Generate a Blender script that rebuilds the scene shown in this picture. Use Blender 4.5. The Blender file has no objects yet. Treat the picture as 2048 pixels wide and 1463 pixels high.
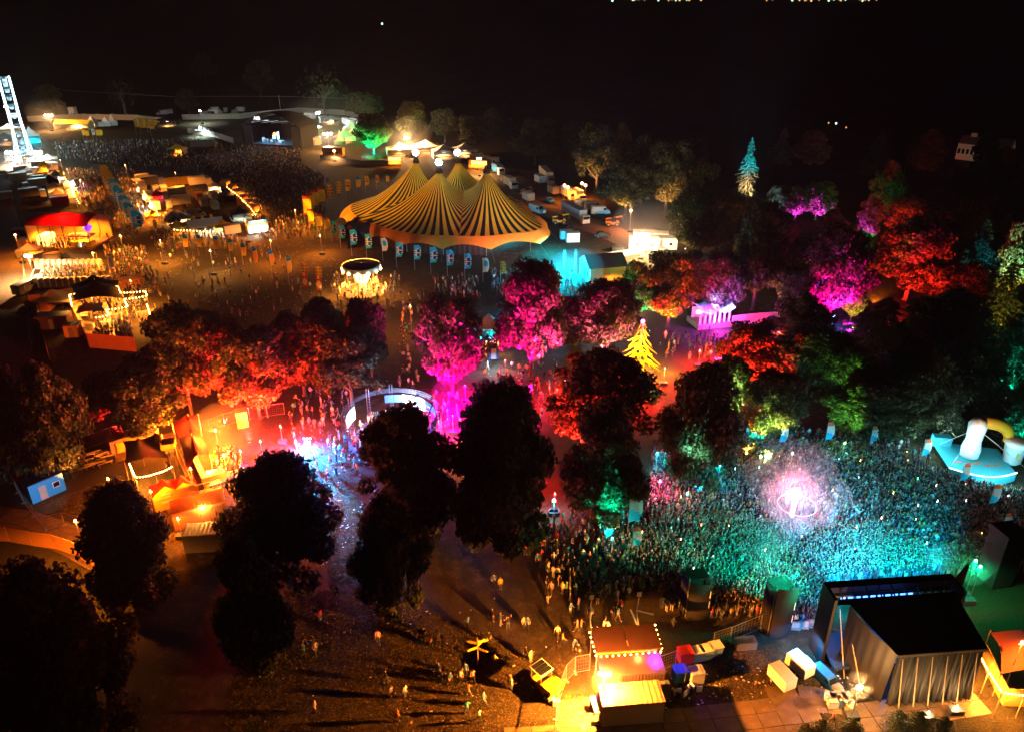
import bpy, bmesh, math, random
import numpy as np
from mathutils import Vector, Matrix
random.seed(7)
RNG = np.random.default_rng(11)
S = bpy.context.scene
COL = S.collection
R = math.radians
PI = math.pi
# ------------------------------------------------------------------ camera
FPX, W, H = 1550.0, 2048.0, 1463.0          # focal length in photo pixels
CAMZ, PITCH = 60.0, R(26.1)
cd = bpy.data.cameras.new('camera'); cam = bpy.data.objects.new('camera', cd); COL.objects.link(cam)
cd.sensor_width = 36.0; cd.lens = FPX / W * 36.0; cd.clip_end = 12000.0; cd.clip_start = 0.5
cam.location = (0, 0, CAMZ); cam.rotation_euler = (PI / 2 - PITCH, 0, 0)
S.camera = cam
# ------------------------------------------------------------------ night sky
wd = bpy.data.worlds.new('World'); S.world = wd; wd.use_nodes = True
nt = wd.node_tree; bg = nt.nodes['Background']
sk = nt.nodes.new('ShaderNodeTexSky'); sk.sky_type = 'NISHITA'; sk.sun_disc = False
sk.sun_elevation = R(3); sk.sun_rotation = R(250)
nt.links.new(sk.outputs[0], bg.inputs[0]); bg.inputs[1].default_value = 0.00012
S.view_settings.view_transform = 'Standard'; S.view_settings.look = 'None'
S.view_settings.exposure = 0.0; S.view_settings.gamma = 1.0
cy = S.cycles
cy.use_denoising = True
try: cy.denoiser = 'OPENIMAGEDENOISE'
except Exception: pass
cy.use_light_tree = True; cy.use_adaptive_sampling = False
cy.max_bounces = 4; cy.diffuse_bounces = 2; cy.glossy_bounces = 2; cy.transmission_bounces = 2
cy.volume_bounces = 0; cy.transparent_max_bounces = 12
cy.sample_clamp_indirect = 2.0; cy.sample_clamp_direct = 0.0
cy.caustics_reflective = False; cy.caustics_refractive = False; cy.blur_glossy = 1.0

# ------------------------------------------------------------------ pixels to places
SP, CP = math.sin(PITCH), math.cos(PITCH)
def G(x, y, z=0.0):
    """the point at height z that lies in the direction of a photo pixel"""
    u = (x - W / 2) / FPX; v = (H / 2 - y) / FPX
    d = Vector((u, CP + v * SP, -SP + v * CP))
    t = (z - CAMZ) / d.z
    return Vector((d.x * t, d.y * t, z))
def tall(p, yt):
    """height above ground at which a vertical at p reaches pixel row yt"""
    v = (H / 2 - yt) / FPX
    return CAMZ + p.y * (v * CP - SP) / (CP + v * SP)
def mpp(p):
    """metres per photo pixel at a place"""
    return (p.y * CP + (CAMZ - p.z) * SP) / FPX
def proj(p):
    zc = p[1] * CP - (p[2] - CAMZ) * SP
    return (W / 2 + FPX * p[0] / zc, H / 2 - FPX * (p[1] * SP + (p[2] - CAMZ) * CP) / zc)
def ang(x0, y0, x1, y1):
    a, b = G(x0, y0), G(x1, y1); return math.atan2(b.y - a.y, b.x - a.x)

# ------------------------------------------------------------------ materials
MATS = {}
def mat(name, col, rough=0.7, emit=0.0, ecol=None, metal=0.0, noise=0.0, nscale=3.0, bump=0.0, alpha=1.0, spec=0.3, sample=True):
    if name in MATS: return MATS[name]
    m = bpy.data.materials.new(name); m.use_nodes = True; t = m.node_tree
    b = t.nodes['Principled BSDF']; MATS[name] = m
    c = (*col, 1.0)
    b.inputs['Base Color'].default_value = c; b.inputs['Roughness'].default_value = rough
    b.inputs['Metallic'].default_value = metal; b.inputs['Specular IOR Level'].default_value = spec
    if emit:
        b.inputs['Emission Color'].default_value = (*(ecol or col), 1.0); b.inputs['Emission Strength'].default_value = emit
        if not sample: m.cycles.emission_sampling = 'NONE'
    if alpha < 1.0: b.inputs['Alpha'].default_value = alpha
    if noise or bump:
        tc = t.nodes.new('ShaderNodeTexCoord'); n = t.nodes.new('ShaderNodeTexNoise')
        n.inputs['Scale'].default_value = nscale; n.inputs['Detail'].default_value = 6.0; n.inputs['Roughness'].default_value = 0.65
        t.links.new(tc.outputs['Object'], n.inputs['Vector'])
        if noise:
            mr = t.nodes.new('ShaderNodeMapRange'); mr.inputs[1].default_value = 0.3; mr.inputs[2].default_value = 0.7
            mr.inputs[3].default_value = 1 - noise; mr.inputs[4].default_value = 1 + noise * 0.6
            mx = t.nodes.new('ShaderNodeMix'); mx.data_type = 'RGBA'; mx.blend_type = 'MULTIPLY'; mx.inputs[0].default_value = 1.0
            mx.inputs[6].default_value = c
            t.links.new(n.outputs[0], mr.inputs[0]); t.links.new(mr.outputs[0], mx.inputs[7]); t.links.new(mx.outputs[2], b.inputs['Base Color'])
        if bump:
            bp = t.nodes.new('ShaderNodeBump'); bp.inputs['Strength'].default_value = bump; bp.inputs['Distance'].default_value = 0.1
            t.links.new(n.outputs[0], bp.inputs['Height']); t.links.new(bp.outputs[0], b.inputs['Normal'])
    return m
def glow(name, col, strength, sample=False):
    return mat(name, (0.6, 0.6, 0.6), 0.4, emit=strength, ecol=col, sample=sample)

# ------------------------------------------------------------------ mesh builder
class MB:
    def __init__(s): s.v = []; s.f = []; s.m = []
    def face(s, pts, mi=0):
        n = len(s.v); s.v += [tuple(p) for p in pts]; s.f.append(tuple(range(n, n + len(pts)))); s.m.append(mi); return s
    def grid(s, rows, mi=0, closed=False):
        n = len(s.v); a, b = len(rows), len(rows[0])
        for r in rows: s.v += [tuple(p) for p in r]
        for i in range(a - 1):
            for j in range(b if closed else b - 1):
                k = (j + 1) % b
                s.f.append((n + i * b + j, n + i * b + k, n + (i + 1) * b + k, n + (i + 1) * b + j))
                s.m.append(mi(i, j) if callable(mi) else mi)
        return s
    def box(s, c, d, mi=0, rz=0.0, taper=1.0):
        """box centred at c, size d; top scaled by taper"""
        x, y, z = d[0] / 2, d[1] / 2, d[2] / 2; n = len(s.v); ca, sa = math.cos(rz), math.sin(rz)
        for sz in (-1, 1):
            k = taper if sz > 0 else 1.0
            for sx, sy in ((-1, -1), (1, -1), (1, 1), (-1, 1)):
                px, py = sx * x * k, sy * y * k
                s.v.append((c[0] + px * ca - py * sa, c[1] + px * sa + py * ca, c[2] + sz * z))
        for q in ((3, 2, 1, 0), (4, 5, 6, 7), (0, 1, 5, 4), (1, 2, 6, 5), (2, 3, 7, 6), (3, 0, 4, 7)):
            s.f.append(tuple(n + i for i in q)); s.m.append(mi)
        return s
    def tube(s, a, b, r, mi=0, n=6, r2=None, cap=True):
        a, b = Vector(a), Vector(b); d = b - a
        if d.length < 1e-6: return s
        d.normalize(); u = d.orthogonal().normalized(); w = d.cross(u); k = len(s.v); r2 = r if r2 is None else r2
        for p, q in ((a, r), (b, r2)):
            for i in range(n):
                t = 2 * PI * i / n; s.v.append(tuple(p + u * (q * math.cos(t)) + w * (q * math.sin(t))))
        for i in range(n):
            j = (i + 1) % n; s.f.append((k + i, k + j, k + n + j, k + n + i)); s.m.append(mi)
        if cap:
            s.f.append(tuple(k + i for i in reversed(range(n)))); s.m.append(mi)
            s.f.append(tuple(k + n + i for i in range(n))); s.m.append(mi)
        return s
    def path(s, pts, r, mi=0, n=5):
        for a, b in zip(pts, pts[1:]): s.tube(a, b, r, mi, n)
        return s
    def ball(s, c, r, mi=0, n=8, sz=1.0):
        rows = []
        for i in range(n // 2 + 1):
            t = PI * i / (n // 2); rr = max(1e-3, math.sin(t))
            rows.append([(c[0] + r * rr * math.cos(2 * PI * j / n), c[1] + r * rr * math.sin(2 * PI * j / n), c[2] - r * sz * math.cos(t)) for j in range(n)])
        return s.grid(rows, mi, True)
    def lathe(s, prof, n=12, mi=0, c=(0, 0, 0)):
        return s.grid([[(c[0] + r * math.cos(2 * PI * j / n), c[1] + r * math.sin(2 * PI * j / n), c[2] + z) for j in range(n)] for r, z in prof], mi, True)
    def mesh(s, name, mats, smooth=False):
        me = bpy.data.meshes.new(name); me.from_pydata(s.v, [], s.f)
        for m in (mats if isinstance(mats, (list, tuple)) else [mats]): me.materials.append(m)
        if any(s.m): me.polygons.foreach_set('material_index', s.m)
        if smooth: me.polygons.foreach_set('use_smooth', [True] * len(s.f))
        me.update(); return me
    def build(s, name, mats, parent=None, smooth=False, loc=None):
        return link(name, s.mesh(name, mats, smooth), parent, loc)
def link(name, me, parent=None, loc=None, rot=None):
    o = bpy.data.objects.new(name, me); COL.objects.link(o)
    if parent is not None: o.parent = parent
    if loc is not None: o.location = loc
    if rot is not None: o.rotation_euler = rot
    return o
def tag(o, label, cat, group=None, kind=None):
    if label: o['label'] = label
    if cat: o['category'] = cat
    if group: o['group'] = group
    if kind: o['kind'] = kind
    return o
def thing(name, label, cat, loc=(0, 0, 0), rz=0.0, group=None, scale=None):
    o = bpy.data.objects.new(name, None); COL.objects.link(o); o.location = loc; o.rotation_euler = (0, 0, rz)
    o.empty_display_size = 0.2
    if scale: o.scale = scale if isinstance(scale, (tuple, list)) else (scale,) * 3
    return tag(o, label, cat, group)
def copy_tree(o, parent=None):
    c = o.copy(); COL.objects.link(c)
    if parent is not None: c.parent = parent
    for ch in o.children: copy_tree(ch, c)
    return c
def put(proto, used, loc, rz=0.0, label=None, group=None, scale=None):
    """the prototype itself the first time, then a copy with copies of its parts"""
    o = proto
    if used.get(proto.name): o = copy_tree(proto)
    else: used[proto.name] = True
    o.location = loc; o.rotation_euler = (0, 0, rz)
    if scale: o.scale = scale if isinstance(scale, (tuple, list)) else (scale,) * 3
    if label: o['label'] = label
    if group: o['group'] = group
    return o
USED = {}
def structure(o): o['kind'] = 'structure'; return o

# ------------------------------------------------------------------ lamps
WARM, SODIUM, FEST = (1, .50, .18), (1, .26, .02), (1, .33, .04)
RED, MAGENTA, CYAN, BLUE = (1, .015, .01), (1, .0, .30), (.0, .62, 1), (.02, .13, 1)
GREEN, TEAL, PURPLE, VIOLET, MINT, YELLOW, PINK, AMBER, WHITE = (.0, 1, .2), (.0, .9, .65), (.35, .02, 1), (.75, .03, 1), (.4, 1, .6), (1, .65, .05), (1, .1, .3), (1, .22, .012), (1, .86, .68)
def lamp(loc, col, kw, size=0.15, parent=None, cone=150.0, blend=.45):
    """shaded lamp: throws its light downwards in a wide cone; cone=360 shines all round"""
    if cone >= 360:
        l = bpy.data.lights.new('lamp', 'POINT'); l.shadow_soft_size = size
    else:
        l = bpy.data.lights.new('lamp', 'SPOT'); l.spot_size = R(cone); l.spot_blend = blend if cone < 170 else .12; l.shadow_soft_size = size
    l.color = col; l.energy = kw * 1000.0
    o = bpy.data.objects.new('lamp_light', l); COL.objects.link(o); o.location = loc
    return o
def spot(loc, target, col, kw, deg=60.0, blend=0.6, size=0.2, parent=None):
    l = bpy.data.lights.new('spot', 'SPOT'); l.color = col; l.energy = kw * 1000.0; l.spot_size = R(deg); l.spot_blend = blend; l.shadow_soft_size = size
    o = bpy.data.objects.new('spot_light', l); COL.objects.link(o); o.location = loc
    o.rotation_euler = (Vector(target) - Vector(loc)).to_track_quat('-Z', 'Y').to_euler()
    return o
ORD = ['first', 'second', 'third', 'fourth', 'fifth', 'sixth', 'seventh', 'eighth', 'ninth', 'tenth', 'eleventh', 'twelfth', 'thirteenth', 'fourteenth', 'fifteenth', 'sixteenth', 'seventeenth', 'eighteenth', 'nineteenth', 'twentieth']
def ordinal(i): return ORD[i] if i < len(ORD) else '%dth' % (i + 1)
# ================================================================== ground, roads, water of air
def ground_mat():
    m = bpy.data.materials.new('trodden grass'); m.use_nodes = True; t = m.node_tree; b = t.nodes['Principled BSDF']
    tc = t.nodes.new('ShaderNodeTexCoord')
    def noise(sc, det=6, rough=.6, vec=None):
        n = t.nodes.new('ShaderNodeTexNoise'); n.inputs['Scale'].default_value = sc; n.inputs['Detail'].default_value = det; n.inputs['Roughness'].default_value = rough
        t.links.new(vec or tc.outputs['Object'], n.inputs['Vector']); return n
    def ramp(src, a, b_, c0, c1):
        r = t.nodes.new('ShaderNodeValToRGB'); r.color_ramp.elements[0].position = a; r.color_ramp.elements[1].position = b_
        r.color_ramp.elements[0].color = (*c0, 1); r.color_ramp.elements[1].color = (*c1, 1); t.links.new(src, r.inputs[0]); return r
    big = noise(.05, 4); mid = noise(.7, 6, .7); fine = noise(6.0, 8, .75)
    grass = ramp(fine.outputs[0], .35, .7, (.014, .012, .006), (.078, .062, .032))
    dirt = ramp(mid.outputs[0], .35, .7, (.035, .024, .014), (.13, .088, .052))
    ms = ramp(big.outputs[0], .42, .62, (0, 0, 0), (1, 1, 1)); m2 = ramp(mid.outputs[0], .45, .62, (0, 0, 0), (1, 1, 1))
    fac = t.nodes.new('ShaderNodeMath'); fac.operation = 'MULTIPLY'; t.links.new(ms.outputs[0], fac.inputs[0]); t.links.new(m2.outputs[0], fac.inputs[1])
    mx = t.nodes.new('ShaderNodeMix'); mx.data_type = 'RGBA'
    t.links.new(fac.outputs[0], mx.inputs[0]); t.links.new(grass.outputs[0], mx.inputs[6]); t.links.new(dirt.outputs[0], mx.inputs[7])
    t.links.new(mx.outputs[2], b.inputs['Base Color']); b.inputs['Roughness'].default_value = .9; b.inputs['Specular IOR Level'].default_value = .1
    ad = t.nodes.new('ShaderNodeMath'); ad.operation = 'ADD'; f2 = noise(2.2, 8, .8); t.links.new(f2.outputs[0], ad.inputs[0]); t.links.new(fine.outputs[0], ad.inputs[1])
    bp = t.nodes.new('ShaderNodeBump'); bp.inputs['Strength'].default_value = 1.0; bp.inputs['Distance'].default_value = .30
    t.links.new(ad.outputs[0], bp.inputs['Height']); t.links.new(bp.outputs[0], b.inputs['Normal'])
    return m
GM = ground_mat()
xs = [-9000, -2000, -700, -350] + list(range(-250, 251, 25)) + [350, 700, 2000, 9000]
ys = [-3000, -500, 0] + list(range(30, 461, 25)) + [600, 900, 1600, 3000, 9500]
g = MB().grid([[(x, y, 0.0) for x in xs] for y in ys])
structure(g.build('ground', GM))
def strip(name, pts, w, m, z=.006, label=None):
    rows = []
    P = [G(*p) for p in pts]
    for i, p in enumerate(P):
        a, b = P[max(0, i - 1)], P[min(len(P) - 1, i + 1)]
        d = (b - a).normalized(); n = Vector((-d.y, d.x, 0)); ww = w[i] if isinstance(w, (list, tuple)) else w
        rows.append([(p + n * ww / 2).to_tuple()[:2] + (z,), (p - n * ww / 2).to_tuple()[:2] + (z,)])
    o = MB().grid(rows).build(name, m); structure(o); return o
def patch(name, pts, m, z=.006):
    return structure(MB().face([G(*p).to_tuple()[:2] + (z,) for p in pts]).build(name, m))
TARMAC = mat('old tarmac', (.055, .05, .046), .85, noise=.4, nscale=.8, bump=.3)
GRAVEL = mat('gravel track', (.13, .10, .075), .95, noise=.5, nscale=1.5, bump=.8)
PLY = mat('ply boards', (.13, .085, .05), .6, noise=.35, nscale=.9, bump=.15)
METALTRACK = mat('metal trackway', (.20, .17, .14), .45, metal=.3, noise=.3, nscale=1.2)
HAZEMAT = None
# ================================================================== trees
def leaf_mat(name, c0, c1):
    m = bpy.data.materials.new(name); m.use_nodes = True; t = m.node_tree; t.nodes.remove(t.nodes['Principled BSDF'])
    out = t.nodes['Material Output']; ge = t.nodes.new('ShaderNodeNewGeometry'); oi = t.nodes.new('ShaderNodeObjectInfo')
    mx = t.nodes.new('ShaderNodeMix'); mx.data_type = 'RGBA'; mx.inputs[6].default_value = (*c0, 1); mx.inputs[7].default_value = (*c1, 1)
    t.links.new(ge.outputs['Random Per Island'], mx.inputs[0])
    hs = t.nodes.new('ShaderNodeHueSaturation'); mr = t.nodes.new('ShaderNodeMapRange'); mr.inputs[3].default_value = .75; mr.inputs[4].default_value = 1.25
    t.links.new(oi.outputs['Random'], mr.inputs[0]); t.links.new(mr.outputs[0], hs.inputs['Value']); t.links.new(mx.outputs[2], hs.inputs['Color'])
    d = t.nodes.new('ShaderNodeBsdfDiffuse'); tr = t.nodes.new('ShaderNodeBsdfTranslucent'); ms = t.nodes.new('ShaderNodeMixShader'); ms.inputs[0].default_value = .28
    t.links.new(hs.outputs[0], d.inputs[0]); t.links.new(hs.outputs[0], tr.inputs[0]); t.links.new(d.outputs[0], ms.inputs[1]); t.links.new(tr.outputs[0], ms.inputs[2])
    gl = t.nodes.new('ShaderNodeBsdfGlossy'); gl.inputs['Roughness'].default_value = .45; gl.inputs[0].default_value = (.5, .5, .5, 1); m2 = t.nodes.new('ShaderNodeMixShader'); m2.inputs[0].default_value = .015
    t.links.new(ms.outputs[0], m2.inputs[1]); t.links.new(gl.outputs[0], m2.inputs[2]); t.links.new(m2.outputs[0], out.inputs[0])
    return m
LEAF = leaf_mat('oak leaves', (.022, .028, .010), (.085, .085, .036))
NEEDLE = leaf_mat('needles', (.025, .036, .02), (.085, .11, .065))
BARK = mat('bark', (.11, .085, .06), .95, noise=.5, nscale=4, bump=.6)
def cards(P, N, size, rng):
    """leaf quads at points P facing roughly N"""
    n = len(P); t = rng.normal(size=(n, 3)); nn = N + rng.normal(scale=.75, size=(n, 3)); nn /= np.linalg.norm(nn, axis=1)[:, None]
    u = np.cross(nn, t); u /= np.linalg.norm(u, axis=1)[:, None]; w = np.cross(nn, u)
    s = (size * rng.uniform(.6, 1.4, n))[:, None]
    # a leaf clump: pointed quad, slightly folded
    V = np.stack([P - u * s, P - w * s * .62 + nn * s * .15, P + u * s, P + w * s * .62 + nn * s * .15], 1).reshape(-1, 3)
    return V
def card_mesh(name, V, m):
    n = len(V) // 4; me = bpy.data.meshes.new(name); me.vertices.add(len(V)); me.vertices.foreach_set('co', V.astype(np.float32).ravel())
    me.loops.add(4 * n); me.loops.foreach_set('vertex_index', np.arange(4 * n)); me.polygons.add(n)
    me.polygons.foreach_set('loop_start', np.arange(n) * 4); me.polygons.foreach_set('loop_total', np.full(n, 4)); me.materials.append(m); me.update(calc_edges=True); return me
def crown_proto(k, nleaf=15000, size=.0215, low=False):
    """unit tree: height 1, crown radius .5, leaves on the skins of many lobes"""
    rng = np.random.default_rng(100 + k); L = []
    for i in range(66):
        z = rng.uniform(.09 if low else .24, .93); zc = (.30 if low else .42) + .04 * (k % 3); r0 = .40 * (max(.02, 1 - ((z - zc) / .62) ** 2) ** (.7 + .2 * (k % 2)) if z > zc else max(.05, 1 - ((zc - z) / (.3 if low else .22)) ** 2) ** .5); r0 *= rng.uniform(.72, 1.14)
        a = rng.uniform(0, 2 * PI); rr = r0 * rng.uniform(.55, 1.0); L.append((rr * math.cos(a), rr * math.sin(a), z, rng.uniform(.05, .15)))
    L.append((0, 0, .88, .11)); L.append((0, 0, .6, .2)); L.append((0.05, 0, .4, .18)); L = np.array(L)
    pr = L[:, 3] ** 2; idx = rng.choice(len(L), nleaf, p=pr / pr.sum()); d = rng.normal(size=(nleaf, 3)); d /= np.linalg.norm(d, axis=1)[:, None]
    rad = L[idx, 3][:, None] * rng.uniform(.55, 1.08, (nleaf, 1)); P = L[idx, :3] + d * rad * np.array([1.05, 1.05, .8])
    return card_mesh('crown', cards(P, d + np.array([0, 0, .25]), size, rng), LEAF)
def trunk_proto(k, h=.55):
    rng = random.Random(300 + k); b = MB(); b.tube((0, 0, -.02), (0, 0, .16), .026, n=8, r2=.02); b.tube((0, 0, .16), (.01, .0, h), .02, n=7, r2=.009)
    b.tube((0, 0, 0), (0, 0, .02), .04, n=8, r2=.027)
    for i in range(9):
        a = rng.uniform(0, 2 * PI); z = rng.uniform(.14, h); l = rng.uniform(.2, .36); m = Vector((math.cos(a) * l * .5, math.sin(a) * l * .5, z + l * .35))
        b.tube((0, 0, z), m, .011, n=5, r2=.007); b.tube(m, (math.cos(a) * l, math.sin(a) * l, z + l * .75), .007, n=5, r2=.003)
    return b.mesh('trunk', BARK)
CROWNS = [crown_proto(i) for i in range(6)]; LOWCROWNS = [crown_proto(20 + i, 19000, .0205, True) for i in range(5)]; TRUNKS = [trunk_proto(i) for i in range(3)]
def conifer_proto(k, nleaf=9000):
    rng = np.random.default_rng(500 + k); Z = rng.uniform(0, 1, nleaf) ** .75; lay = np.round(Z * 17) / 17; a0 = rng.integers(0, 7, nleaf) * 2 * PI / 7 + lay * 37
    a = a0 + rng.normal(scale=.10, size=nleaf); t = rng.uniform(.08, 1, nleaf) ** .7; rmax = .47 * (1 - lay) ** .85 + .02; rmax = rmax * (1 + .42 * np.sin(a0 * 5 + lay * 50))
    P = np.stack([np.cos(a) * t * rmax, np.sin(a) * t * rmax, .1 + .9 * lay - t * .075 * (1.3 - lay) + rng.normal(scale=.004, size=nleaf)], 1)
    N = np.stack([np.cos(a) * .4, np.sin(a) * .4, np.ones(nleaf)], 1)
    return card_mesh('crown', cards(P, N, .016, rng), NEEDLE)
CONIFERS = [conifer_proto(i) for i in range(3)]
CTRUNK = MB().tube((0, 0, -.01), (0, 0, .97), .016, n=7, r2=.002).mesh('trunk', BARK)
def bare_proto(k):
    rng = random.Random(700 + k); b = MB()
    def br(p, d, l, r, lev):
        q = p + d * l; b.tube(p, q, r, n=5, r2=r * .62, cap=False)
        if lev == 0: return
        for i in range(3 if lev > 1 else 4):
            nd = (d + Vector((rng.uniform(-1, 1), rng.uniform(-1, 1), rng.uniform(-.25, .6))) * .85).normalized(); br(p + d * l * rng.uniform(.6, 1), nd, l * rng.uniform(.55, .8), r * .55, lev - 1)
    br(Vector((0, 0, 0)), Vector((0, 0, 1)), .3, .028, 5); return b.mesh('trunk', BARK)
BARES = [bare_proto(i) for i in range(2)]
NT = [0]
def tree(xb, yb, yt, wpx, label, kind='leafy', group=None, base=None, h=None, w=None, name=None, low=False):
    """tree with its foot at pixel (xb,yb), top at row yt and a crown wpx pixels wide"""
    p = base or G(xb, yb); i = NT[0]; NT[0] += 1
    h = h or tall(p, yt); w = w or wpx * mpp(p) * (1.2 if low else 1.14)
    o = thing(name or {'leafy': 'leafy_tree', 'conifer': 'conifer_tree', 'bare': 'bare_tree'}[kind], label, 'tree', p, i * 2.4, group)
    s = (w, w, h)
    if kind == 'leafy': parts = [('crown', LOWCROWNS[i % 5] if low else CROWNS[i % 6]), ('trunk', TRUNKS[i % 3])]
    elif kind == 'conifer': parts = [('crown', CONIFERS[i % 3]), ('trunk', CTRUNK)]
    else: parts = [('trunk', BARES[i % 2])]; s = (w, w, h)
    for n, me in parts:
        c = link(n, me, o); c.scale = s
    if kind == 'bare':
        rng = np.random.default_rng(i); d = rng.normal(size=(500, 3)); d /= np.linalg.norm(d, axis=1)[:, None]
        P = d * rng.uniform(.25, .5, (500, 1)) + np.array([0, 0, .62]); c = link('crown', card_mesh('crown', cards(P, d, .02, rng), LEAF), o); c.scale = s
    o['h'] = h; o['w'] = w
    return o
def uplight(xb, yb, tgt, col, kw, deg=55, label=None):
    """a small floor spotlight at a pixel, aimed at a 3-D point"""
    p = G(xb, yb); i = len([1 for o in USED_UP]); USED_UP.append(1)
    o = put(UPL, USED, p, math.atan2(tgt[1] - p.y, tgt[0] - p.x), label)
    spot(p + Vector((0, 0, .45)), tgt, col, kw, deg, .8, .25)
    return o
USED_UP = []
BLACKM = mat('black metal', (.02, .02, .02), .5, spec=.4)
UPL = thing('floor_spotlight', 'small black floor spotlight', 'spotlight', (0, 0, 0), 0, 'coloured spotlights lighting the trees')
MB().box((0, 0, .03), (.4, .35, .06)).build('base_plate', BLACKM, UPL)
MB().tube((-.12, 0, .22), (.14, 0, .36), .14, n=10).build('lamp_body', BLACKM, UPL)
MB().tube((.14, 0, .36), (.16, 0, .371), .12, n=10).build('lens', glow('spot lens', (1, .9, .8), 6), UPL)
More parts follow.
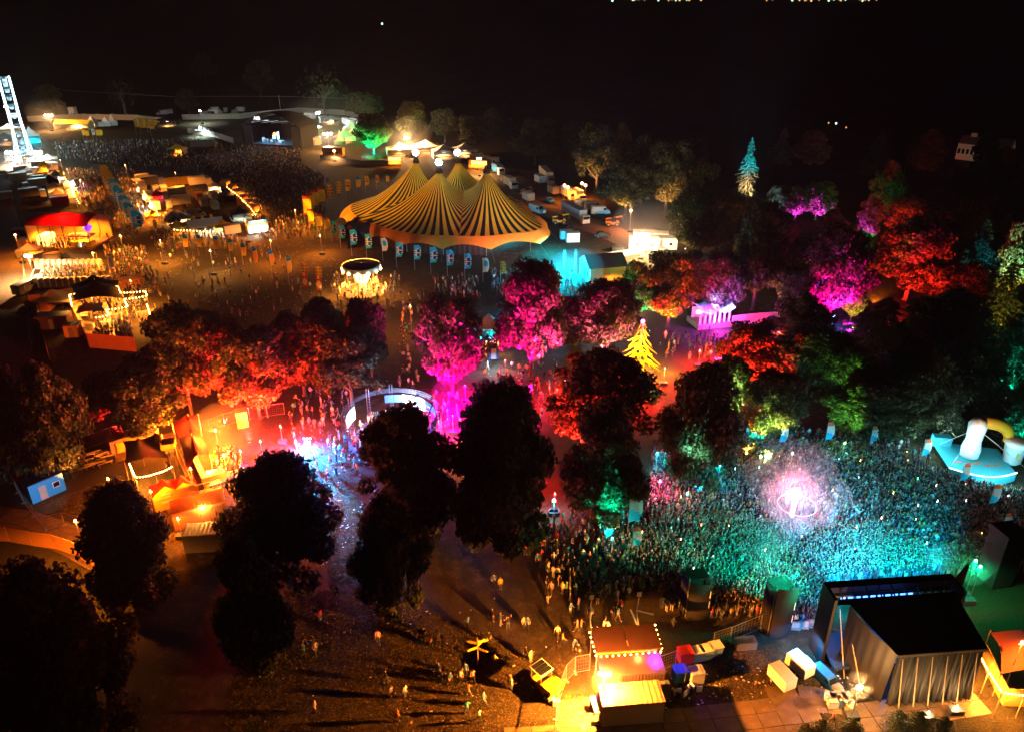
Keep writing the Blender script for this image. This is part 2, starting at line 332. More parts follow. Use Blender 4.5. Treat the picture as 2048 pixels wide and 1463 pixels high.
# ------------------------------------------------------------------ the trees one can tell apart
# foot x, foot y, top row, crown width (px), label, kind
TL = [
 (8, 1300, 1085, 110, 'dark tree cut by the left edge below the orange boarding', 'leafy'),
 (175, 1500, 1120, 250, 'large dark tree filling the bottom left corner', 'leafy'),
 (285, 1215, 962, 165, 'black silhouetted tree in front of the orange lit yard', 'leafy'),
 (530, 1330, 1075, 150, 'dark tree in the lower left beside the muddy track', 'leafy'),
 (575, 1150, 898, 205, 'tall black tree right of the orange yard and left of the blue path', 'leafy'),
 (815, 1075, 806, 205, 'tall navy black tree covering the front of the round dance arena', 'leafy'),
 (785, 1215, 985, 150, 'dark shrubby tree at the near end of the blue lit path', 'leafy'),
 (1005, 1105, 755, 205, 'broadest black tree at the centre, right of the round dance arena', 'leafy'),
 (1210, 1035, 808, 180, 'dark tree speckled with teal light at the left side of the dance field', 'leafy'),
 (1390, 960, 715, 150, 'dark tree with white and green specks below the yellow star sculpture', 'leafy'),
 (1195, 890, 703, 215, 'wide crimson lit tree below the yellow star sculpture', 'leafy'),
 (905, 790, 588, 140, 'bright magenta tree beside the small cyan lit bar, left of it', 'leafy'),
 (1062, 750, 528, 140, 'deep pink tree with a black top, right of the small cyan lit bar', 'leafy'),
 (1212, 715, 558, 135, 'dim red tree between the blue lit hut and the yellow star sculpture', 'leafy'),
 (1335, 655, 503, 120, 'red tree with yellow glowing trunk right of the timber hut', 'leafy'),
 (1268, 640, 520, 75, 'green lit tree beside the festoon lights of the timber hut', 'leafy'),
 (1432, 640, 490, 95, 'dark bluish tree behind the purple stage', 'leafy'),
 (520, 835, 658, 145, 'bright red tree right of the other red trees behind the orange yard', 'leafy'),
 (385, 835, 620, 140, 'dim red tree rising behind the orange tinted tree', 'leafy'),
 (315, 880, 716, 165, 'orange and red tree standing behind the yellow generator', 'leafy'),
 (130, 960, 715, 125, 'dark brown tree with an amber rim above the blue cabin', 'leafy'),
 (35, 950, 690, 140, 'near black tree at the left edge above the blue cabin', 'leafy'),
 (745, 760, 590, 88, 'narrow dark plum tree below the carousel', 'leafy'),
 (610, 790, 630, 135, 'black tree between the red trees and the plum tree', 'leafy'),
 (705, 810, 655, 150, 'low dark purple tree touching the back of the round arena', 'leafy'),
 (1535, 890, 738, 125, 'yellow green lit tree at the back edge of the dance field', 'leafy'),
 (1495, 775, 648, 125, 'dark red tree in front of the purple stage', 'leafy'),
 (1690, 825, 695, 105, 'dark tree with green specks behind the dance field flags', 'leafy'),
 (1445, 850, 705, 90, 'dark tree with a pale green left side beside the crimson tree', 'leafy'),
 (1655, 645, 450, 130, 'hot pink and violet tree, tallest of the lit trees at the right', 'leafy'),
 (1810, 600, 445, 155, 'wide dark red tree right of the hot pink tree', 'leafy'),
 (1580, 640, 540, 75, 'orange lit bushy tree left of the hot pink tree', 'leafy'),
 (1700, 645, 560, 50, 'slim yellow lit tree at the foot of the hot pink tree', 'leafy'),
 (1590, 440, 372, 60, 'left one of the pair of violet pink trees far up the slope', 'leafy'),
 (1630, 440, 362, 70, 'right one of the pair of violet pink trees far up the slope', 'leafy'),
 (1550, 425, 370, 40, 'pale blue grey lit small tree left of the violet pink pair', 'leafy'),
 (1730, 490, 400, 55, 'small violet tree with green at its foot above the dark red tree', 'leafy'),
 (1795, 490, 390, 75, 'dark maroon cypress like tree above the wide dark red tree', 'leafy'),
 (1489, 398, 276, 46, 'tall conifer lit turquoise on top and peach below', 'conifer'),
 (1505, 620, 395, 125, 'large brown lit tree right of the bright site cabins', 'leafy'),
 (1395, 520, 374, 125, 'amber lit round tree right above the bright site cabins', 'leafy'),
 (1445, 530, 385, 95, 'brown tree between the amber tree and the large brown tree', 'leafy'),
 (1192, 385, 252, 95, 'tall brown tree at the left end of the wood behind the truck yard', 'leafy'),
 (1250, 430, 318, 110, 'brown tree behind the row of white vans', 'leafy'),
 (1330, 425, 285, 100, 'tall dim brown tree in the middle of the wood behind the yard', 'leafy'),
 (1375, 400, 270, 90, 'dim brown tree with an upright crown left of the turquoise conifer', 'leafy'),
 (1290, 400, 262, 100, 'near black tree between two brown trees behind the yard', 'leafy'),
 (2012, 600, 443, 75, 'mint and yellow lit tree at the right edge', 'leafy'),
 (1990, 660, 520, 80, 'dark tree with yellow specks under the mint lit tree', 'conifer'),
 (1890, 880, 758, 75, 'grey teal conifer left of the inflatable arch', 'conifer'),
 (2035, 900, 780, 100, 'teal lit conifer at the right edge above the inflatable arch', 'conifer'),
 (2020, 760, 600, 130, 'tall dark green conifer at the right edge', 'conifer'),
 (1945, 560, 440, 70, 'slim dark tree with blue specks left of the mint lit tree', 'conifer'),
 (748, 308, 226, 74, 'round green lit tree left of the big striped tent', 'leafy'),
 (826, 285, 205, 66, 'left one of the three brown trees behind the big striped tent', 'leafy'),
 (890, 285, 216, 56, 'middle one of the three brown trees behind the big striped tent', 'leafy'),
 (945, 300, 230, 66, 'right one of the three brown trees behind the big striped tent', 'leafy'),
 (1070, 330, 235, 80, 'faint brown tree right of the three behind the striped tent', 'leafy'),
 (650, 236, 138, 92, 'bare branched tree lit from below behind the backstage tents', 'bare'),
 (253, 228, 160, 55, 'small bare forked tree beyond the far boarding at the left', 'bare'),
 (108, 232, 172, 60, 'dim tree behind the far floodlight at the upper left', 'leafy'),
 (380, 232, 178, 50, 'dim tree behind the far tents left of the main stage', 'leafy'),
 (522, 195, 120, 55, 'faint round tree alone on the dark far slope', 'leafy'),
 (412, 165, 105, 50, 'fainter tree left of the round one on the dark far slope', 'leafy'),
 (735, 240, 182, 80, 'dim tree between the bare tree and the three brown trees', 'leafy'),
 (455, 800, 640, 125, 'deep red tree between the dim red and the bright red trees', 'leafy'),
 (240, 850, 745, 120, 'dull dark red tree left of the orange tinted tree', 'leafy'),
 (445, 500, 0, 0, None, None),
]
T = {}
for r in TL:
    if r[4]: T[r[4].split(' ')[0] + str(r[0])] = tree(*r[:5], kind=r[5], low=r[1] > 930 and r[0] < 1450)
# unlit trees nobody could tell apart in the dark wood at the right
rng = random.Random(5)
wood = [(1605, 760), (1660, 790), (1760, 690), (1830, 700), (1900, 660), (1790, 790), (1860, 760), (1940, 720), (1900, 560), (1930, 600), (1560, 520),
        (1540, 500), (1660, 500), (1760, 440), (1840, 500), (1880, 440), (1940, 420), (1990, 400), (1590, 680), (1970, 800), (1800, 860), (1720, 870), (1960, 480), (2040, 480), (1240, 345), (1140, 330), (1010, 290), (1620, 330), (1750, 350), (1850, 340), (1960, 350), (1560, 330)]
for x, y in wood:
    p = G(x, y); tree(x, y, 0, 0, 'unlit tree in the dark wood at the right', 'conifer' if rng.random() < .25 else 'leafy', 'unlit trees of the dark wood', low=True, h=rng.uniform(13, 18) if y < 480 else rng.uniform(8, 11), w=rng.uniform(10, 15))
fill = [(1610, 790), (1150, 690), (655, 735), (575, 765), (430, 745), (1385, 600), (1860, 590), (1770, 870), (1850, 850), (1100, 300), (985, 270), (1230, 320), (1300, 330), (1900, 800)]
for x, y in fill:
    tree(x, y, 0, 0, 'unlit tree closing the canopy between the coloured trees', 'leafy', 'unlit trees between the coloured ones', low=True, h=rng.uniform(9.5, 13.5), w=rng.uniform(10, 14))
def top(xb, yb, yt, f=.6):
    p = G(xb, yb); return p + Vector((0, 0, tall(p, yt) * f))
# coloured floor spots: lamp pixel, tree foot, tree top row, aim fraction, colour, kW, cone
UP = [
 (905, 850, 905, 790, 588, .55, MAGENTA, 100, 80, 'magenta'), (860, 835, 905, 790, 588, .6, MAGENTA, 70, 70, 'magenta'),
 (1055, 805, 1062, 750, 528, .5, MAGENTA, 110, 75, 'pink'), (1110, 790, 1062, 750, 528, .7, PINK, 40, 65, 'pink'),
 (1225, 765, 1212, 715, 558, .5, PINK, 40, 75, 'red'),
 (1320, 690, 1335, 655, 503, .5, RED, 55, 75, 'red'), (1330, 668, 1335, 655, 503, .5, YELLOW, 12, 80, 'yellow'),
 (1275, 680, 1268, 640, 520, .5, GREEN, 14, 75, 'green'), (1300, 665, 1268, 640, 520, .6, TEAL, 8, 75, 'teal'),
 (1435, 668, 1432, 640, 490, .4, PURPLE, 16, 70, 'violet'),
 (500, 890, 520, 835, 658, .45, RED, 230, 85, 'red'), (565, 860, 520, 835, 658, .55, RED, 60, 75, 'red'),
 (395, 880, 385, 835, 620, .5, RED, 130, 75, 'red'), (350, 892, 315, 880, 716, .5, AMBER, 26, 85, 'amber'),
 (1068, 872, 1195, 890, 703, .55, RED, 170, 75, 'red'), (1095, 955, 1195, 890, 703, .6, RED, 150, 70, 'red'), (1305, 800, 1195, 890, 703, .75, RED, 40, 70, 'red'),
 (1215, 1085, 1210, 1035, 808, .55, TEAL, 26, 70, 'teal'), (1240, 1060, 1210, 1035, 808, .5, CYAN, 6, 70, 'cyan'),
 (1400, 1000, 1390, 960, 715, .3, CYAN, 16, 60, 'cyan'), (1340, 905, 1390, 960, 715, .8, MINT, 22, 80, 'white'),
 (1530, 932, 1535, 890, 738, .5, (.7, 1, .2), 90, 80, 'lime'), (1490, 915, 1535, 890, 738, .7, YELLOW, 30, 75, 'yellow'),
 (1470, 835, 1495, 775, 648, .55, RED, 110, 75, 'red'), (1500, 790, 1495, 775, 648, .5, AMBER, 8, 80, 'amber'),
 (1690, 862, 1690, 825, 695, .5, (.25, 1, .1), 34, 80, 'green'), (1425, 885, 1445, 850, 705, .5, (.5, 1, .25), 40, 75, 'pale green'),
 (1650, 690, 1655, 645, 450, .5, MAGENTA, 130, 75, 'magenta'), (1680, 672, 1655, 645, 450, .5, PURPLE, 90, 60, 'violet'), (1700, 690, 1655, 645, 450, .75, VIOLET, 60, 45, 'violet'),
 (1580, 665, 1580, 640, 540, .5, AMBER, 30, 75, 'amber'), (1705, 665, 1700, 645, 560, .5, YELLOW, 14, 70, 'yellow'),
 (1770, 660, 1810, 600, 445, .5, RED, 75, 75, 'red'), (1830, 650, 1810, 600, 445, .5, RED, 30, 75, 'red'), (1745, 610, 1795, 490, 390, .3, AMBER, 24, 45, 'amber'),
 (1592, 455, 1590, 440, 372, .5, VIOLET, 36, 60, 'violet'), (1632, 455, 1630, 440, 362, .5, VIOLET, 46, 60, 'violet'), (1548, 445, 1550, 425, 370, .5, (.3, .5, 1), 14, 70, 'blue'),
 (1728, 505, 1730, 490, 400, .6, VIOLET, 34, 50, 'violet'), (1738, 500, 1730, 490, 400, .15, GREEN, 10, 70, 'green'), (1790, 525, 1795, 490, 390, .4, RED, 50, 60, 'red'),
 (1487, 425, 1489, 398, 276, .75, CYAN, 200, 36, 'turquoise'), (1495, 412, 1489, 398, 276, .28, (1, .5, .25), 60, 45, 'peach'),
 (2005, 640, 2012, 600, 443, .75, MINT, 60, 50, 'mint'), (2000, 625, 2012, 600, 443, .35, YELLOW, 20, 55, 'yellow'), (1990, 690, 1990, 660, 520, .5, YELLOW, 6, 70, 'yellow'),
 (1890, 905, 1890, 880, 758, .5, (.6, .8, .8), 8, 70, 'white'), (2030, 925, 2035, 900, 780, .5, TEAL, 16, 70, 'teal'), (2010, 800, 2020, 760, 600, .6, TEAL, 9, 70, 'teal'), (1945, 590, 1945, 560, 440, .6, CYAN, 10, 60, 'cyan'),
 (740, 322, 748, 308, 226, .35, GREEN, 60, 70, 'green'), (722, 318, 748, 308, 226, .2, CYAN, 30, 70, 'cyan'), (765, 320, 748, 308, 226, .4, GREEN, 50, 70, 'green'),
]
UP += [(452, 850, 455, 800, 640, .5, RED, 110, 80, 'red'), (262, 880, 240, 850, 745, .5, RED, 40, 75, 'red'), (1370, 500, 1395, 520, 374, .55, (1, .42, .08), 40, 80, 'golden'), (1440, 590, 1505, 620, 395, .5, (1, .40, .08), 40, 80, 'golden'), (1245, 440, 1250, 430, 318, .5, (1, .45, .12), 14, 80, 'golden'), (1185, 400, 1192, 385, 252, .5, (1, .45, .14), 16, 80, 'golden'), (1330, 440, 1330, 425, 285, .5, (1, .4, .12), 14, 80, 'golden'), (170, 990, 130, 960, 715, .4, (1, .3, .04), 5, 60, 'amber'), (1010, 860, 1005, 1105, 755, .9, (1, 0, .25), 10, 50, 'magenta')]  # golden spots are added, standing in for yard flood light on the trees
seen = {}
for a, b, tx, ty, tt, f, c, kw, deg, word in UP:
    i = seen[word] = seen.get(word, 0) + 1
    uplight(a, b, top(tx, ty, tt, f), c, kw * (4.6 if tx < 1500 and word != 'golden' else 3.4), deg, None)
    # label: which tree it stands at
    t = min(TL[:-1], key=lambda r: abs(r[0] - tx) + abs(r[1] - ty))[4]
    o = [o for o in COL.objects if o.name.startswith('floor_spotlight')][-1]
    o['label'] = ' '.join(('small floor spotlight shining %s on the %s' % (word, t)).split()[:16])
# ================================================================== the big striped tent
YEL = mat('yellow canvas', (.80, .52, .03), .75, noise=.1, nscale=.4, spec=.1); BLK = mat('black canvas', (.018, .016, .015), .75, spec=.1)
ORG = mat('orange canvas', (.75, .27, .03), .8, noise=.15, nscale=.6, spec=.1); DARKWALL = mat('dark side wall', (.03, .022, .02), .85, noise=.3, nscale=.5)
STEEL = mat('galvanised steel', (.35, .35, .36), .4, metal=.7, noise=.15, nscale=2)
ROPE = mat('rope', (.3, .26, .2), .9)
def big_top():
    o = thing('circus_tent', 'huge four peaked tent with yellow and black stripes and orange valance', 'tent')
    masts = [G(878, 338, 17), G(973, 338, 17), G(832, 318, 17), G(915, 318, 17)]
    M = [Vector((m.x, m.y, 0)) for m in masts]; C = Vector((-17, 210, 0)); EH = 5.0
    CPTS = [(0, 22), (25, 22.5), (60, 25), (90, 26), (135, 29), (167, 31), (200, 28), (225, 26), (270, 27.5), (300, 31), (320, 34), (340, 27.5), (360, 22)]
    def rad(a):      # eave outline read off the photo, round the centre
        d = math.degrees(a) % 360
        for (a0, r0), (a1, r1) in zip(CPTS, CPTS[1:]):
            if a0 <= d <= a1:
                t = (d - a0) / (a1 - a0); t = t * t * (3 - 2 * t); return (r0 + (r1 - r0) * t) * .91
    def out_hit(p, d):
        lo, hi = 0.0, 80.0
        for _ in range(40):
            m = (lo + hi) / 2; q = p + d * m - C; r = q.length
            if r < rad(math.atan2(q.y, q.x)): lo = m
            else: hi = m
        return lo
    def seam_z(q):   # height along the valleys between masts
        w = q - C; k = min(1.0, w.length / rad(math.atan2(w.y, w.x))); return EH + (11.8 - EH) * (1 - k) ** 1.25 + 0.0
    NW = 104; canopy = MB()
    for i, m in enumerate(M):
        rays = []
        for j in range(NW + 1):
            sub = []
            a = 2 * PI * j / NW; d = Vector((math.cos(a), math.sin(a), 0)); tb = out_hit(m, d); seam = False
            for k, q in enumerate(M):
                if k == i: continue
                e = q - m; dn = d.dot(e)
                if dn > 1e-6:
                    tt = e.length_squared / 2 / dn
                    if tt < tb: tb = tt; seam = True
            e = m + d * tb; zb = seam_z(e) if seam else EH
            ray = []
            for k in range(15):
                t = k / 14; rr = .35 + (tb - .35) * t; q = m + d * rr; ray.append((q.x, q.y, zb + (16.3 - zb) * (.75 * (1 - t) ** 2.1 + .25 * (1 - t))))
            rays.append(ray)
        canopy.grid(rays, lambda a, b: a % 2)
    canopy.build('canopy', [YEL, BLK], o, True)
    # valance: flared band with pointed scallops
    n = 144; K = 16; top_r, low, edge = [], [], []
    for j in range(n):
        a = 2 * PI * j / n; r = rad(a); d = Vector((math.cos(a), math.sin(a), 0)); ph = (j * K / n) % 1.0; dip = abs(ph - .5) * 2; sc = dip ** 2
        p = C + d * (r - .02); top_r.append((p.x, p.y, EH + .02))
        p = C + d * (r + 1.7); low.append((p.x, p.y, EH - .75 - .12 * math.sin(j * 1.7)))
        p = C + d * (r + 2.5 + .9 * sc); edge.append((p.x, p.y, EH - 1.35 - 1.1 * sc))
    MB().grid([top_r, low, edge], 0, True).build('valance', ORG, o, True)
    for i in range(K):                       # wall panels under the eaves, open on the right front
        for h in range(2):
            a0, a1 = 2 * PI * (i + h / 2) / K, 2 * PI * (i + (h + 1) / 2) / K; am = (a0 + a1) / 2
            if -1.25 < math.atan2(math.sin(am), math.cos(am)) < -.15: continue
            b = MB(); rows = []
            for s in range(9):
                a = a0 + (a1 - a0) * s / 8; r = rad(a) - .4 + .12 * math.sin(s * PI); w = .1 * (-1) ** s
                p = C + Vector((math.cos(a), math.sin(a), 0)) * (r + w); rows.append([(p.x, p.y, .02), (p.x, p.y, 4.7)])
            b.grid(rows).build('wall_panel', DARKWALL, o)
    for i in range(K):
        a = 2 * PI * i / K; d = Vector((math.cos(a), math.sin(a), 0)); r = rad(a); p = C + d * (r + 3.2); q = C + d * (r + 6.2)
        MB().tube((p.x, p.y, 2.7), (q.x, q.y, 0), .03, n=4).build('guy_rope', ROPE, o)
        p = C + d * (r + .1); MB().tube((p.x, p.y, 0), (p.x, p.y, 4.85), .07, n=6).build('side_pole', STEEL, o)
    for i, m in enumerate(M):
        mo = MB(); mo.tube((m.x, m.y, 0), (m.x, m.y, 17.6), .25, n=8); mo.build('mast', STEEL, o)
        MB().lathe([(.36, 16.1), (.9, 15.9), (1.0, 16.2), (.55, 17.2), (.3, 17.9), (.05, 18.0)], 12, 0, (m.x, m.y, 0)).build('mast_cap', BLK if i else BLK, o, True)
        if i != 1:
            z = 18.6; b = MB(); b.tube((m.x, m.y, 17.9), (m.x, m.y, 18.4), .08); b.build('lamp_bracket', BLACKM, o)
            MB().ball((m.x, m.y, z + .1), .85, 0, 12).build('mast_lamp', glow('mast lamp %d' % i, (1, .95, .85) if i else (.75, 1, .95), 60), o, True)
            lamp((m.x, m.y, z + .1), (1, .44, .07) if i else (1, .5, .09), 30, .7, None, 360)
    # black inflated tunnels at the left entrance
    for (x, y, h, w) in ((706, 478, 5.0, 5.0), (722, 492, 5.2, 5.0)):
        p = G(x - 8, y + 8); q = G(x + 28, y - 16); d = (q - p).normalized(); n_ = Vector((-d.y, d.x, 0)); rows = []
        for s in range(7):
            c = p.lerp(q, s / 6); k = 1 + .06 * (s % 2)
            rows.append([c + n_ * (w / 2 * k * math.cos(PI * t / 12)) + Vector((0, 0, h * k * math.sin(PI * t / 12))) for t in range(13)])
        MB().grid(rows).build('entrance_tunnel', BLK, o, True)
    # light of the show inside, then warm spots added outside on the canopy
    lamp((C.x + 8, C.y - 16, 4), CYAN, 9, .5); lamp((C.x + 15, C.y - 12, 3.5), CYAN, 8, .5); lamp((C.x + 27, C.y - 24, 4.5), CYAN, 14, .5); lamp((C.x + 30, C.y - 33, 4.5), CYAN, 14, .5); lamp((C.x, C.y, 6), AMBER, 10, .5)
    spot((C.x - 52, C.y - 12, 7), (C.x - 18, C.y, 8), (1, .46, .03), 130, 60, .8, .4); spot((C.x + 22, C.y - 48, 6), (C.x + 10, C.y - 8, 8), (1, .16, .015), 50, 60, .8, .4); spot((C.x - 20, C.y - 52, 6), (C.x - 8, C.y - 10, 7), (1, .28, .03), 40, 60, .8, .4)
    return o
BIGTOP = big_top()
# ================================================================== kit: vehicles, tents, fences, lamps
WHITEP = mat('white paint', (.72, .70, .67), .45, noise=.12, nscale=.8); GREYP = mat('grey paint', (.3, .3, .31), .5, noise=.15); DARKP = mat('dark paint', (.04, .045, .05), .35)
BLUEP = mat('blue paint', (.03, .16, .42), .45, noise=.1); REDP = mat('red paint', (.42, .03, .02), .5, noise=.15); YELP = mat('machine yellow', (.75, .42, .02), .5, noise=.2); ORGP = mat('machine orange', (.7, .2, .02), .5, noise=.2)
GLASS = mat('dark glass', (.01, .012, .015), .1, spec=.6); RUBBER = mat('rubber', (.018, .018, .018), .9); WOOD = mat('plain timber', (.34, .22, .11), .75, noise=.3, nscale=1.5)
WHITEC = mat('white canvas', (.68, .66, .62), .8, noise=.08, spec=.1); CREAM = mat('cream canvas', (.62, .5, .32), .8, noise=.1, spec=.1); BLACKC = mat('black tent cloth', (.012, .011, .011), .7, noise=.2, spec=.2)
REDC = mat('red canvas', (.50, .03, .015), .75, noise=.15, spec=.15); YELC = mat('golden canvas', (.78, .50, .04), .8, noise=.1, spec=.1); NAVYC = mat('navy canvas', (.03, .05, .16), .8, spec=.1); GREYC = mat('grey canvas', (.22, .21, .21), .8, noise=.1, spec=.1)
ORGC = mat('orange boarding', (.62, .26, .06), .75, noise=.15, nscale=.5); PALEB = mat('pale boarding', (.34, .29, .24), .8, noise=.12, nscale=.5); BROWNC = mat('brown cloth', (.12, .06, .035), .8, noise=.2)
REDSHEET = mat('red brown roof sheet', (.30, .06, .03), .6, noise=.2); TIN = mat('tin roof', (.40, .36, .32), .5, metal=.3, noise=.2); DECK = mat('deck boards', (.26, .16, .08), .65, noise=.3, nscale=1.2); TEALD = mat('turquoise deck cloth', (.05, .38, .46), .6, noise=.15)
LITW = glow('lit stall white', (1, .88, .68), 5, True); LITY = glow('lit stall amber', (1, .48, .10), 3.5, True); LITC = glow('lit stall cyan', (.5, .95, 1), 4, True); HOT = glow('hot lamp', (1, .85, .62), 160); BULB = glow('festoon bulb', (1, .50, .12), 26); REDL = glow('red lamp', (1, .1, .02), 12); AMBL = glow('amber lamp', (1, .35, .04), 30)
MC = {}
def cached(key, fn):
    if key not in MC: MC[key] = fn()
    return MC[key]
def wheel_mesh(r, w):
    def f():
        b = MB(); b.tube((0, -w / 2, 0), (0, w / 2, 0), r, 0, 10); b.tube((0, -w / 2 - .01, 0), (0, w / 2 + .01, 0), r * .5, 1, 8); return b.mesh('wheel', [RUBBER, GREYP])
    return cached(('wheel', r, w), f)
def wheels(o, pts, r, w):
    for x, y in pts: link('wheel', wheel_mesh(r, w), o, (x, y, r))
def prism_y(prof, w, m, taper=1.0):
    """side profile (x,z) extruded across y"""
    b = MB(); L = [(x, -w / 2, z) for x, z in prof]; Rr = [(x, w / 2, z) for x, z in prof]; b.face(L[::-1]); b.face(Rr); n = len(prof)
    for i in range(n): j = (i + 1) % n; b.face([L[i], L[j], Rr[j], Rr[i]])
    return b
def vehicle(kind, x, y, rz, label, paint=None, group=None, s=1.0, p=None):
    p = p or G(x, y); paint = paint or WHITEP; cat = {'van': 'van', 'truck': 'truck', 'car': 'car', 'trailer': 'trailer', 'lorry': 'lorry', 'camper': 'van'}[kind]
    o = thing({'van': 'delivery_van', 'truck': 'box_truck', 'car': 'parked_car', 'trailer': 'box_trailer', 'lorry': 'articulated_lorry', 'camper': 'camper_van'}[kind], label, cat, p, rz, group, s)
    if kind in ('van', 'camper'):
        link('body', cached(('van', paint.name), lambda: prism_y([(-2.7, .45), (-2.7, 2.35), (-2.5, 2.5), (1.1, 2.5), (1.45, 2.4), (2.05, 1.45), (2.75, 1.2), (2.85, .45)], 2.0, paint).mesh('body', paint)), o)
        link('windscreen', cached('vanw', lambda: MB().face([(1.52, -.85, 2.3), (2.06, -.9, 1.5), (2.06, .9, 1.5), (1.52, .85, 2.3)]).mesh('windscreen', GLASS)), o, (.03, 0, .02))
        for s_ in (-1, 1): link('side_window', cached('vans', lambda: MB().box((1.25, 0, 1.8), (.9, .02, .55)).mesh('side_window', GLASS)), o, (0, s_ * 1.005, 0))
        wheels(o, [(-1.7, -.85), (-1.7, .85), (1.8, -.85), (1.8, .85)], .36, .25)
    elif kind == 'car':
        link('body', cached(('car', paint.name), lambda: prism_y([(-2.1, .35), (-2.15, .85), (-1.5, .95), (-1.1, 1.4), (.35, 1.42), (1.0, .95), (2.0, .8), (2.1, .35)], 1.75, paint).mesh('body', paint)), o)
        link('windscreen', cached('carw', lambda: MB().face([(.42, -.7, 1.38), (.98, -.78, .99), (.98, .78, .99), (.42, .7, 1.38)]).mesh('windscreen', GLASS)), o, (.02, 0, .02))
        link('rear_window', cached('carr', lambda: MB().face([(-1.16, -.7, 1.36), (-1.5, -.78, 1.0), (-1.5, .78, 1.0), (-1.16, .7, 1.36)]).mesh('rear_window', GLASS)), o, (-.02, 0, .02))
        wheels(o, [(-1.3, -.78), (-1.3, .78), (1.35, -.78), (1.35, .78)], .32, .2)
    else:
        L = {'truck': 5.2, 'trailer': 4.2, 'lorry': 12.0}[kind]; hb = {'truck': 2.5, 'trailer': 2.2, 'lorry': 2.8}[kind]; b = MB(); b.box((-L / 2, 0, 1.0 + hb / 2), (L, 2.4, hb))
        bx = b.build('cargo_box', paint, o)
        MB().box((-L / 2, 0, .85), (L * .96, .9, .26)).build('chassis', DARKP, o)
        for s_ in (-1, 1): MB().box((-L - .02, s_ * .59, 1.0 + hb / 2), (.04, 1.12, hb * .94)).build('rear_door', paint, o)
        if kind != 'trailer':
            cb = MB().box((1.05, 0, 1.5), (1.8, 2.3, 2.1), 0, 0, .94).build('cab', WHITEP, o); MB().box((1.9, 0, 1.95), (.1, 2.0, .8)).build('windscreen', GLASS, cb)
            wheels(o, [(1.1, -.95), (1.1, .95)], .46, .3)
        wheels(o, [(-L * .75, -.95), (-L * .75, .95)] + ([(-L * .85 + -.1, -.95), (-L * .85 - .1, .95)] if kind == 'lorry' else []), .46, .3)
    return o
def swoop(n, w, d, h0, h1, pk=1.6):
    """pyramid tent roof with hollow sides, centre peak"""
    b = MB(); rings = []
    per = []
    for k in range(4):
        for t in range(n): per.append((k, t / n))
    C4 = [(-w / 2, -d / 2), (w / 2, -d / 2), (w / 2, d / 2), (-w / 2, d / 2)]
    for i in range(7):
        f = i / 6; row = []
        for k, t in per:
            a, c = C4[k], C4[(k + 1) % 4]; x, y = a[0] + (c[0] - a[0]) * t, a[1] + (c[1] - a[1]) * t; q = max(.012, 1 - f); sag = -.12 * math.sin(PI * t) * (1 - f)
            row.append((x * q, y * q, h0 + (h1 - h0) * f ** pk + sag))
        rings.append(row)
    return b.grid(rings, 0, True)
def gazebo(x, y, label, size=3.0, d=None, eave=2.2, peak=3.6, cloth=None, rz=0.0, walls=(), wallm=None, light=None, kw=0.0, lz=1.9, p=None, group=None, name='gazebo'):
    d = d or size; cloth = cloth or WHITEC; p = p or G(x, y); o = thing(name, label, 'tent', p, rz, group)
    link('roof', cached(('gz', size, d, eave, peak, cloth.name), lambda: swoop(6, size, d, eave, peak).mesh('roof', cloth, True)), o)
    v = MB()
    for sx, sy in ((-1, -1), (1, -1), (1, 1), (-1, 1)): link('leg', cached(('leg', eave), lambda: MB().tube((0, 0, 0), (0, 0, eave), .045, n=5).mesh('leg', STEEL)), o, (sx * (size / 2 - .06), sy * (d / 2 - .06), 0))
    for k in range(4):
        a = k * PI / 2; L, off = (size, d) if k % 2 == 0 else (d, size)
        v = MB().box((0, 0, 0), (L, .03, .3)); link('valance', cached(('vl', L, cloth.name), lambda: v.mesh('valance', cloth)), o, (math.sin(a) * off / 2, -math.cos(a) * off / 2, eave - .13), (0, 0, a))
        if k in walls: link('side_wall', cached(('sw', L, eave, (wallm or cloth).name), lambda: MB().box((0, 0, eave / 2), (L - .15, .04, eave - .3)).mesh('side_wall', wallm or cloth)), o, (math.sin(a) * (off / 2 - .1), -math.cos(a) * (off / 2 - .1), -.02), (0, 0, a))
    if light:
        MB().box((0, 0, lz + .1), (min(1.2, size * .4), .12, .1)).build('strip_lamp', LITW if light in (WARM, WHITE) else LITC if light == CYAN else LITY, o)
        lamp(p + Vector((0, 0, lz - .15)), light, kw, .3)
    return o
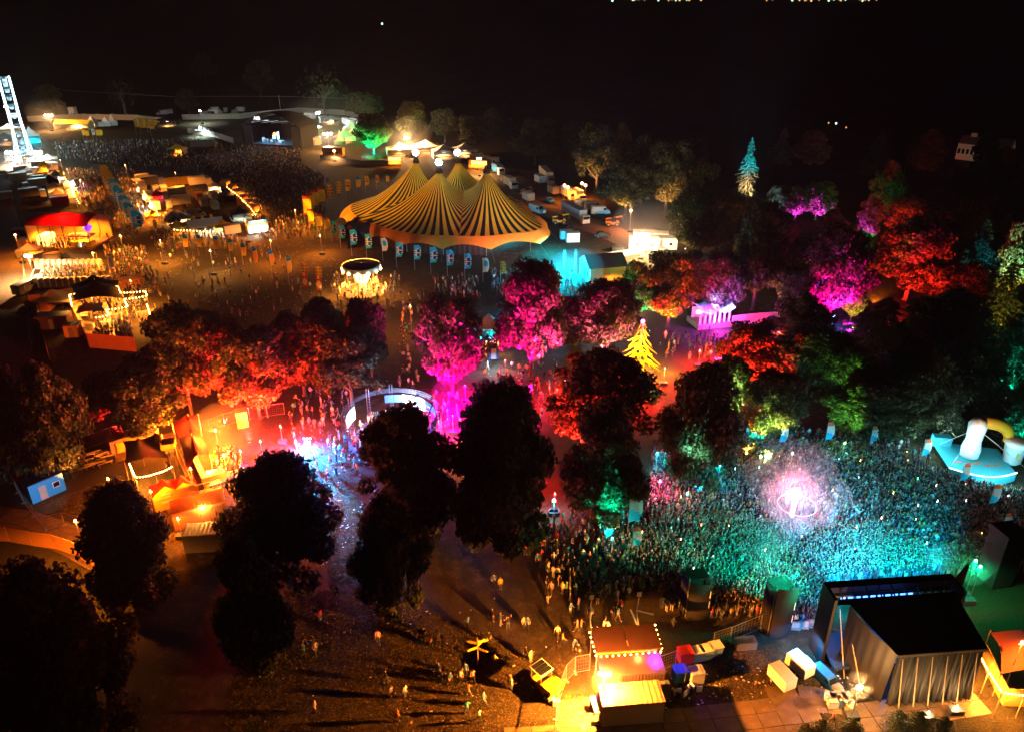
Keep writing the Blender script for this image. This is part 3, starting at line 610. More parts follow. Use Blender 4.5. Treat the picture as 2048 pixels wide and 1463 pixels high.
def marquee(x, y, label, L, d, eave, ridge, rz, cloth, p=None, walls=True, wallm=None, light=None, kw=0, arched=False, group=None):
    """ridge or arched tent, long side along local x"""
    p = p or G(x, y); o = thing('marquee_tent', label, 'tent', p, rz, group); b = MB(); n = 10; rows = []
    for i in range(9):
        xx = -L / 2 + L * i / 8; row = []
        for j in range(n + 1):
            t = j / n; yy = -d / 2 + d * t
            z = eave + (ridge - eave) * (math.sin(PI * t) if arched else 1 - abs(2 * t - 1)); row.append((xx, yy, z - (.12 if (i % 2 and not arched) else 0)))
        rows.append(row)
    b.grid(rows).build('roof', cloth, o)
    for s_ in (-1, 1):
        for i in range(5): MB().tube((-L / 2 + L * i / 4, s_ * (d / 2 - .05), 0), (-L / 2 + L * i / 4, s_ * (d / 2 - .05), eave), .06, n=5).build('leg', STEEL, o)
        if walls:
            g_ = MB().face([(s_ * (L / 2 - .05), -d / 2 + .1, 0), (s_ * (L / 2 - .05), d / 2 - .1, 0), (s_ * (L / 2 - .05), d / 2 - .1, eave), (s_ * (L / 2 - .05), 0, ridge - .15), (s_ * (L / 2 - .05), -d / 2 + .1, eave)]); g_.build('gable_wall', wallm or cloth, o)
    if walls: MB().box((0, d / 2 - .12, eave / 2), (L - .3, .04, eave - .1)).build('back_wall', wallm or cloth, o)
    if light: lamp(p + Vector((0, 0, eave - .3)), light, kw, .4)
    return o
def stretch_tent(pts, label, peaks, low, cloth, parent=None, z0=0.0, name='stretch_tent', poles=True):
    """free-form stretched cloth over a quad of ground pixels; peaks: (u,v,height)"""
    P = [G(*q) if not isinstance(q, Vector) else q for q in pts]; o = parent or thing(name, label, 'tent', ((P[0] + P[2]) / 2).to_tuple()[:2] + (0,)); base = Vector(o.location); n = 18; rows = []
    def at(u, v):
        q = P[0].lerp(P[1], u).lerp(P[3].lerp(P[2], u), v); z = low
        for a, b_, h in peaks: z = max(z, low + (h - low) * math.exp(-3.6 * math.hypot(u - a, v - b_)) * 1.0)
        return q, z
    for i in range(n + 1):
        u = i / n; row = []
        for j in range(n + 1):
            v = j / n; pin = .06 * (math.sin(PI * u) * (1 if v in (0, 1) else 0) + math.sin(PI * v) * (1 if u in (0, 1) else 0))
            uu = u + (.5 - u) * pin * 2; vv = v + (.5 - v) * pin * 2; q, z = at(uu, vv); row.append(q - base + Vector((0, 0, z + z0)))
        rows.append(row)
    MB().grid(rows).build('canopy', cloth, o, True)
    if poles:
        for a, b_, h in list(peaks) + [(0, 0, low), (1, 0, low), (1, 1, low), (0, 1, low)]:
            q, z = at(a, b_); q = q - base; MB().tube((q.x, q.y, 0), (q.x, q.y, z + z0 + .25), .06, n=5).build('pole', WOOD, o)
    return o
def fence(pts, label, step=3.4, h=2.0, cloth=None, name='mesh_fence', cat='fence', panelname='fence_panel', thick=.05):
    """a run of panels between ground pixels; mesh panels or solid boards"""
    P = [G(*q) for q in pts]; o = thing(name, label, cat, P[0]); key = (name, h, cloth.name if cloth else '')
    for a, b in zip(P, P[1:]):
        d = b - a; n = max(1, round(d.length / step)); L = d.length / n; rz = math.atan2(d.y, d.x)
        for i in range(n):
            q = a + d * ((i + .5) / n) - P[0]
            if cloth:
                me = cached(key + (round(L, 1),), lambda: MB().box((0, 0, h / 2), (L * .985, thick, h)).mesh(panelname, cloth))
            else:
                def f():
                    m = MB()
                    for zz in (.12, h): m.tube((-L / 2, 0, zz), (L / 2, 0, zz), .028, n=4)
                    for xx in (-L / 2 + .04, L / 2 - .04): m.tube((xx, 0, 0), (xx, 0, h), .028, n=4)
                    for k in range(1, 9): m.tube((-L / 2 + L * k / 9, 0, .12), (-L / 2 + L * k / 9, 0, h), .007, n=3)
                    for k in range(1, 5): m.tube((-L / 2, 0, h * k / 5), (L / 2, 0, h * k / 5), .007, n=3)
                    m.box((-L / 2 + .04, 0, .06), (.22, .6, .12)); return m.mesh(panelname, STEEL)
                me = cached(key + (round(L, 1),), f)
            link(panelname, me, o, q + Vector((0, 0, 0.02 * ((i * 7) % 3))), (0, R((i * 37) % 5 - 2) * .5, rz))
    return o
def flood(x, y, z, label, kw, col=WARM, n=2, size=.3, head=.55, cone=155.0):
    """floodlight mast whose lamp shows at pixel (x,y), z metres up"""
    p = G(x, y, z); o = thing('floodlight_mast', label, 'floodlight', (p.x, p.y, 0))
    MB().box((0, 0, .3), (1.2, .8, .5)).build('base', DARKP, o); MB().tube((0, 0, .5), (0, 0, z - .2), .06, n=6, r2=.045).build('mast', STEEL, o); MB().box((0, 0, z - .25), (1.0 * head / .55, .08, .08)).build('cross_arm', STEEL, o)
    for i in range(n):
        b = MB(); b.ball(((i - (n - 1) / 2) * head * 1.3, 0, z), head * .5, 0, 10); b.build('lamp_head', cached(('hot', col), lambda: glow('flood glass %d' % len(MC), tuple(min(1, c * .4 + .6) for c in col) if sum(col) > 1.75 else tuple(min(1, c * .8 + .2) for c in col), 130 if sum(col) > 1.75 else 14)), o, True)
    lamp((p.x, p.y, z - head * .6), col, kw, size, None, cone); return o
def festoon(pts, label, n, sag=.35, posts=True, kw=0.0, col=FEST, r=.10, nlamp=4):
    """string of bulbs along 3-D points"""
    o = thing('festoon_lights', label, 'string lights', pts[0].to_tuple()[:2] + (0,)); base = Vector(o.location); cab = []; L = [0]
    for a, b in zip(pts, pts[1:]): L.append(L[-1] + (b - a).length)
    def at(s):
        for i in range(len(pts) - 1):
            if s <= L[i + 1] + 1e-6:
                t = (s - L[i]) / max(1e-6, L[i + 1] - L[i]); return pts[i].lerp(pts[i + 1], t) - Vector((0, 0, sag * 4 * t * (1 - t) * 0.5))
        return pts[-1]
    me = cached(('bulb', r), lambda: MB().ball((0, 0, -r), r, 0, 6).mesh('bulb', BULB))
    for i in range(n): link('bulb', me, o, at(L[-1] * (i + .5) / n) - base)
    MB().path([at(L[-1] * i / (n)) - base for i in range(n + 1)], .015, 0, 3).build('cable', BLACKM, o)
    if posts:
        for q in pts: MB().tube((q.x - base.x, q.y - base.y, 0), (q.x - base.x, q.y - base.y, q.z), .05, n=5).build('post', WOOD, o)
    for i in range(nlamp):
        if kw: lamp(at(L[-1] * (i + .5) / nlamp) - Vector((0, 0, .3)), col, kw / nlamp, .4)
    return o
def cabin(x, y, label, L=6.0, d=2.6, h=2.6, rz=0.0, paint=None, roofm=None, door=0, windows=2, p=None, name='site_cabin', cat='cabin', ribs=False):
    paint = paint or WHITEP; p = p or G(x, y); o = thing(name, label, cat, p, rz); b = MB(); b.box((0, 0, h / 2 + .12), (L, d, h - .1))
    if ribs:
        n = int(L / .3)
        for i in range(n):
            for s_ in (-1, 1): b.box((-L / 2 + L * (i + .5) / n, s_ * (d / 2 + .02), h / 2 + .1), (L / n * .5, .05, h - .4))
    b.build('body', paint, o); rf = MB(); rf.box((0, 0, h + .13), (L + .08, d + .08, .14))
    n = int(L / .45)
    for i in range(n): rf.box((-L / 2 + L * (i + .5) / n, 0, h + .22), (.12, d, .05))
    rf.build('roof', roofm or paint, o)
    if door is not None:
        dd = MB().box((door, -d / 2 - .03, 1.2), (.9, .05, 2.0)).build('door', GREYP, o); MB().box((door + .34, -d / 2 - .08, 1.15), (.05, .06, .2)).build('handle', DARKP, dd)
    for i in range(windows):
        wx = -L / 2 + L * (i + .5) / windows
        if door is not None and abs(wx - door) < .9: wx += 1.1
        w_ = MB().box((wx, -d / 2 - .025, 1.6), (.9, .05, .8)).build('window', WHITEP, o); MB().box((wx, -d / 2 - .055, 1.6), (.76, .03, .66)).build('pane', GLASS, w_)
    return o
def stall(x, y, label, L=4.0, d=2.4, h=2.8, rz=0.0, paint=None, inner=None, sign=None, awn=None, light=WARM, kw=1.0, p=None, wheel=True):
    """catering trailer with an open lit hatch on its -y side"""
    paint = paint or WHITEP; p = p or G(x, y); o = thing('food_stall', label, 'stall', p, rz); b = MB()
    b.box((0, d * .1, .75), (L, d * .8, .8)).box((0, d / 2 - .05, h / 2 + .2), (L, .1, h - .4)).box((-L / 2 + .05, 0, h / 2 + .2), (.1, d * .98, h - .4)).box((L / 2 - .05, 0, h / 2 + .2), (.1, d * .98, h - .4)); b.build('body', paint, o)
    MB().box((0, 0, h + .06), (L + .1, d + .1, .14)).build('roof', paint, o); MB().box((0, d / 2 - .14, h * .62), (L - .25, .04, h * .5)).build('lit_interior', inner or LITW, o)
    MB().box((0, -d / 2 - .2, 1.12), (L - .2, .5, .07)).build('counter', TIN, o)
    aw = MB().face([(-L / 2, -d / 2, h), (L / 2, -d / 2, h), (L / 2, -d / 2 - 1.1, h + .45), (-L / 2, -d / 2 - 1.1, h + .45)]).build('hatch', awn or paint, o)
    if sign: MB().box((0, -d / 2 - .02, h + .5), (L * .85, .08, .62)).build('sign', sign, o)
    if wheel: wheels(o, [(-.5, -d / 2 + .2), (-.5, d / 2 - .2)], .32, .2)
    lp = p + Matrix.Rotation(rz, 4, 'Z') @ Vector((0, -d / 2 - .3, h - .2)); lamp(lp, light, kw, .3); return o
FLG = {}
def flag_cloth(kind):
    def f():
        rng = random.Random(hash(kind) % 999 if not isinstance(kind, str) else sum(map(ord, kind))); w, h = (1.15, 3.4); rows = []
        for i in range(15):
            z = i / 14; row = []
            for j in range(6):
                u = j / 5; ww = w * (1 - .35 * max(0, (z - .7) / .3) ** 2) * (.75 + .25 * min(1, z * 3)); row.append((u * ww + .02, .22 * math.sin(u * 3.2 + z * 4 + rng.random() * .1) * u, z * h))
            rows.append(row)
        def mi(i, j):
            z = i / 14
            if kind == 'yellow': return 1 if (i < 1 or i > 11) else 0
            if kind == 'orange': return 1 if (4 < i < 7 and j < 4) or (i == 9) else 0
            if kind == 'blue': return 1 if math.hypot((i - 6) / 3.4, (j - 2) / 2.2) < 1 and not (i == 6 or j == 1) else (2 if math.hypot((i - 6) / 4.2, (j - 2) / 2.8) < 1 else 0)
            if kind == 'white': return 1 if math.hypot((i - 8) / 3.2, (j - 2) / 2) < 1 else 0
            if kind == 'stripe': return 1 if i in (10, 12) else (2 if i in (11, 13) else 0)
            if kind == 'tricolour': return 1 if i < 6 - j * .6 else (0 if i < 11 else 2)
            if kind == 'mix': return (i * 7 + j * 3 + i * j) % 3
            return 0
        mm = {'yellow': ['flag yellow', 'flag red'], 'orange': ['flag amber', 'flag brown'], 'blue': ['flag blue', 'flag navy', 'flag white'], 'white': ['flag cream', 'flag blue'], 'stripe': ['flag amber', 'flag blue', 'flag navy'], 'tricolour': ['flag white', 'flag blue', 'flag coral'], 'mix': ['flag amber', 'flag red', 'flag green']}[kind]
        cols = {'flag yellow': (.85, .58, .03), 'flag red': (.5, .03, .01), 'flag amber': (.75, .36, .03), 'flag brown': (.3, .06, .02), 'flag blue': (.02, .42, .62), 'flag navy': (.02, .05, .22), 'flag white': (.6, .6, .55), 'flag cream': (.72, .66, .5), 'flag coral': (.75, .16, .06), 'flag green': (.06, .3, .08)}
        b = MB(); b.grid(rows, mi); return b.mesh('cloth', [cloth_mat(m, cols[m]) for m in mm], True)
    return cached(('flag', kind), f)
def cloth_mat(name, col):
    if name in MATS: return MATS[name]
    m = bpy.data.materials.new(name); m.use_nodes = True; t = m.node_tree; t.nodes.remove(t.nodes['Principled BSDF']); d = t.nodes.new('ShaderNodeBsdfDiffuse'); tr = t.nodes.new('ShaderNodeBsdfTranslucent'); ms = t.nodes.new('ShaderNodeMixShader'); ms.inputs[0].default_value = .4
    n = t.nodes.new('ShaderNodeTexNoise'); n.inputs['Scale'].default_value = 2.0; mx = t.nodes.new('ShaderNodeMix'); mx.data_type = 'RGBA'; mx.inputs[6].default_value = (*[c * .75 for c in col], 1); mx.inputs[7].default_value = (*col, 1); t.links.new(n.outputs[0], mx.inputs[0])
    for q in (d, tr): t.links.new(mx.outputs[2], q.inputs[0])
    t.links.new(d.outputs[0], ms.inputs[1]); t.links.new(tr.outputs[0], ms.inputs[2]); t.links.new(ms.outputs[0], t.nodes['Material Output'].inputs[0]); MATS[name] = m; return m
def flag(xt, yt, ybase, kind, label, group, hgt=None, rz=None, xb=None, s=None):
    """tall flag: pole foot at (xb,ybase), tip at row yt"""
    p = G(xb if xb is not None else xt, ybase); h = hgt or tall(p, yt); i = len(FLG); FLG[i] = 1; o = thing('festival_flag', label, 'flag', p, 0, group)
    link('pole', cached(('pole', round(h, 1)), lambda: MB().tube((0, 0, 0), (0, 0, h), .05, n=5, r2=.03).mesh('pole', STEEL)), o)
    c = link('cloth', flag_cloth(kind), o, (0, 0, h * .42), (0, R((i * 13) % 7 - 3), rz if rz is not None else R((i * 29) % 30 - 15 + 10))); k = h * .57 / 3.4; c.scale = (k * (s or 1.0) * 1.25, k, k)
    return o
def text_on(s, size, m, parent, loc, rot, depth=.03, name='lettering', align='CENTER'):
    c = bpy.data.curves.new(name, 'FONT'); c.body = s; c.size = size; c.extrude = depth; c.align_x = align; c.align_y = 'CENTER'; c.resolution_u = 2; tmp = bpy.data.objects.new(name, c); COL.objects.link(tmp)
    dg = bpy.context.evaluated_depsgraph_get(); me = bpy.data.meshes.new_from_object(tmp.evaluated_get(dg)); bpy.data.objects.remove(tmp); me.materials.clear(); me.materials.append(m); return link(name, me, parent, loc, rot)
# ================================================================== far left: wheel, main stage, backstage
def ferris():
    p = Vector((-191.5, 309.9, 0)); o = thing('ferris_wheel', 'tall observation wheel seen edge on with blue white lights', 'ferris wheel', p, math.atan2(p.y, p.x)); RAD, CZ, HW = 13.6, 15.6, 1.75
    LED = glow('wheel lights', (.55, .95, 1), 9, True); n = 24
    for s in (-1, 1):
        pts = [(RAD * math.cos(2 * PI * i / 36), s * HW, CZ + RAD * math.sin(2 * PI * i / 36)) for i in range(37)]; MB().path(pts, .27, 0, 5).build('rim', LED, o)
        pts = [(RAD * .86 * math.cos(2 * PI * i / 36), s * HW, CZ + RAD * .86 * math.sin(2 * PI * i / 36)) for i in range(37)]; MB().path(pts, .1, 0, 4).build('inner_rim', WHITEP, o)
        for i in range(12):
            a = 2 * PI * i / 12; MB().tube((0, s * HW * .7, CZ), (RAD * math.cos(a), s * HW, CZ + RAD * math.sin(a)), .09, n=4).build('spoke', LED if i % 2 else WHITEP, o)
        for q in (-1, 1): MB().tube((q * 6.5, s * 3.2, 0), (0, s * 1.6, CZ), .3, n=6, r2=.2).build('support_leg', WHITEP, o)
    MB().tube((0, -2, CZ), (0, 2, CZ), .6, n=10).build('hub', WHITEP, o); GP = mat('gondola paint', (.5, .55, .6), .4)
    for i in range(n):
        a = 2 * PI * (i + .5) / n; c = (RAD * math.cos(a), 0, CZ + RAD * math.sin(a)); MB().tube((c[0], -HW, c[2]), (c[0], HW, c[2]), .07, n=4).build('axle_bar', WHITEP, o)
        g_ = MB().lathe([(.15, -1.5), (.75, -1.3), (.8, -.8)], 8, 0, (c[0], 0, c[2])).build('gondola', GP, o, True); MB().lathe([(.85, -.25), (.1, .05)], 8, 0, (c[0], 0, c[2])).build('canopy', BLUEP, g_)
    MB().box((0, 0, .4), (10, 6, .8)).build('boarding_platform', TIN, o)
    f = p.normalized()
    for z, k in ((4, 20), (14, 26), (25, 14)): lamp(p - f * 2.6 + Vector((2.5, 0, z)), (.6, .95, 1), k * .5, 1.0, None, 360)
    return o
ferris()
flood(97, 231, 7, 'bright warm floodlight beyond the far boarding at the upper left', 45, WARM, 3, head=1.1, cone=360)
flood(12, 214, 12, 'tall floodlight mast at the far left edge behind the wheel', 20, (.9, 1, .9), 2, head=.7)
flood(22, 306, 5, 'white floodlight at the left foot of the wheel', 70, WHITE, 3, head=1.2); flood(72, 305, 5, 'white floodlight at the right foot of the wheel', 70, WHITE, 3, head=1.2)
flood(655, 268, 7, 'brightest floodlight among the backstage tents right of the main stage', 48, WARM, 3, head=1.1, cone=360); flood(636, 226, 9, 'cool white floodlight mast beside the bare tree', 40, (.8, .95, 1), 2, head=.8, cone=360)
flood(668, 302, 4, 'low floodlight on the orange backstage booth', 16, WARM, 1, head=.9); flood(813, 276, 7, 'floodlight mast left behind the striped tent by the three brown trees', 90, WARM, 2, head=1.0, cone=360)
flood(958, 318, 6, 'floodlight behind the right peak of the striped tent', 40, WARM, 2, head=.8); flood(400, 222, 6, 'cool floodlight beside the far parked vans', 16, (.8, 1, .9), 1, head=.8); flood(400, 255, 4, 'cool lamp between the tents left of the main stage', 14, (.7, 1, 1), 1, head=.8)
# boarding round the far site
fence([(56, 244), (160, 239), (268, 241), (330, 247)], 'long pale boarding along the far edge at the upper left', 4.0, 2.6, PALEB, 'boarding_fence', 'fence', 'board_panel', .08)
fence([(365, 240), (480, 238), (545, 231), (600, 226), (690, 231), (738, 243)], 'pale boarding curving behind the main stage and backstage tents', 4.0, 2.6, PALEB, 'boarding_fence', 'fence', 'board_panel', .08)
fence([(376, 266), (430, 275), (468, 288)], 'grey barrier wall left of the main stage', 3.6, 2.4, PALEB, 'boarding_fence', 'fence', 'board_panel', .08)
fence([(640, 318), (720, 330), (800, 330)], 'low grey barrier right of the main stage crowd', 3.6, 1.6, GREYC, 'boarding_fence', 'fence', 'board_panel', .08)
def main_stage():
    a, b = G(490, 294), G(604, 300); c = (a + b) / 2; d = b - a; L = d.length; o = thing('main_stage', 'large black arched festival stage facing the far crowd', 'stage', c, math.atan2(d.y, d.x)); Dp, EH, RH = 15.0, 8.6, 14.2; rows = []
    for i in range(11):
        y = Dp * i / 10; row = []
        for j in range(15):
            t = j / 14; row.append((-L / 2 - .5 + (L + 1) * t, y - 1.5 * math.sin(PI * t) * (i == 0), EH + (RH - EH) * math.sin(PI * t) * (1.0 - .25 * i / 10) + (.2 if i % 2 else 0)))
        rows.append(row)
    RC = mat('stage roof cloth', (.035, .03, .03), .45, noise=.3, nscale=.4, spec=.4)
    MB().grid(rows).build('roof', RC, o, True)
    MB().box((0, Dp - .3, EH / 2), (L, .3, EH)).build('back_wall', BLACKC, o); MB().box((0, Dp / 2, .75), (L - 7, Dp, 1.5)).build('stage_deck', DARKP, o)
    for s in (-1, 1):
        MB().box((s * L / 2, Dp / 2, EH / 2), (.3, Dp, EH)).build('side_wall', BLACKC, o); MB().box((s * (L / 2 - 2.2), .3, EH / 2 + .3), (3.6, .35, EH - .4)).build('side_screen', mat('side screen mesh', (.06, .055, .055), .6), o)
    for i in range(5): MB().tube((-L / 2 + 4 + i * (L - 8) / 4, 1.0, EH + 1.2), (-L / 2 + 4 + i * (L - 8) / 4, Dp - 1, EH + .2), .15, n=4).build('roof_truss', STEEL, o)
    text_on('AIB', 2.0, glow('stage letters', (1, .97, .93), 2.2), o, (-L * .18, -1.62, 11.9), (PI / 2, 0, 0), .05)
    # band kit and stage lights
    for i, (x, y, w, h, m) in enumerate(((-5, 4, 1.2, 1.4, 'kit pale'), (-3.2, 5.5, 1.8, 1.0, 'kit white'), (-1, 3, 1.1, 1.8, 'kit pale'), (1, 5, 2, .9, 'kit white'), (3, 3.4, 1.2, 1.2, 'kit pale'), (-7, 5, 1.2, 1.7, 'kit white'))):
        MB().box((x, y, 1.5 + h / 2), (w, 1, h), 0, i).build('amplifier', mat(m, (.3, .32, .34) if m == 'kit pale' else (.6, .62, .62), .5), o)
    for x, y, z, w, h, c_ in ((-2.6, 9, 3.4, .7, 3, (.25, .7, 1)), (-4.4, 9, 2.8, 1.2, 1.6, (.3, .8, 1)), (-1.6, 8, 3.8, .5, 3, (.5, .8, 1))): MB().box((x, y, z), (w, .2, h)).build('light_panel', glow('stage panel %.1f' % x, c_, 3), o)
    MB().ball((-3.4, 8, 4.3), .7, 0, 8).build('red_lamp', REDL, o)
    for x in (-5, -1, 3.5): q = c + Matrix.Rotation(o.rotation_euler[2], 4, 'Z') @ Vector((x, 3, 5.5)); lamp(q, (.3, .65, 1), 2.2, .4)
    q = c + Matrix.Rotation(o.rotation_euler[2], 4, 'Z') @ Vector((0, -3, 9)); spot(q, q + Vector((0, -40, -10)), (.55, .8, 1), 16, 110, .9, .6)
main_stage()
# tents and stalls of the far site ------------------------------------------------
AV = ang(262, 440, 208, 335); AVN = AV - PI / 2
gazebo(66, 290, 'pale peaked tent with bright turquoise front right of the wheel', 6.5, None, 4.2, 7.5, WHITEC, AVN, (2, 3), TEALD, CYAN, 8, 3.5)
gazebo(20, 268, 'long pale fairground tent left of the wheel at half height', 9, 5, 2.6, 4.5, CREAM, AVN, (0, 2), CREAM, WARM, 8); gazebo(14, 290, 'grey peaked fairground tent at the left edge by the wheel foot', 9, 6, 3, 5.2, GREYC, AVN, (1, 2, 3), GREYC, WARM, 5)
marquee(150, 258, 'long amber lit marquee before the far boarding', 17, 5, 2.6, 4.2, R(-6), YELC, None, True, CREAM, WARM, 24); gazebo(186, 254, 'white peaked tent at the right end of the amber marquee', 5, None, 2.4, 5, WHITEC, 0, (1, 2, 3), None, WARM, 6)
gazebo(213, 252, 'left one of two grey white tents behind the yellow flags', 5.5, None, 1.8, 4.4, WHITEC, .2, (0, 1, 2, 3)); gazebo(226, 251, 'taller right one of two grey white tents behind the yellow flags', 4.5, None, 2.2, 5.2, WHITEC, .4, (0, 1, 2, 3))
gazebo(336, 252, 'black peaked bar tent far left of the main stage', 10, 6, 3, 5, BLACKC, 0, (2,), BLACKC, WARM, 10)
gazebo(407, 270, 'white lit gazebo beside the cool lamp left of the main stage', 6, 4, 2.4, 4, WHITEC, -.1, (2,), None, WHITE, 10)
gazebo(356, 309, 'orange lit gazebo standing in the far crowd', 6, 4.5, 2.6, 4.2, YELC, -.15, (1, 2), CREAM, SODIUM, 12); marquee(410, 302, 'grey arched marquee in the far crowd', 9, 5, 2, 4, R(8), GREYC, None, True, None, None, 0, True)
for i, (x, y, s, lab) in enumerate(((620, 268, 9, 'wide pale backstage tent beside the main stage'), (690, 285, 8, 'white backstage tent with a high peak'), (705, 268, 8, 'white backstage tent behind the green lit tree'), (662, 248, 9, 'grey flat backstage tent below the far boarding'), (720, 262, 5, 'narrow white backstage tent beside the two coaches'))):
    gazebo(x, y, lab, s, s * .8, 2.8, 5.6 if i != 3 else 4.0, WHITEC if i != 3 else GREYC, .2 * i - .3, (1, 2, 3) if i != 1 else (2,), CREAM if i == 1 else None, WARM, 9)
gazebo(681, 292, 'small grey tent with a needle peak below the backstage tents', 4.5, None, 2.4, 6.5, GREYC, .3, (1, 2), None)
cabin(668, 313, 'orange backstage booth below the needle peaked tent', 8, 3, 3.4, R(-8), ORGC, TIN, -2, 2)
cabin(627, 290, 'cream backstage cabin at the right side of the main stage', 6, 3, 3, R(-8), CREAM, TIN, 1, 1); cabin(655, 246, 'white lit cabin by the far boarding under the bare tree', 7, 3, 2.8, R(-4), WHITEP, WHITEP, 0, 2)
vehicle('lorry', 706, 258, R(-60), 'left one of two white coaches parked behind the backstage tents'); vehicle('lorry', 722, 258, R(-60), 'right one of two white coaches parked behind the backstage tents')
vehicle('truck', 612, 240, R(160), 'white truck behind the main stage roof'); vehicle('truck', 600, 246, R(165), 'white truck partly behind the main stage, lower of two')
# tents behind the striped tent
for x, y, s, cl, lab in ((800, 312, 10, CREAM, 'brown white tent left behind the striped tent'), (852, 306, 11, WHITEC, 'broad pale tent between the two left peaks of the striped tent'), (888, 316, 9, WHITEC, 'pale tent seen between the front and back peaks'), (930, 312, 9, WHITEC, 'pale tent right behind the back peak of the striped tent')):
    gazebo(x, y, lab, s, s * .7, 3, 5.2, cl, .25, (1, 2, 3), None, WARM, 12)
for x, y, lab in ((953, 322, 'left one of three small white cabins right of the back peak'), (968, 326, 'middle one of three small white cabins right of the back peak'), (985, 330, 'right one of three small white cabins right of the back peak')): cabin(x, y, lab, 4.5, 2.5, 2.6, R(-20), WHITEP, WHITEP, 0, 1)
stall(958, 338, 'amber lit food stall behind the right peak of the striped tent', 7, 3, 3.2, R(-15), ORGP, LITY, None, None, SODIUM, 12); stall(790, 330, 'amber lit booth left behind the striped tent', 5, 3, 3, R(10), CREAM, LITY, None, None, SODIUM, 8)
# far parked cars and vans
for i in range(12): vehicle('car', 168 + i * 9.5, 233.5 + (i % 3) * .7, R(80 + (i * 17) % 20), 'dark car, %s from left in the far row behind the pale boarding' % ordinal(i), DARKP if i % 3 else GREYP, 'cars parked behind the far boarding')
for i, (x, y) in enumerate(((412, 232), (438, 230), (452, 226), (470, 230), (480, 224), (428, 224), (325, 231), (335, 229))): vehicle('van', x, y, R(60 + i * 25), 'pale van, %s of those beyond the tents left of the main stage' % ordinal(i), WHITEP if i % 3 else GREYP, 'vans parked beyond the main stage')
cabin(148, 234, 'small pale box cabin standing alone on the lit green strip', 3, 3, 4.5, 0, WHITEP, WHITEP, 0, 1)
# overhead wire on the far slope
for x0, lab in ((563, 'utility pole with stay wire behind the main stage'), (250, 'white leaning pole beyond the far boarding')):
    p = G(x0, 236 if x0 > 300 else 228); o = thing('utility_pole', lab, 'pole', p); MB().tube((0, 0, 0), (0, 0, 11), .16, n=6, r2=.1).build('shaft', mat('pale pole', (.4, .36, .3), .8), o); MB().box((0, 0, 10.4), (1.6, .1, .1)).build('cross_arm', WOOD, o)
    if x0 > 300: MB().tube((0, 0, 9), (6, 0, 0), .03, n=3).build('stay_wire', STEEL, o)
w = thing('overhead_wire', 'thin overhead wire running along the dark far slope', 'wire', G(563, 236)); b0 = G(563, 236)
MB().path([G(135, 225) - b0 + Vector((0, 0, 11)), G(350, 230) - b0 + Vector((0, 0, 9)), Vector((0, 0, 10.4)), G(740, 236) - b0 + Vector((0, 0, 9))], .05, 0, 3).build('cable', mat('pale cable', (.5, .48, .42), .6), w)
# big banner flags at the far end
for i, (x, yt, yb, k) in enumerate(((273, 236, 268, 'mix'), (283, 236, 270, 'mix'), (297, 240, 268, 'stripe'), (303, 240, 272, 'orange'), (310, 238, 262, 'yellow'), (168, 258, 282, 'yellow'), (175, 260, 282, 'yellow'), (187, 258, 280, 'white'), (195, 258, 282, 'yellow'), (201, 258, 282, 'yellow'))):
    flag(x, yt, yb, k, '%s flag from left of the far banner group at the end of the field' % ordinal(sorted([273, 283, 297, 303, 310, 168, 175, 187, 195, 201]).index(x)), 'flags at the far end of the field', s=2.2 if i < 2 else 1.2)
# distant house and lights of the valley
def country_house():
    a, b = G(1910, 318), G(2014, 330); d = b - a; o = thing('country_house', 'long pale country house far off at the upper right', 'house', (a + b) / 2, math.atan2(d.y, d.x)); L = d.length; WL = mat('house wall', (.5, .42, .36), .85); RF = mat('slate roof', (.12, .1, .1), .7)
    MB().box((0, 4, 3), (L, 9, 6)).build('wall', WL, o); r = prism_y([(-5, 6), (0, 8.6), (5, 6)], L, RF).build('roof', RF, o, loc=(0, 4, 0)); r.rotation_euler = (0, 0, PI / 2)
    for i, x in enumerate((-L * .28, L * .02)): MB().box((x, 4, 8.6), (2, 1.4, 2)).build('chimney', WL, o)
    for i in range(12):
        w_ = MB().box((-L / 2 + L * (i + .5) / 12, -.55, 3.2), (1.3, .1, 2.2)).build('window', WHITEP, o); MB().box((-L / 2 + L * (i + .5) / 12, -.62, 3.2), (1.0, .06, 1.9)).build('pane', GLASS, w_)
    q = (a + b) / 2; spot(q + Vector((-10, -16, .6)), q + Vector((0, 0, 6)), (1, .6, .4), 2.2, 120, .8); spot(q + Vector((18, -16, .6)), q + Vector((14, 0, 6)), (1, .6, .4), 2.2, 120, .8)
country_house()
rng = random.Random(3)
TOWN = [(1222 + rng.uniform(0, 180) if i < 16 else 1510 + rng.uniform(0, 250), rng.uniform(1, 5), i) for i in range(40)] + [(1670, 258, 90), (1690, 266, 91), (1655, 257, 92), (765, 60, 93)]
for x, y, i in sorted(TOWN):
    p = G(x, y + (6 if y < 20 else 2)); o = thing('distant_street_lamp', '%s distant street lamp from left along the dark horizon' % ordinal(sorted(t[0] for t in TOWN).index(x)), 'street lamp', p, 0, 'lamps of the distant town'); s = p.y / 900
    MB().tube((0, 0, 0), (0, 0, 7 * min(s, 2)), .12 * s, n=4).build('post', DARKP, o); MB().ball((0, 0, 7 * min(s, 2)), .95 * s * (.5 + .8 * rng.random()), 0, 6).build('lantern', glow('town lamp %d' % (i % 3), ((1, .16, .03), (1, .38, .08), (1, .5, .2))[i % 3] if i < 90 else (.6, 1, .7), 1.6 if i % 3 else 2.6), o)
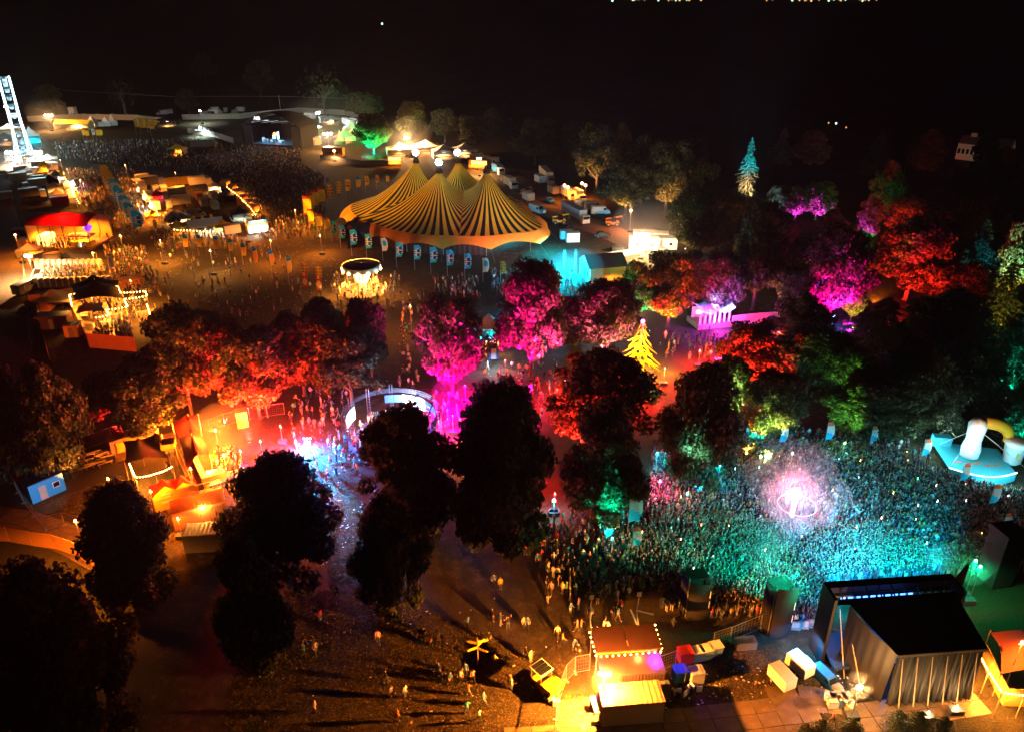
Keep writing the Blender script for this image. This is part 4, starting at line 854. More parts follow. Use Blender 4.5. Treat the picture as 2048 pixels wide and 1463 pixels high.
# ================================================================== avenue flags, market, bars, carousel
FG = 'feather flags lining the avenue'
ax = [(204, 330, 372), (207, 336, 378), (211, 341, 385), (214, 347, 390), (218, 352, 397), (222, 358, 405), (226, 366, 413), (231, 376, 425), (237, 386, 436), (243, 392, 444), (248, 400, 452), (254, 408, 458), (261, 415, 468), (268, 424, 476)]
for i, (x, yt, yb) in enumerate(ax): flag(x, yt, yb, 'orange' if i < 5 else ('blue' if i % 2 else 'white'), '%s flag from the far end of the %s row along the avenue' % (ordinal(i), 'orange and blue'), FG, xb=x + 4, rz=R(20), s=1.5)
bt = [(610, 392, 455, 'yellow'), (617, 386, 447, 'yellow'), (626, 380, 440, 'yellow'), (640, 375, 430, 'yellow'), (656, 368, 420, 'mix'), (674, 362, 405, 'mix'), (692, 358, 400, 'orange'), (713, 354, 390, 'stripe'), (731, 352, 385, 'orange'), (752, 350, 378, 'orange'), (772, 348, 376, 'stripe'),
      (619, 418, 465, 'yellow'), (635, 428, 473, 'yellow'), (650, 435, 478, 'yellow'), (664, 442, 484, 'blue'), (681, 451, 496, 'blue'), (703, 459, 512, 'blue'), (733, 468, 518, 'blue'), (765, 476, 522, 'white'), (793, 484, 535, 'blue'), (829, 490, 540, 'blue'), (861, 494, 548, 'blue'), (894, 500, 553, 'blue'), (929, 507, 560, 'blue'), (965, 516, 565, 'white'), (1000, 522, 566, 'mix')]
for i, (x, yt, yb, k) in enumerate(bt): flag(x, yt, yb, k, '%s flag, %s from left, planted round the striped tent' % ({'yellow': 'yellow', 'mix': 'patterned', 'orange': 'orange', 'stripe': 'orange blue striped', 'blue': 'blue', 'white': 'cream'}[k], ordinal(sorted(b[0] for b in bt).index(x))), 'flags round the striped tent', xb=x + 1, rz=R(8), s=1.05)
fr = [(367, 470, 512), (394, 470, 512), (428, 472, 518), (457, 478, 520), (483, 487, 530), (508, 494, 552), (541, 500, 558), (575, 514, 571)]
for i, (x, yt, yb) in enumerate(fr): flag(x, yt, yb, 'stripe', '%s orange and blue flag from left in the slanting row across the field' % ordinal(i), 'flags crossing the open field', xb=x + 4, rz=R(70 if i > 4 else 15), s=.9)
for i, (x, yt, yb, lab) in enumerate(((606, 525, 574, 'left red banner flag with a round emblem beside the carousel'), (634, 532, 580, 'right red banner flag with a round emblem beside the carousel'))):
    o = flag(x, yt, yb, 'mix', lab, None, rz=.1, s=1.1); o.children[1].data = cached('redflag', lambda: MB().grid([[(u * .28, 0, z * .425) for u in range(5)] for z in range(9)], lambda i, j: 1 if math.hypot(i - 2.5, j - 1.5) < 1.6 or (i > 5 and j in (1, 2)) else 0).mesh('cloth', [cloth_mat('flag crimson', (.55, .02, .015)), cloth_mat('flag gold', (.8, .5, .12))]))
for i, (x, yt, yb, lab) in enumerate(((124, 334, 368, 'far yellow banner pole by the left stalls'), (155, 382, 408, 'middle yellow banner by the left stalls above the red pavilion'), (285, 430, 462, 'left yellow banner pole before the white tents'), (312, 440, 470, 'right yellow banner pole before the white tents'), (388, 430, 452, 'left yellow feather flag on the white marquee'), (405, 428, 452, 'middle yellow feather flag on the white marquee'), (423, 427, 452, 'tallest yellow feather flag on the white marquee'), (436, 440, 462, 'right yellow feather flag beside the white lit stall'))): flag(x, yt, yb, 'yellow', lab, None, rz=.2, s=.9)
# toilets sign banner
p = G(224, 556); o = thing('banner_sign', 'tall white toilets banner at the end of the toilet rows', 'sign', p, .15); MB().tube((0, 0, 0), (0, 0, 5.4), .04, n=5).build('pole', STEEL, o); MB().box((.55, 0, 3.9), (1.0, .04, 2.9)).build('cloth', mat('banner lilac', (.6, .6, .68), .8), o); MB().box((.55, 0, 5.4), (1.0, .045, .3)).build('top_band', NAVYC, o)
text_on('TOILETS', .62, NAVYC, o, (.55, -.05, 3.9), (PI / 2, PI / 2, 0), .01)
# ---------------------------------------------------------------- market block
M0 = AVN
for a in ((300, 366, 'trailer', .0, GREYP, 'grey market trailer at the back left corner of the market'), (318, 372, 'truck', 0, GREYP, 'grey box truck beside the yellow banners of the market'), (412, 372, 'truck', 0, WHITEP, 'white box truck at the back right of the market'),
          (312, 386, 'van', PI / 2, WHITEP, 'cream van behind the left market stalls'), (328, 386, 'van', PI / 2, WHITEP, 'second cream van behind the left market stalls'), (346, 416, 'truck', PI, WHITEP, 'large white box truck in the middle of the market'), (338, 398, 'truck', PI, GREYP, 'grey box truck behind the large white one'),
          (399, 400, 'van', PI / 2, ORGP, 'orange lit van in the market'), (408, 412, 'camper', PI / 2, WHITEP, 'left one of two white camper vans in the market'), (430, 418, 'camper', PI / 2, WHITEP, 'right one of two white camper vans in the market'), (427, 398, 'van', PI / 2, WHITEP, 'white van beside the small market gazebo'),  # orange paint puts the orange light on that van into its colour
          (392, 436, 'van', 0, CREAM, 'beige van behind the white marquee'), (345, 430, 'car', 0, GREYP, 'grey car behind the white double tent'), (354, 434, 'car', .2, DARKP, 'dark car behind the white double tent'), (482, 470, 'trailer', 0, GREYP, 'grey trailer between the white lit stall and the sign stall')):
    vehicle(a[2], a[0], a[1], M0 + a[3], a[5], a[4])
fence([(331, 372), (362, 369), (387, 367)], 'yellow and red banner wall at the back of the market', 4, 2.6, YELC, 'banner_wall', 'banner', 'banner_panel'); fence([(283, 373), (297, 371)], 'short yellow banner wall at the left of the market', 3, 2.4, YELC, 'banner_wall', 'banner', 'banner_panel')
GZ = [(430, 384, 3.5, WHITEC, (1, 2), WARM, 4, 'small white gazebo among the market vans'), (317, 402, 4, REDC, (2,), PINK, 2, 'dark red gazebo behind the blue lit stall'), (459, 402, 5, BLACKC, (0, 1, 2, 3), None, 0, 'large black gazebo at the right of the market'), (481, 438, 5, BLACKC, (2, 3), (.7, .95, 1), 5, 'black gazebo with cool light inside behind the sign stall'),
      (350, 447, 5, WHITEC, (2,), WARM, 8, 'left peak tent of the white pair in the market'), (366, 449, 5, WHITEC, (2,), WARM, 8, 'right peak tent of the white pair in the market'), (352, 456, 3, NAVYC, (), None, 0, 'small navy gazebo before the white pair'), (358, 466, 3.5, YELC, (), SODIUM, 5, 'left yellow gazebo at the front of the market'), (380, 465, 3.5, YELC, (), SODIUM, 5, 'right yellow gazebo at the front of the market'), (449, 466, 4.2, YELC, (2,), WHITE, 10, 'golden gazebo glowing white at the front of the market'), (309, 444, 4, YELC, (), SODIUM, 6, 'golden umbrella tent at the left front of the market'), (408, 368, 4, GREYC, (), None, 0, 'grey gazebo before the white truck at the back of the market')]
for x, y, s, cl, wl, lc, k, lab in GZ: gazebo(x, y, lab, s, None, 2.2, 3.7, cl, M0, wl, None, lc, k)
marquee(414, 467, 'bright white open marquee at the front of the market', 9, 5, 2.5, 4.2, M0, WHITEC, None, False, None, WHITE, 14)
for i, (x, y, c, kw, inn, lab) in enumerate(((287, 388, WARM, 6, LITW, 'far one of the white lit stalls on the left side of the market'), (298, 403, WARM, 7, LITW, 'middle one of the white lit stalls on the left side of the market'), (312, 420, (.6, .9, 1), 9, LITC, 'blue white lit stall at the left corner of the market'), (283, 378, SODIUM, 9, LITY, 'amber lit stall at the top left corner of the market'))): stall(x, y, lab, 4.5, 2.4, 2.8, M0 - PI / 2, WHITEP, inn, None, None, c, kw)
for i, (x, y) in enumerate(((452, 378), (464, 388), (475, 398), (486, 410), (497, 420), (507, 430))): stall(x, y, '%s amber lit stall from the back along the right side of the market' % ordinal(i), 4, 2.2, 2.7, M0 + R(60), ORGP if i % 2 else WOOD, LITY, None, None, SODIUM, 5)
s_ = stall(516, 466, 'food stall with a glowing turquoise name sign at the market corner', 5.5, 2.6, 2.9, M0, WHITEP, LITY, mat('sign teal', (.1, .4, .42), .5, emit=1.2, ecol=(.1, .8, .85)), None, (.8, .95, 1), 9)
text_on('EXPLORE', .75, glow('sign letters', (.9, 1, 1), 8), s_, (0, -1.38, 3.4), (PI / 2, 0, 0), .02)
for x, y, z, k, c in ((290, 396, 5, 22, SODIUM), (275, 408, 5, 26, SODIUM), (240, 470, 6, 26, SODIUM), (160, 440, 6, 24, SODIUM), (320, 480, 6, 30, FEST), (185, 505, 6, 24, SODIUM), (490, 440, 6, 20, SODIUM), (590, 420, 6, 26, SODIUM), (540, 480, 6, 18, SODIUM), (640, 470, 5, 18, SODIUM), (420, 500, 6, 14, (1, .45, .12)), (160, 360, 6, 26, SODIUM), (120, 320, 6, 22, WARM), (250, 330, 7, 12, SODIUM), (350, 345, 7, 14, SODIUM), (260, 560, 6, 14, SODIUM), (820, 610, 6, 8, SODIUM), (640, 600, 6, 8, SODIUM)): flood(x, y, z, 'thin lamp post with a small warm lamp, one of several round the market', k, c, 1, head=.2, cone=160)
for o in [o for o in COL.objects if o.get('label', '').startswith('thin lamp post')]: o['group'] = 'small lamp posts round the market'
# ---------------------------------------------------------------- left column of vans and stalls
LV = [(46, 346, 'van'), (49, 356, 'van'), (57, 364, 'truck'), (61, 380, 'truck'), (80, 396, 'truck'), (66, 342, 'trailer'), (72, 349, 'van'), (73, 366, 'van'), (80, 377, 'van'), (8, 400, 'van'), (24, 350, 'car'), (4, 350, 'car')]
for i, (x, y, k) in enumerate(LV): vehicle(k, x, y, M0 + (PI if i % 2 else 0) + R(4 * (i % 3)), '%s of the vans and trucks parked at the left edge, counted from the far end' % ordinal([q for q in sorted(v[1] + v[0] * .001 for v in LV)].index(y + x * .001)), (WHITEP, GREYP, WHITEP)[i % 3], 'vehicles parked at the left edge')
for x, y, s, cl, wl, lc, k, lab in ((91, 344, 4, YELC, (2,), SODIUM, 5, 'orange gazebo nearest the wheel in the left stalls'), (87, 357, 4, YELC, (), SODIUM, 4, 'second orange gazebo in the left stalls'), (112, 349, 4.5, BROWNC, (2,), WARM, 4, 'brown gazebo in the left stalls'), (116, 363, 5, WHITEC, (2, 3), WHITE, 7, 'bright white gazebo in the left stalls'), (103, 373, 5, NAVYC, (1, 2, 3), None, 0, 'navy gazebo in the left stalls'), (113, 388, 4.5, CREAM, (2, 3), WARM, 6, 'cream gazebo behind the red pavilion'), (119, 402, 4.2, CREAM, (2,), WARM, 5, 'second cream gazebo touching the red pavilion'), (100, 330, 6, WHITEC, (2,), WHITE, 8, 'white tent at the right foot of the wheel')):
    gazebo(x, y, lab, s, None, 2.4, 4, cl, M0, wl, None, lc, k)
cabin(122, 411, 'bright red booth at the back of the red pavilion', 5, 2.5, 2.6, M0, REDP, REDP, None, 0)
stall(140, 378, 'white lit stall with violet lamp in the left stalls', 4, 2.2, 2.7, M0 + R(70), WHITEP, LITW, None, None, (1, .7, .9), 8); stall(146, 396, 'white lit stall beside the red pavilion', 4, 2.2, 2.7, M0 + R(70), WHITEP, LITW, None, None, WARM, 9)
for i, (x, y) in enumerate(((20, 322), (40, 326), (62, 324), (84, 326))): vehicle('truck', x, y, M0 + PI / 2, '%s of the dark roofed fairground trucks at the foot of the wheel from left' % ordinal(i), DARKP, 'trucks at the foot of the wheel')
# red pavilion
def red_pavilion():
    a, b = G(60, 497), G(184, 499); d = b - a; L = d.length; o = thing('bar_pavilion', 'open bar pavilion with a peaked dark red roof and amber light', 'pavilion', a, math.atan2(d.y, d.x)); rows = []; Dp = 11.0
    for i in range(9):
        t = i / 8; row = []
        for j in range(17):
            u = j / 16; z = 6.1 + 1.9 * math.sin(PI * min(1, t * 1.1)) * (.7 + .3 * abs(math.sin(u * PI * 3))) * 1.0 - .2 * (i == 0); row.append((u * L, t * Dp, z))
        rows.append(row)
    MB().grid(rows).build('roof', REDC, o, True); MB().box((L / 2, Dp - .1, 3), (L, .1, 6)).build('back_wall', mat('amber boards', (.5, .25, .05), .8), o); MB().box((.05, Dp / 2, 3), (.1, Dp, 6)).build('side_wall', ORGC, o); MB().box((L / 2, Dp / 2, .15), (L, Dp, .3)).build('floor_deck', DECK, o)
    for i in range(6):
        for y in (.1, Dp - .3): MB().tube((.2 + (L - .4) * i / 5, y, 0), (.2 + (L - .4) * i / 5, y, 6.1), .12, n=6).build('post', WOOD, o)
    MB().box((L * .18, 3, 1.6), (2.6, 4, 2.6)).build('shelf_tower', LITY, o); MB().box((L * .8, 2.0, .95), (5.6, 2.2, 1.3)).build('bar_counter', YELC, o); MB().box((L * .8, 2.2, 3.1), (5.9, 2.6, .35)).build('bar_roof', REDSHEET, o); MB().ball((L * .82, 5, 4.2), 1.0, 0, 12).build('violet_globe', glow('violet globe', (.25, .02, 1), 2.2), o, True)
    MB().box((L * .8, .78, .95), (.9, .08, 1.0)).build('lit_panel', LITW, o)
    for u, v, z, k in ((.2, .3, 4.5, 9), (.5, .4, 5, 12), (.8, .15, 2.4, 7), (.8, .5, 5, 5)): lamp(a + Matrix.Rotation(o.rotation_euler[2], 4, 'Z') @ Vector((L * u, Dp * v, z)), SODIUM, k, .4)
    lamp(a + Matrix.Rotation(o.rotation_euler[2], 4, 'Z') @ Vector((L * .55, 2, 9.5)), RED, 7, .6)
red_pavilion()
cabin(45, 478, 'small dark cabin with a pale roof left of the red pavilion', 3.5, 2.4, 2.6, 0, BROWNC, WHITEP, 0, 0); cabin(52, 496, 'orange lit kiosk left of the red pavilion', 2.6, 2.2, 2.4, 0, ORGP, TIN, 0, 0)
# toilets
def toilets():
    TP = mat('cubicle plastic', (.55, .53, .55), .5, noise=.08); TD = mat('cubicle door', (.62, .6, .62), .45); TR = mat('cubicle roof', (.75, .73, .7), .5); me = (MB().box((0, 0, 1.05), (1.06, 1.06, 2.1)).mesh('body', TP), MB().box((0, -.56, 1.0), (.78, .05, 1.8), 0).mesh('door', TD), MB().lathe([(.62, 0), (.5, .18), (.02, .26)], 10, 0, (0, 0, 2.1)).mesh('roof', TR, True), MB().box((.3, -.6, 1.0), (.06, .05, .2)).mesh('handle', DARKP))
    for row, (x0, x1, y0, y1, n, turn) in enumerate(((78, 201, 537, 537, 12, 0.0), (74, 222, 575, 572, 13, PI))):
        a, b = G(x0, y0), G(x1, y1)
        for i in range(n):
            o = thing('toilet_cubicle', '%s cubicle from left in the %s row of portable toilets' % (ordinal(i), 'white lit back' if row == 0 else 'brown backed front'), 'toilet', a.lerp(b, i / (n - 1)), math.atan2(b.y - a.y, b.x - a.x) + turn, 'portable toilet cubicles')
            link('body', me[0], o); link('roof', me[2], o); dd = link('door', me[1], o); link('handle', me[3], dd)
toilets()
flood(56, 512, 6.0, 'bright floodlight at the left end of the toilet rows', 55, WARM, 2, head=.8)
fence([(70, 527), (120, 514), (196, 522), (198, 535)], 'dark cloth screen fence behind the toilets', 3, 2.2, GREYC, 'screen_fence', 'fence', 'screen_panel')
cabin(90, 520, 'pale tank trailer behind the toilet rows', 7, 2, 1.6, .1, CREAM, CREAM, None, 0); gazebo(62, 512, 'grey tent beside the toilet floodlight', 5, 4, 2, 3.4, GREYC, .2, (0, 1, 2, 3))
o = thing('access_steps', 'white lit steps at the left end of the toilet rows', 'steps', G(70, 570), .1)
for i in range(7): MB().box((0, i * .45, .2 + i * .2), (1.6, .45, .1)).build('tread', WHITEP, o)
for s in (-1, 1): MB().tube((s * .85, 0, 1.2), (s * .85, 3, 2.6), .05, n=5).build('handrail', WHITEP, o)
# ---------------------------------------------------------------- deck bar with festoon lights
def deck_bar():
    A, B, C_, D = G(180, 695), G(274, 703), G(246, 592), G(135, 606); o = thing('raised_deck', 'raised wooden terrace of the festoon lit deck bar', 'deck', A); P = [q - A for q in (A, B, C_, D)]; Z = 1.3; b = MB(); n = 14
    for i in range(n):
        t0, t1 = i / n, (i + .93) / n; q = [P[0].lerp(P[3], t0), P[1].lerp(P[2], t0), P[1].lerp(P[2], t1), P[0].lerp(P[3], t1)]
        m = MB(); lo = [(v.x, v.y, Z - .12) for v in q]; hi = [(v.x, v.y, Z) for v in q]; m.face(hi); m.face(lo[::-1])
        for k in range(4): m.face([lo[k], lo[(k + 1) % 4], hi[(k + 1) % 4], hi[k]])
        m.build('deck_board', DECK, o)
    for s, (u, v) in enumerate(((P[0], P[1]), (P[1], P[2]), (P[3], P[0]), (P[2], P[3]))):
        L = (v - u).length; m = MB().box((0, 0, 0), (L, .08, Z + (1.6 if s == 0 else 1.0))); w = m.build('side_panel', ORGC, o, loc=(u + v) / 2 + Vector((0, 0, (Z + (1.6 if s == 0 else 1.0)) / 2 - .01))); w.rotation_euler = (0, 0, math.atan2(v.y - u.y, v.x - u.x))
    for i in range(6): MB().box(((P[0] + P[1]) * .5 + (P[3] - P[0]) * (.3 + .06 * i) + (P[1] - P[0]) * (.28 * ((i % 3) - 1))).to_tuple()[:2] + (Z + .45,), (1.4, .7, .8)).build('bar_table', CREAM, o)
    st = thing('entrance_stairs', 'wooden stairs down from the festoon lit deck bar', 'stairs', G(297, 640), ang(297, 640, 285, 612) - PI / 2)
    for i in range(8): MB().box((0, i * .32, .1 + i * .16), (3.6, .32, .12)).build('tread', DECK, st)
    for s in (-1, 1): MB().tube((s * 1.85, 0, 1.0), (s * 1.85, 2.6, 2.3), .05, n=5).build('handrail', WOOD, st)
    z = Z + 3.2; pp = lambda x, y: G(x, y, z)
    festoon([pp(138, 588), pp(180, 580), pp(235, 571), pp(240, 584), pp(290, 581), pp(294, 590), pp(248, 597), pp(255, 612), pp(211, 618), pp(219, 628), pp(188, 634)], 'festoon bulbs zigzagging round the deck bar tents', 66, .25, True, 46, FEST, .12, 9)
    festoon([pp(138, 588), pp(144, 612)], 'short festoon string at the left side of the deck bar', 9, .1, False, 8, FEST, .13, 2); festoon([pp(293, 606), pp(300, 628)], 'festoon string over the deck bar stairs', 8, .1, True, 8, FEST, .12, 2)
    stretch_tent([(152, 640), (258, 634), (246, 597), (150, 606)], 'black stretch tent over the deck bar', [(.52, .45, 5.6), (.5, .9, 5.0)], 2.4, BLACKC, None, Z); stretch_tent([(160, 664), (218, 656), (214, 640), (164, 646)], 'small brown stretch tent at the front of the deck bar', [(.4, .5, 4.0)], 2.2, BROWNC, None, Z)
    gazebo(112, 616, 'orange lit back tent left of the deck bar', 9, 6, 2.6, 4.2, CREAM, .1, (1, 2, 3), ORGC); marquee(180, 600, 'long low orange backdrop tent behind the deck bar', 22, 3, 2.8, 3.6, ang(110, 612, 222, 588), ORGC, None, True)
    cabin(86, 620, 'dark cabin with a pale blue roof left of the deck bar', 4, 3, 2.8, .1, ORGP, GREYP, 0, 0); cabin(112, 655, 'dark container below the orange back tent', 6, 2.6, 2.7, .1, BROWNC, DARKP, 0, 0, ribs=True); cabin(150, 672, 'small amber lit kiosk at the left foot of the deck bar', 2.6, 2.2, 2.4, .1, YELC, TIN, 0, 0)
    fence([(75, 600), (82, 660), (92, 690), (100, 720)], 'long dark orange boarding left of the deck bar', 4, 2.4, ORGC, 'boarding_fence', 'fence', 'board_panel')
deck_bar()
# service road at the left edge
strip('road', [(0, 760), (20, 640), (22, 540), (10, 470), (-5, 400)], [9, 9, 9, 8, 8], GRAVEL); fence([(36, 440), (45, 500), (52, 560), (60, 640), (64, 700)], 'mesh fence along the service road at the left edge', 3.5, 2.2, None)
flood(30, 470, 7, 'orange lamp post beside the service road at the left edge', 16, SODIUM, 1, head=.5)
vehicle('car', 58, 626, 1.2, 'dark car parked beside the service road, left of the deck bar', DARKP); vehicle('van', 52, 585, 1.4, 'van parked at the end of the toilet rows', GREYP)
# ---------------------------------------------------------------- carousel
def carousel():
    p = G(727, 583); o = thing('carousel', 'small glowing carousel with galloping horses and round platform', 'carousel', p); RD = 4.1
    MB().lathe([(RD + .9, 0), (RD + .9, .35), (0.1, .36)], 24).build('platform', DECK, o); b = MB(); b.lathe([(RD + 1.0, .0), (RD + 1.0, .42)], 24).build('platform_rim', YELC, o)
    MB().lathe([(RD, 5.2), (RD, 6.2), (RD - .15, 6.25)], 24).build('crown_board', mat('crown board', (.7, .6, .45), .5), o); MB().lathe([(RD - .1, 6.1), (.1, 6.6)], 24).build('roof', mat('ride roof', (.35, .13, .05), .6), o); GLD = glow('ride neon', (1, .62, .2), 9, True)
    MB().lathe([(1.0, .4), (.8, 2), (1.9, 5.2), (.1, 5.25)], 16).build('centre_drum', glow('ride drum', (1, .5, .08), 1.2), o)
    for i in range(12):
        a = 2 * PI * i / 12; MB().tube((1.0 * math.cos(a), 1.0 * math.sin(a), 2.2), (2.1 * math.cos(a), 2.1 * math.sin(a), 5.0), .1, n=5).build('light_tube', GLD, o); MB().ball((RD * math.cos(a), RD * math.sin(a), 5.25), .3, 0, 8).build('bulb', glow('ride bulb', (1, .7, .3), 28), o)
        b = MB(); MB().tube((3.3 * math.cos(a), 3.3 * math.sin(a), .4), (3.3 * math.cos(a), 3.3 * math.sin(a), 5.2), .04, n=5).build('pole', mat('brass', (.6, .4, .1), .3, metal=.8), o)
        h = MB(); z = 1.3 + .35 * math.sin(i * 2.1); h.ball((0, 0, z), .42, 0, 8, .6); h.box((.55, 0, z + .4), (.28, .2, .8), 0, 0, .7); h.box((.72, 0, z + .75), (.45, .18, .22))
        for q, r_ in ((.35, .1), (.35, -.1), (-.35, .1), (-.35, -.1)): h.tube((q, r_, z - .2), (q + .1, r_, z - .85), .06, n=4)
        hh = h.build('horse', mat('horse paint', (.6, .5, .4), .4), o, loc=(3.3 * math.cos(a), 3.3 * math.sin(a), 0)); hh.rotation_euler = (0, 0, a + PI / 2)
    for i in range(8):
        a = 2 * PI * (i + .5) / 8 ; MB().box(((RD + .95) * math.cos(a), (RD + .95) * math.sin(a), .85), (.1, 1.5, 1.0), 0, a).build('scenery_panel', glow('ride panel', (1, .42, .05), 1.0), o)
    for a in range(4): lamp(p + Vector((2.9 * math.cos(a * PI / 2 + .8), 2.9 * math.sin(a * PI / 2 + .8), 4.6)), FEST, 4.0, .4, None, 360)
    for a in range(3): lamp(p + Vector((5.8 * math.cos(a * 2.1 - 2.6), 5.8 * math.sin(a * 2.1 - 2.6), 3.5)), FEST, 5, .4)
carousel()
p = G(682, 568); fence([(668, 566), (672, 585), (700, 596), (752, 596), (780, 580), (782, 565)], 'low railing curving round the carousel', 2.5, 1.1, None); stall(692, 552, 'small yellow ticket booth left of the carousel', 1.8, 1.6, 2.3, 0, YELC, LITY, None, None, FEST, 2, None, False)

for i, (pts, n, lab) in enumerate(((((452, 372), (478, 392), (500, 414), (512, 430)), 34, 'festoon bulbs above the amber stalls on the right side of the market'), (((286, 380), (296, 396), (310, 414), (318, 432)), 30, 'festoon bulbs above the white stalls on the left side of the market'), (((128, 352), (140, 372), (150, 392), (160, 408)), 28, 'festoon bulbs along the stalls above the red pavilion'), (((345, 458), (380, 460), (430, 462)), 26, 'festoon bulbs over the front tents of the market'), (((20, 318), (50, 316), (90, 318)), 26, 'festoon bulbs at the foot of the wheel'))):
    festoon([G(x, y, 3.4) for x, y in pts], lab, n // 2, .3, True, 10, FEST if i != 4 else WHITE, .13, 3)
# ================================================================== truck yard, cabins, hut, star, purple stage
strip('track', [(1040, 400), (1090, 420), (1150, 440), (1215, 462), (1270, 490), (1330, 520)], [9, 10, 10, 10, 8, 6], GRAVEL)
YR = ang(1120, 425, 1200, 470)
for k, x, y, rz, pm, lab in (('lorry', 1166, 447, YR, GREYP, 'grey lorry with a white rear in the middle of the truck yard'), ('trailer', 1085, 372, YR, WHITEP, 'white trailer with a turquoise tail at the top of the truck yard'), ('lorry', 1100, 368, YR - .2, WHITEP, 'white lorry at the top of the truck yard'), ('truck', 1142, 400, YR, WHITEP, 'left one of two white box trucks below the amber lamps'), ('truck', 1160, 405, YR, WHITEP, 'right one of two white box trucks below the amber lamps'),
                        ('van', 1166, 415, R(10), WHITEP, 'first white van in the row behind the grey lorry'), ('van', 1185, 420, R(5), GREYP, 'second van in the row behind the grey lorry, greyish'), ('van', 1200, 429, R(3), WHITEP, 'third white van in the row behind the grey lorry, nearest'), ('van', 1074, 426, YR + .3, WHITEP, 'small white flatbed van right of the striped tent'), ('car', 1100, 405, YR, BLUEP, 'teal car alone on the yard track'),
                        ('trailer', 1062, 408, YR, WHITEP, 'white trailer half hidden by the slope of the striped tent'), ('car', 1205, 474, .1, DARKP, 'dark car parked on the grass below the yard track'), ('truck', 1025, 378, YR, WHITEP, 'white truck beside the right peak of the striped tent'), ('van', 1012, 366, YR, GREYP, 'grey van beside the right peak of the striped tent'), ('truck', 1000, 350, YR, BLUEP, 'blue truck behind the right peak of the striped tent'), ('trailer', 1112, 394, YR, WOOD, 'brown trailer with a lime front in the truck yard'), ('car', 1142, 462, 1.4, DARKP, 'small dark car behind the yellow loader')):
    vehicle(k, x, y, rz, lab, pm)
def loader(x, y, rz, paint, label, arm=1.0):
    o = thing('telehandler', label, 'telehandler', G(x, y), rz); MB().box((0, 0, 1.0), (3.6, 1.5, .8)).build('chassis', paint, o); MB().box((.3, -.35, 1.9), (1.4, 1.0, 1.2), 0, 0, .85).build('cab', GLASS, o); MB().tube((-1.8, .4, 1.9), (2.9 * arm, .4, 2.0 + .6 * arm), .22, n=6).build('boom', paint, o); MB().box((3.0 * arm, .4, 1.7), (.3, 1.8, .8)).build('bucket', DARKP, o); wheels(o, [(-1.2, -.8), (-1.2, .8), (1.2, -.8), (1.2, .8)], .6, .45); return o
loader(1118, 448, R(8), YELP, 'yellow telehandler beside the grey lorry'); loader(1224, 452, R(5), ORGP, 'orange telehandler at the right side of the yard track'); loader(1052, 392, R(30), ORGP, 'orange loader near the right slope of the striped tent', .8)
cabin(1145, 484, 'white generator block at the right corner of the striped tent', 3.4, 2, 2.4, .1, WHITEP, WHITEP, None, 0, name='generator_unit', cat='generator'); cabin(1132, 478, 'second white generator behind the one at the tent corner', 3.2, 1.8, 2.2, .1, WHITEP, WHITEP, None, 0, name='generator_unit', cat='generator')
cabin(1287, 499, 'bright white site cabin under the yard floodlight', 7.5, 3, 3.0, R(-3), WHITEP, WHITEP, .2, 2); cabin(1326, 497, 'dimmer white site cabin right of the bright one', 6.5, 3, 2.9, R(-3), WHITEP, TIN, None, 2); cabin(1300, 488, 'long white roofed cabin behind the bright cabin', 9, 3, 3, R(-8), WHITEP, WHITEP, None, 0)
cabin(1235, 504, 'dark skip on the grass left of the bright cabins', 2.8, 1.6, 1.2, 0, DARKP, DARKP, None, 0, name='waste_skip', cat='skip')
flood(1284, 471, 6, 'dazzling floodlight above the bright site cabins', 50, (1, .60, .28), 3, head=1.0, cone=360)
for i, (x, y) in enumerate(((1129, 371), (1136, 375), (1164, 367), (1171, 371))): flood(x, y, 5, '%s amber lamp from left over the truck yard' % ordinal(i), 6, AMBER, 1, head=.9); 
flood(1262, 421, 6, 'amber lamp glowing in the tree right of the yard', 14, AMBER, 1, head=.7)
gazebo(1315, 512, 'small grey tent before the bright site cabins', 3.5, None, 2, 3.4, GREYC, .5, (1, 2)); fence([(1180, 524), (1240, 514), (1290, 506)], 'pale cloth screen below the yard grass', 3, 1.6, PALEB, 'screen_fence', 'fence', 'screen_panel')
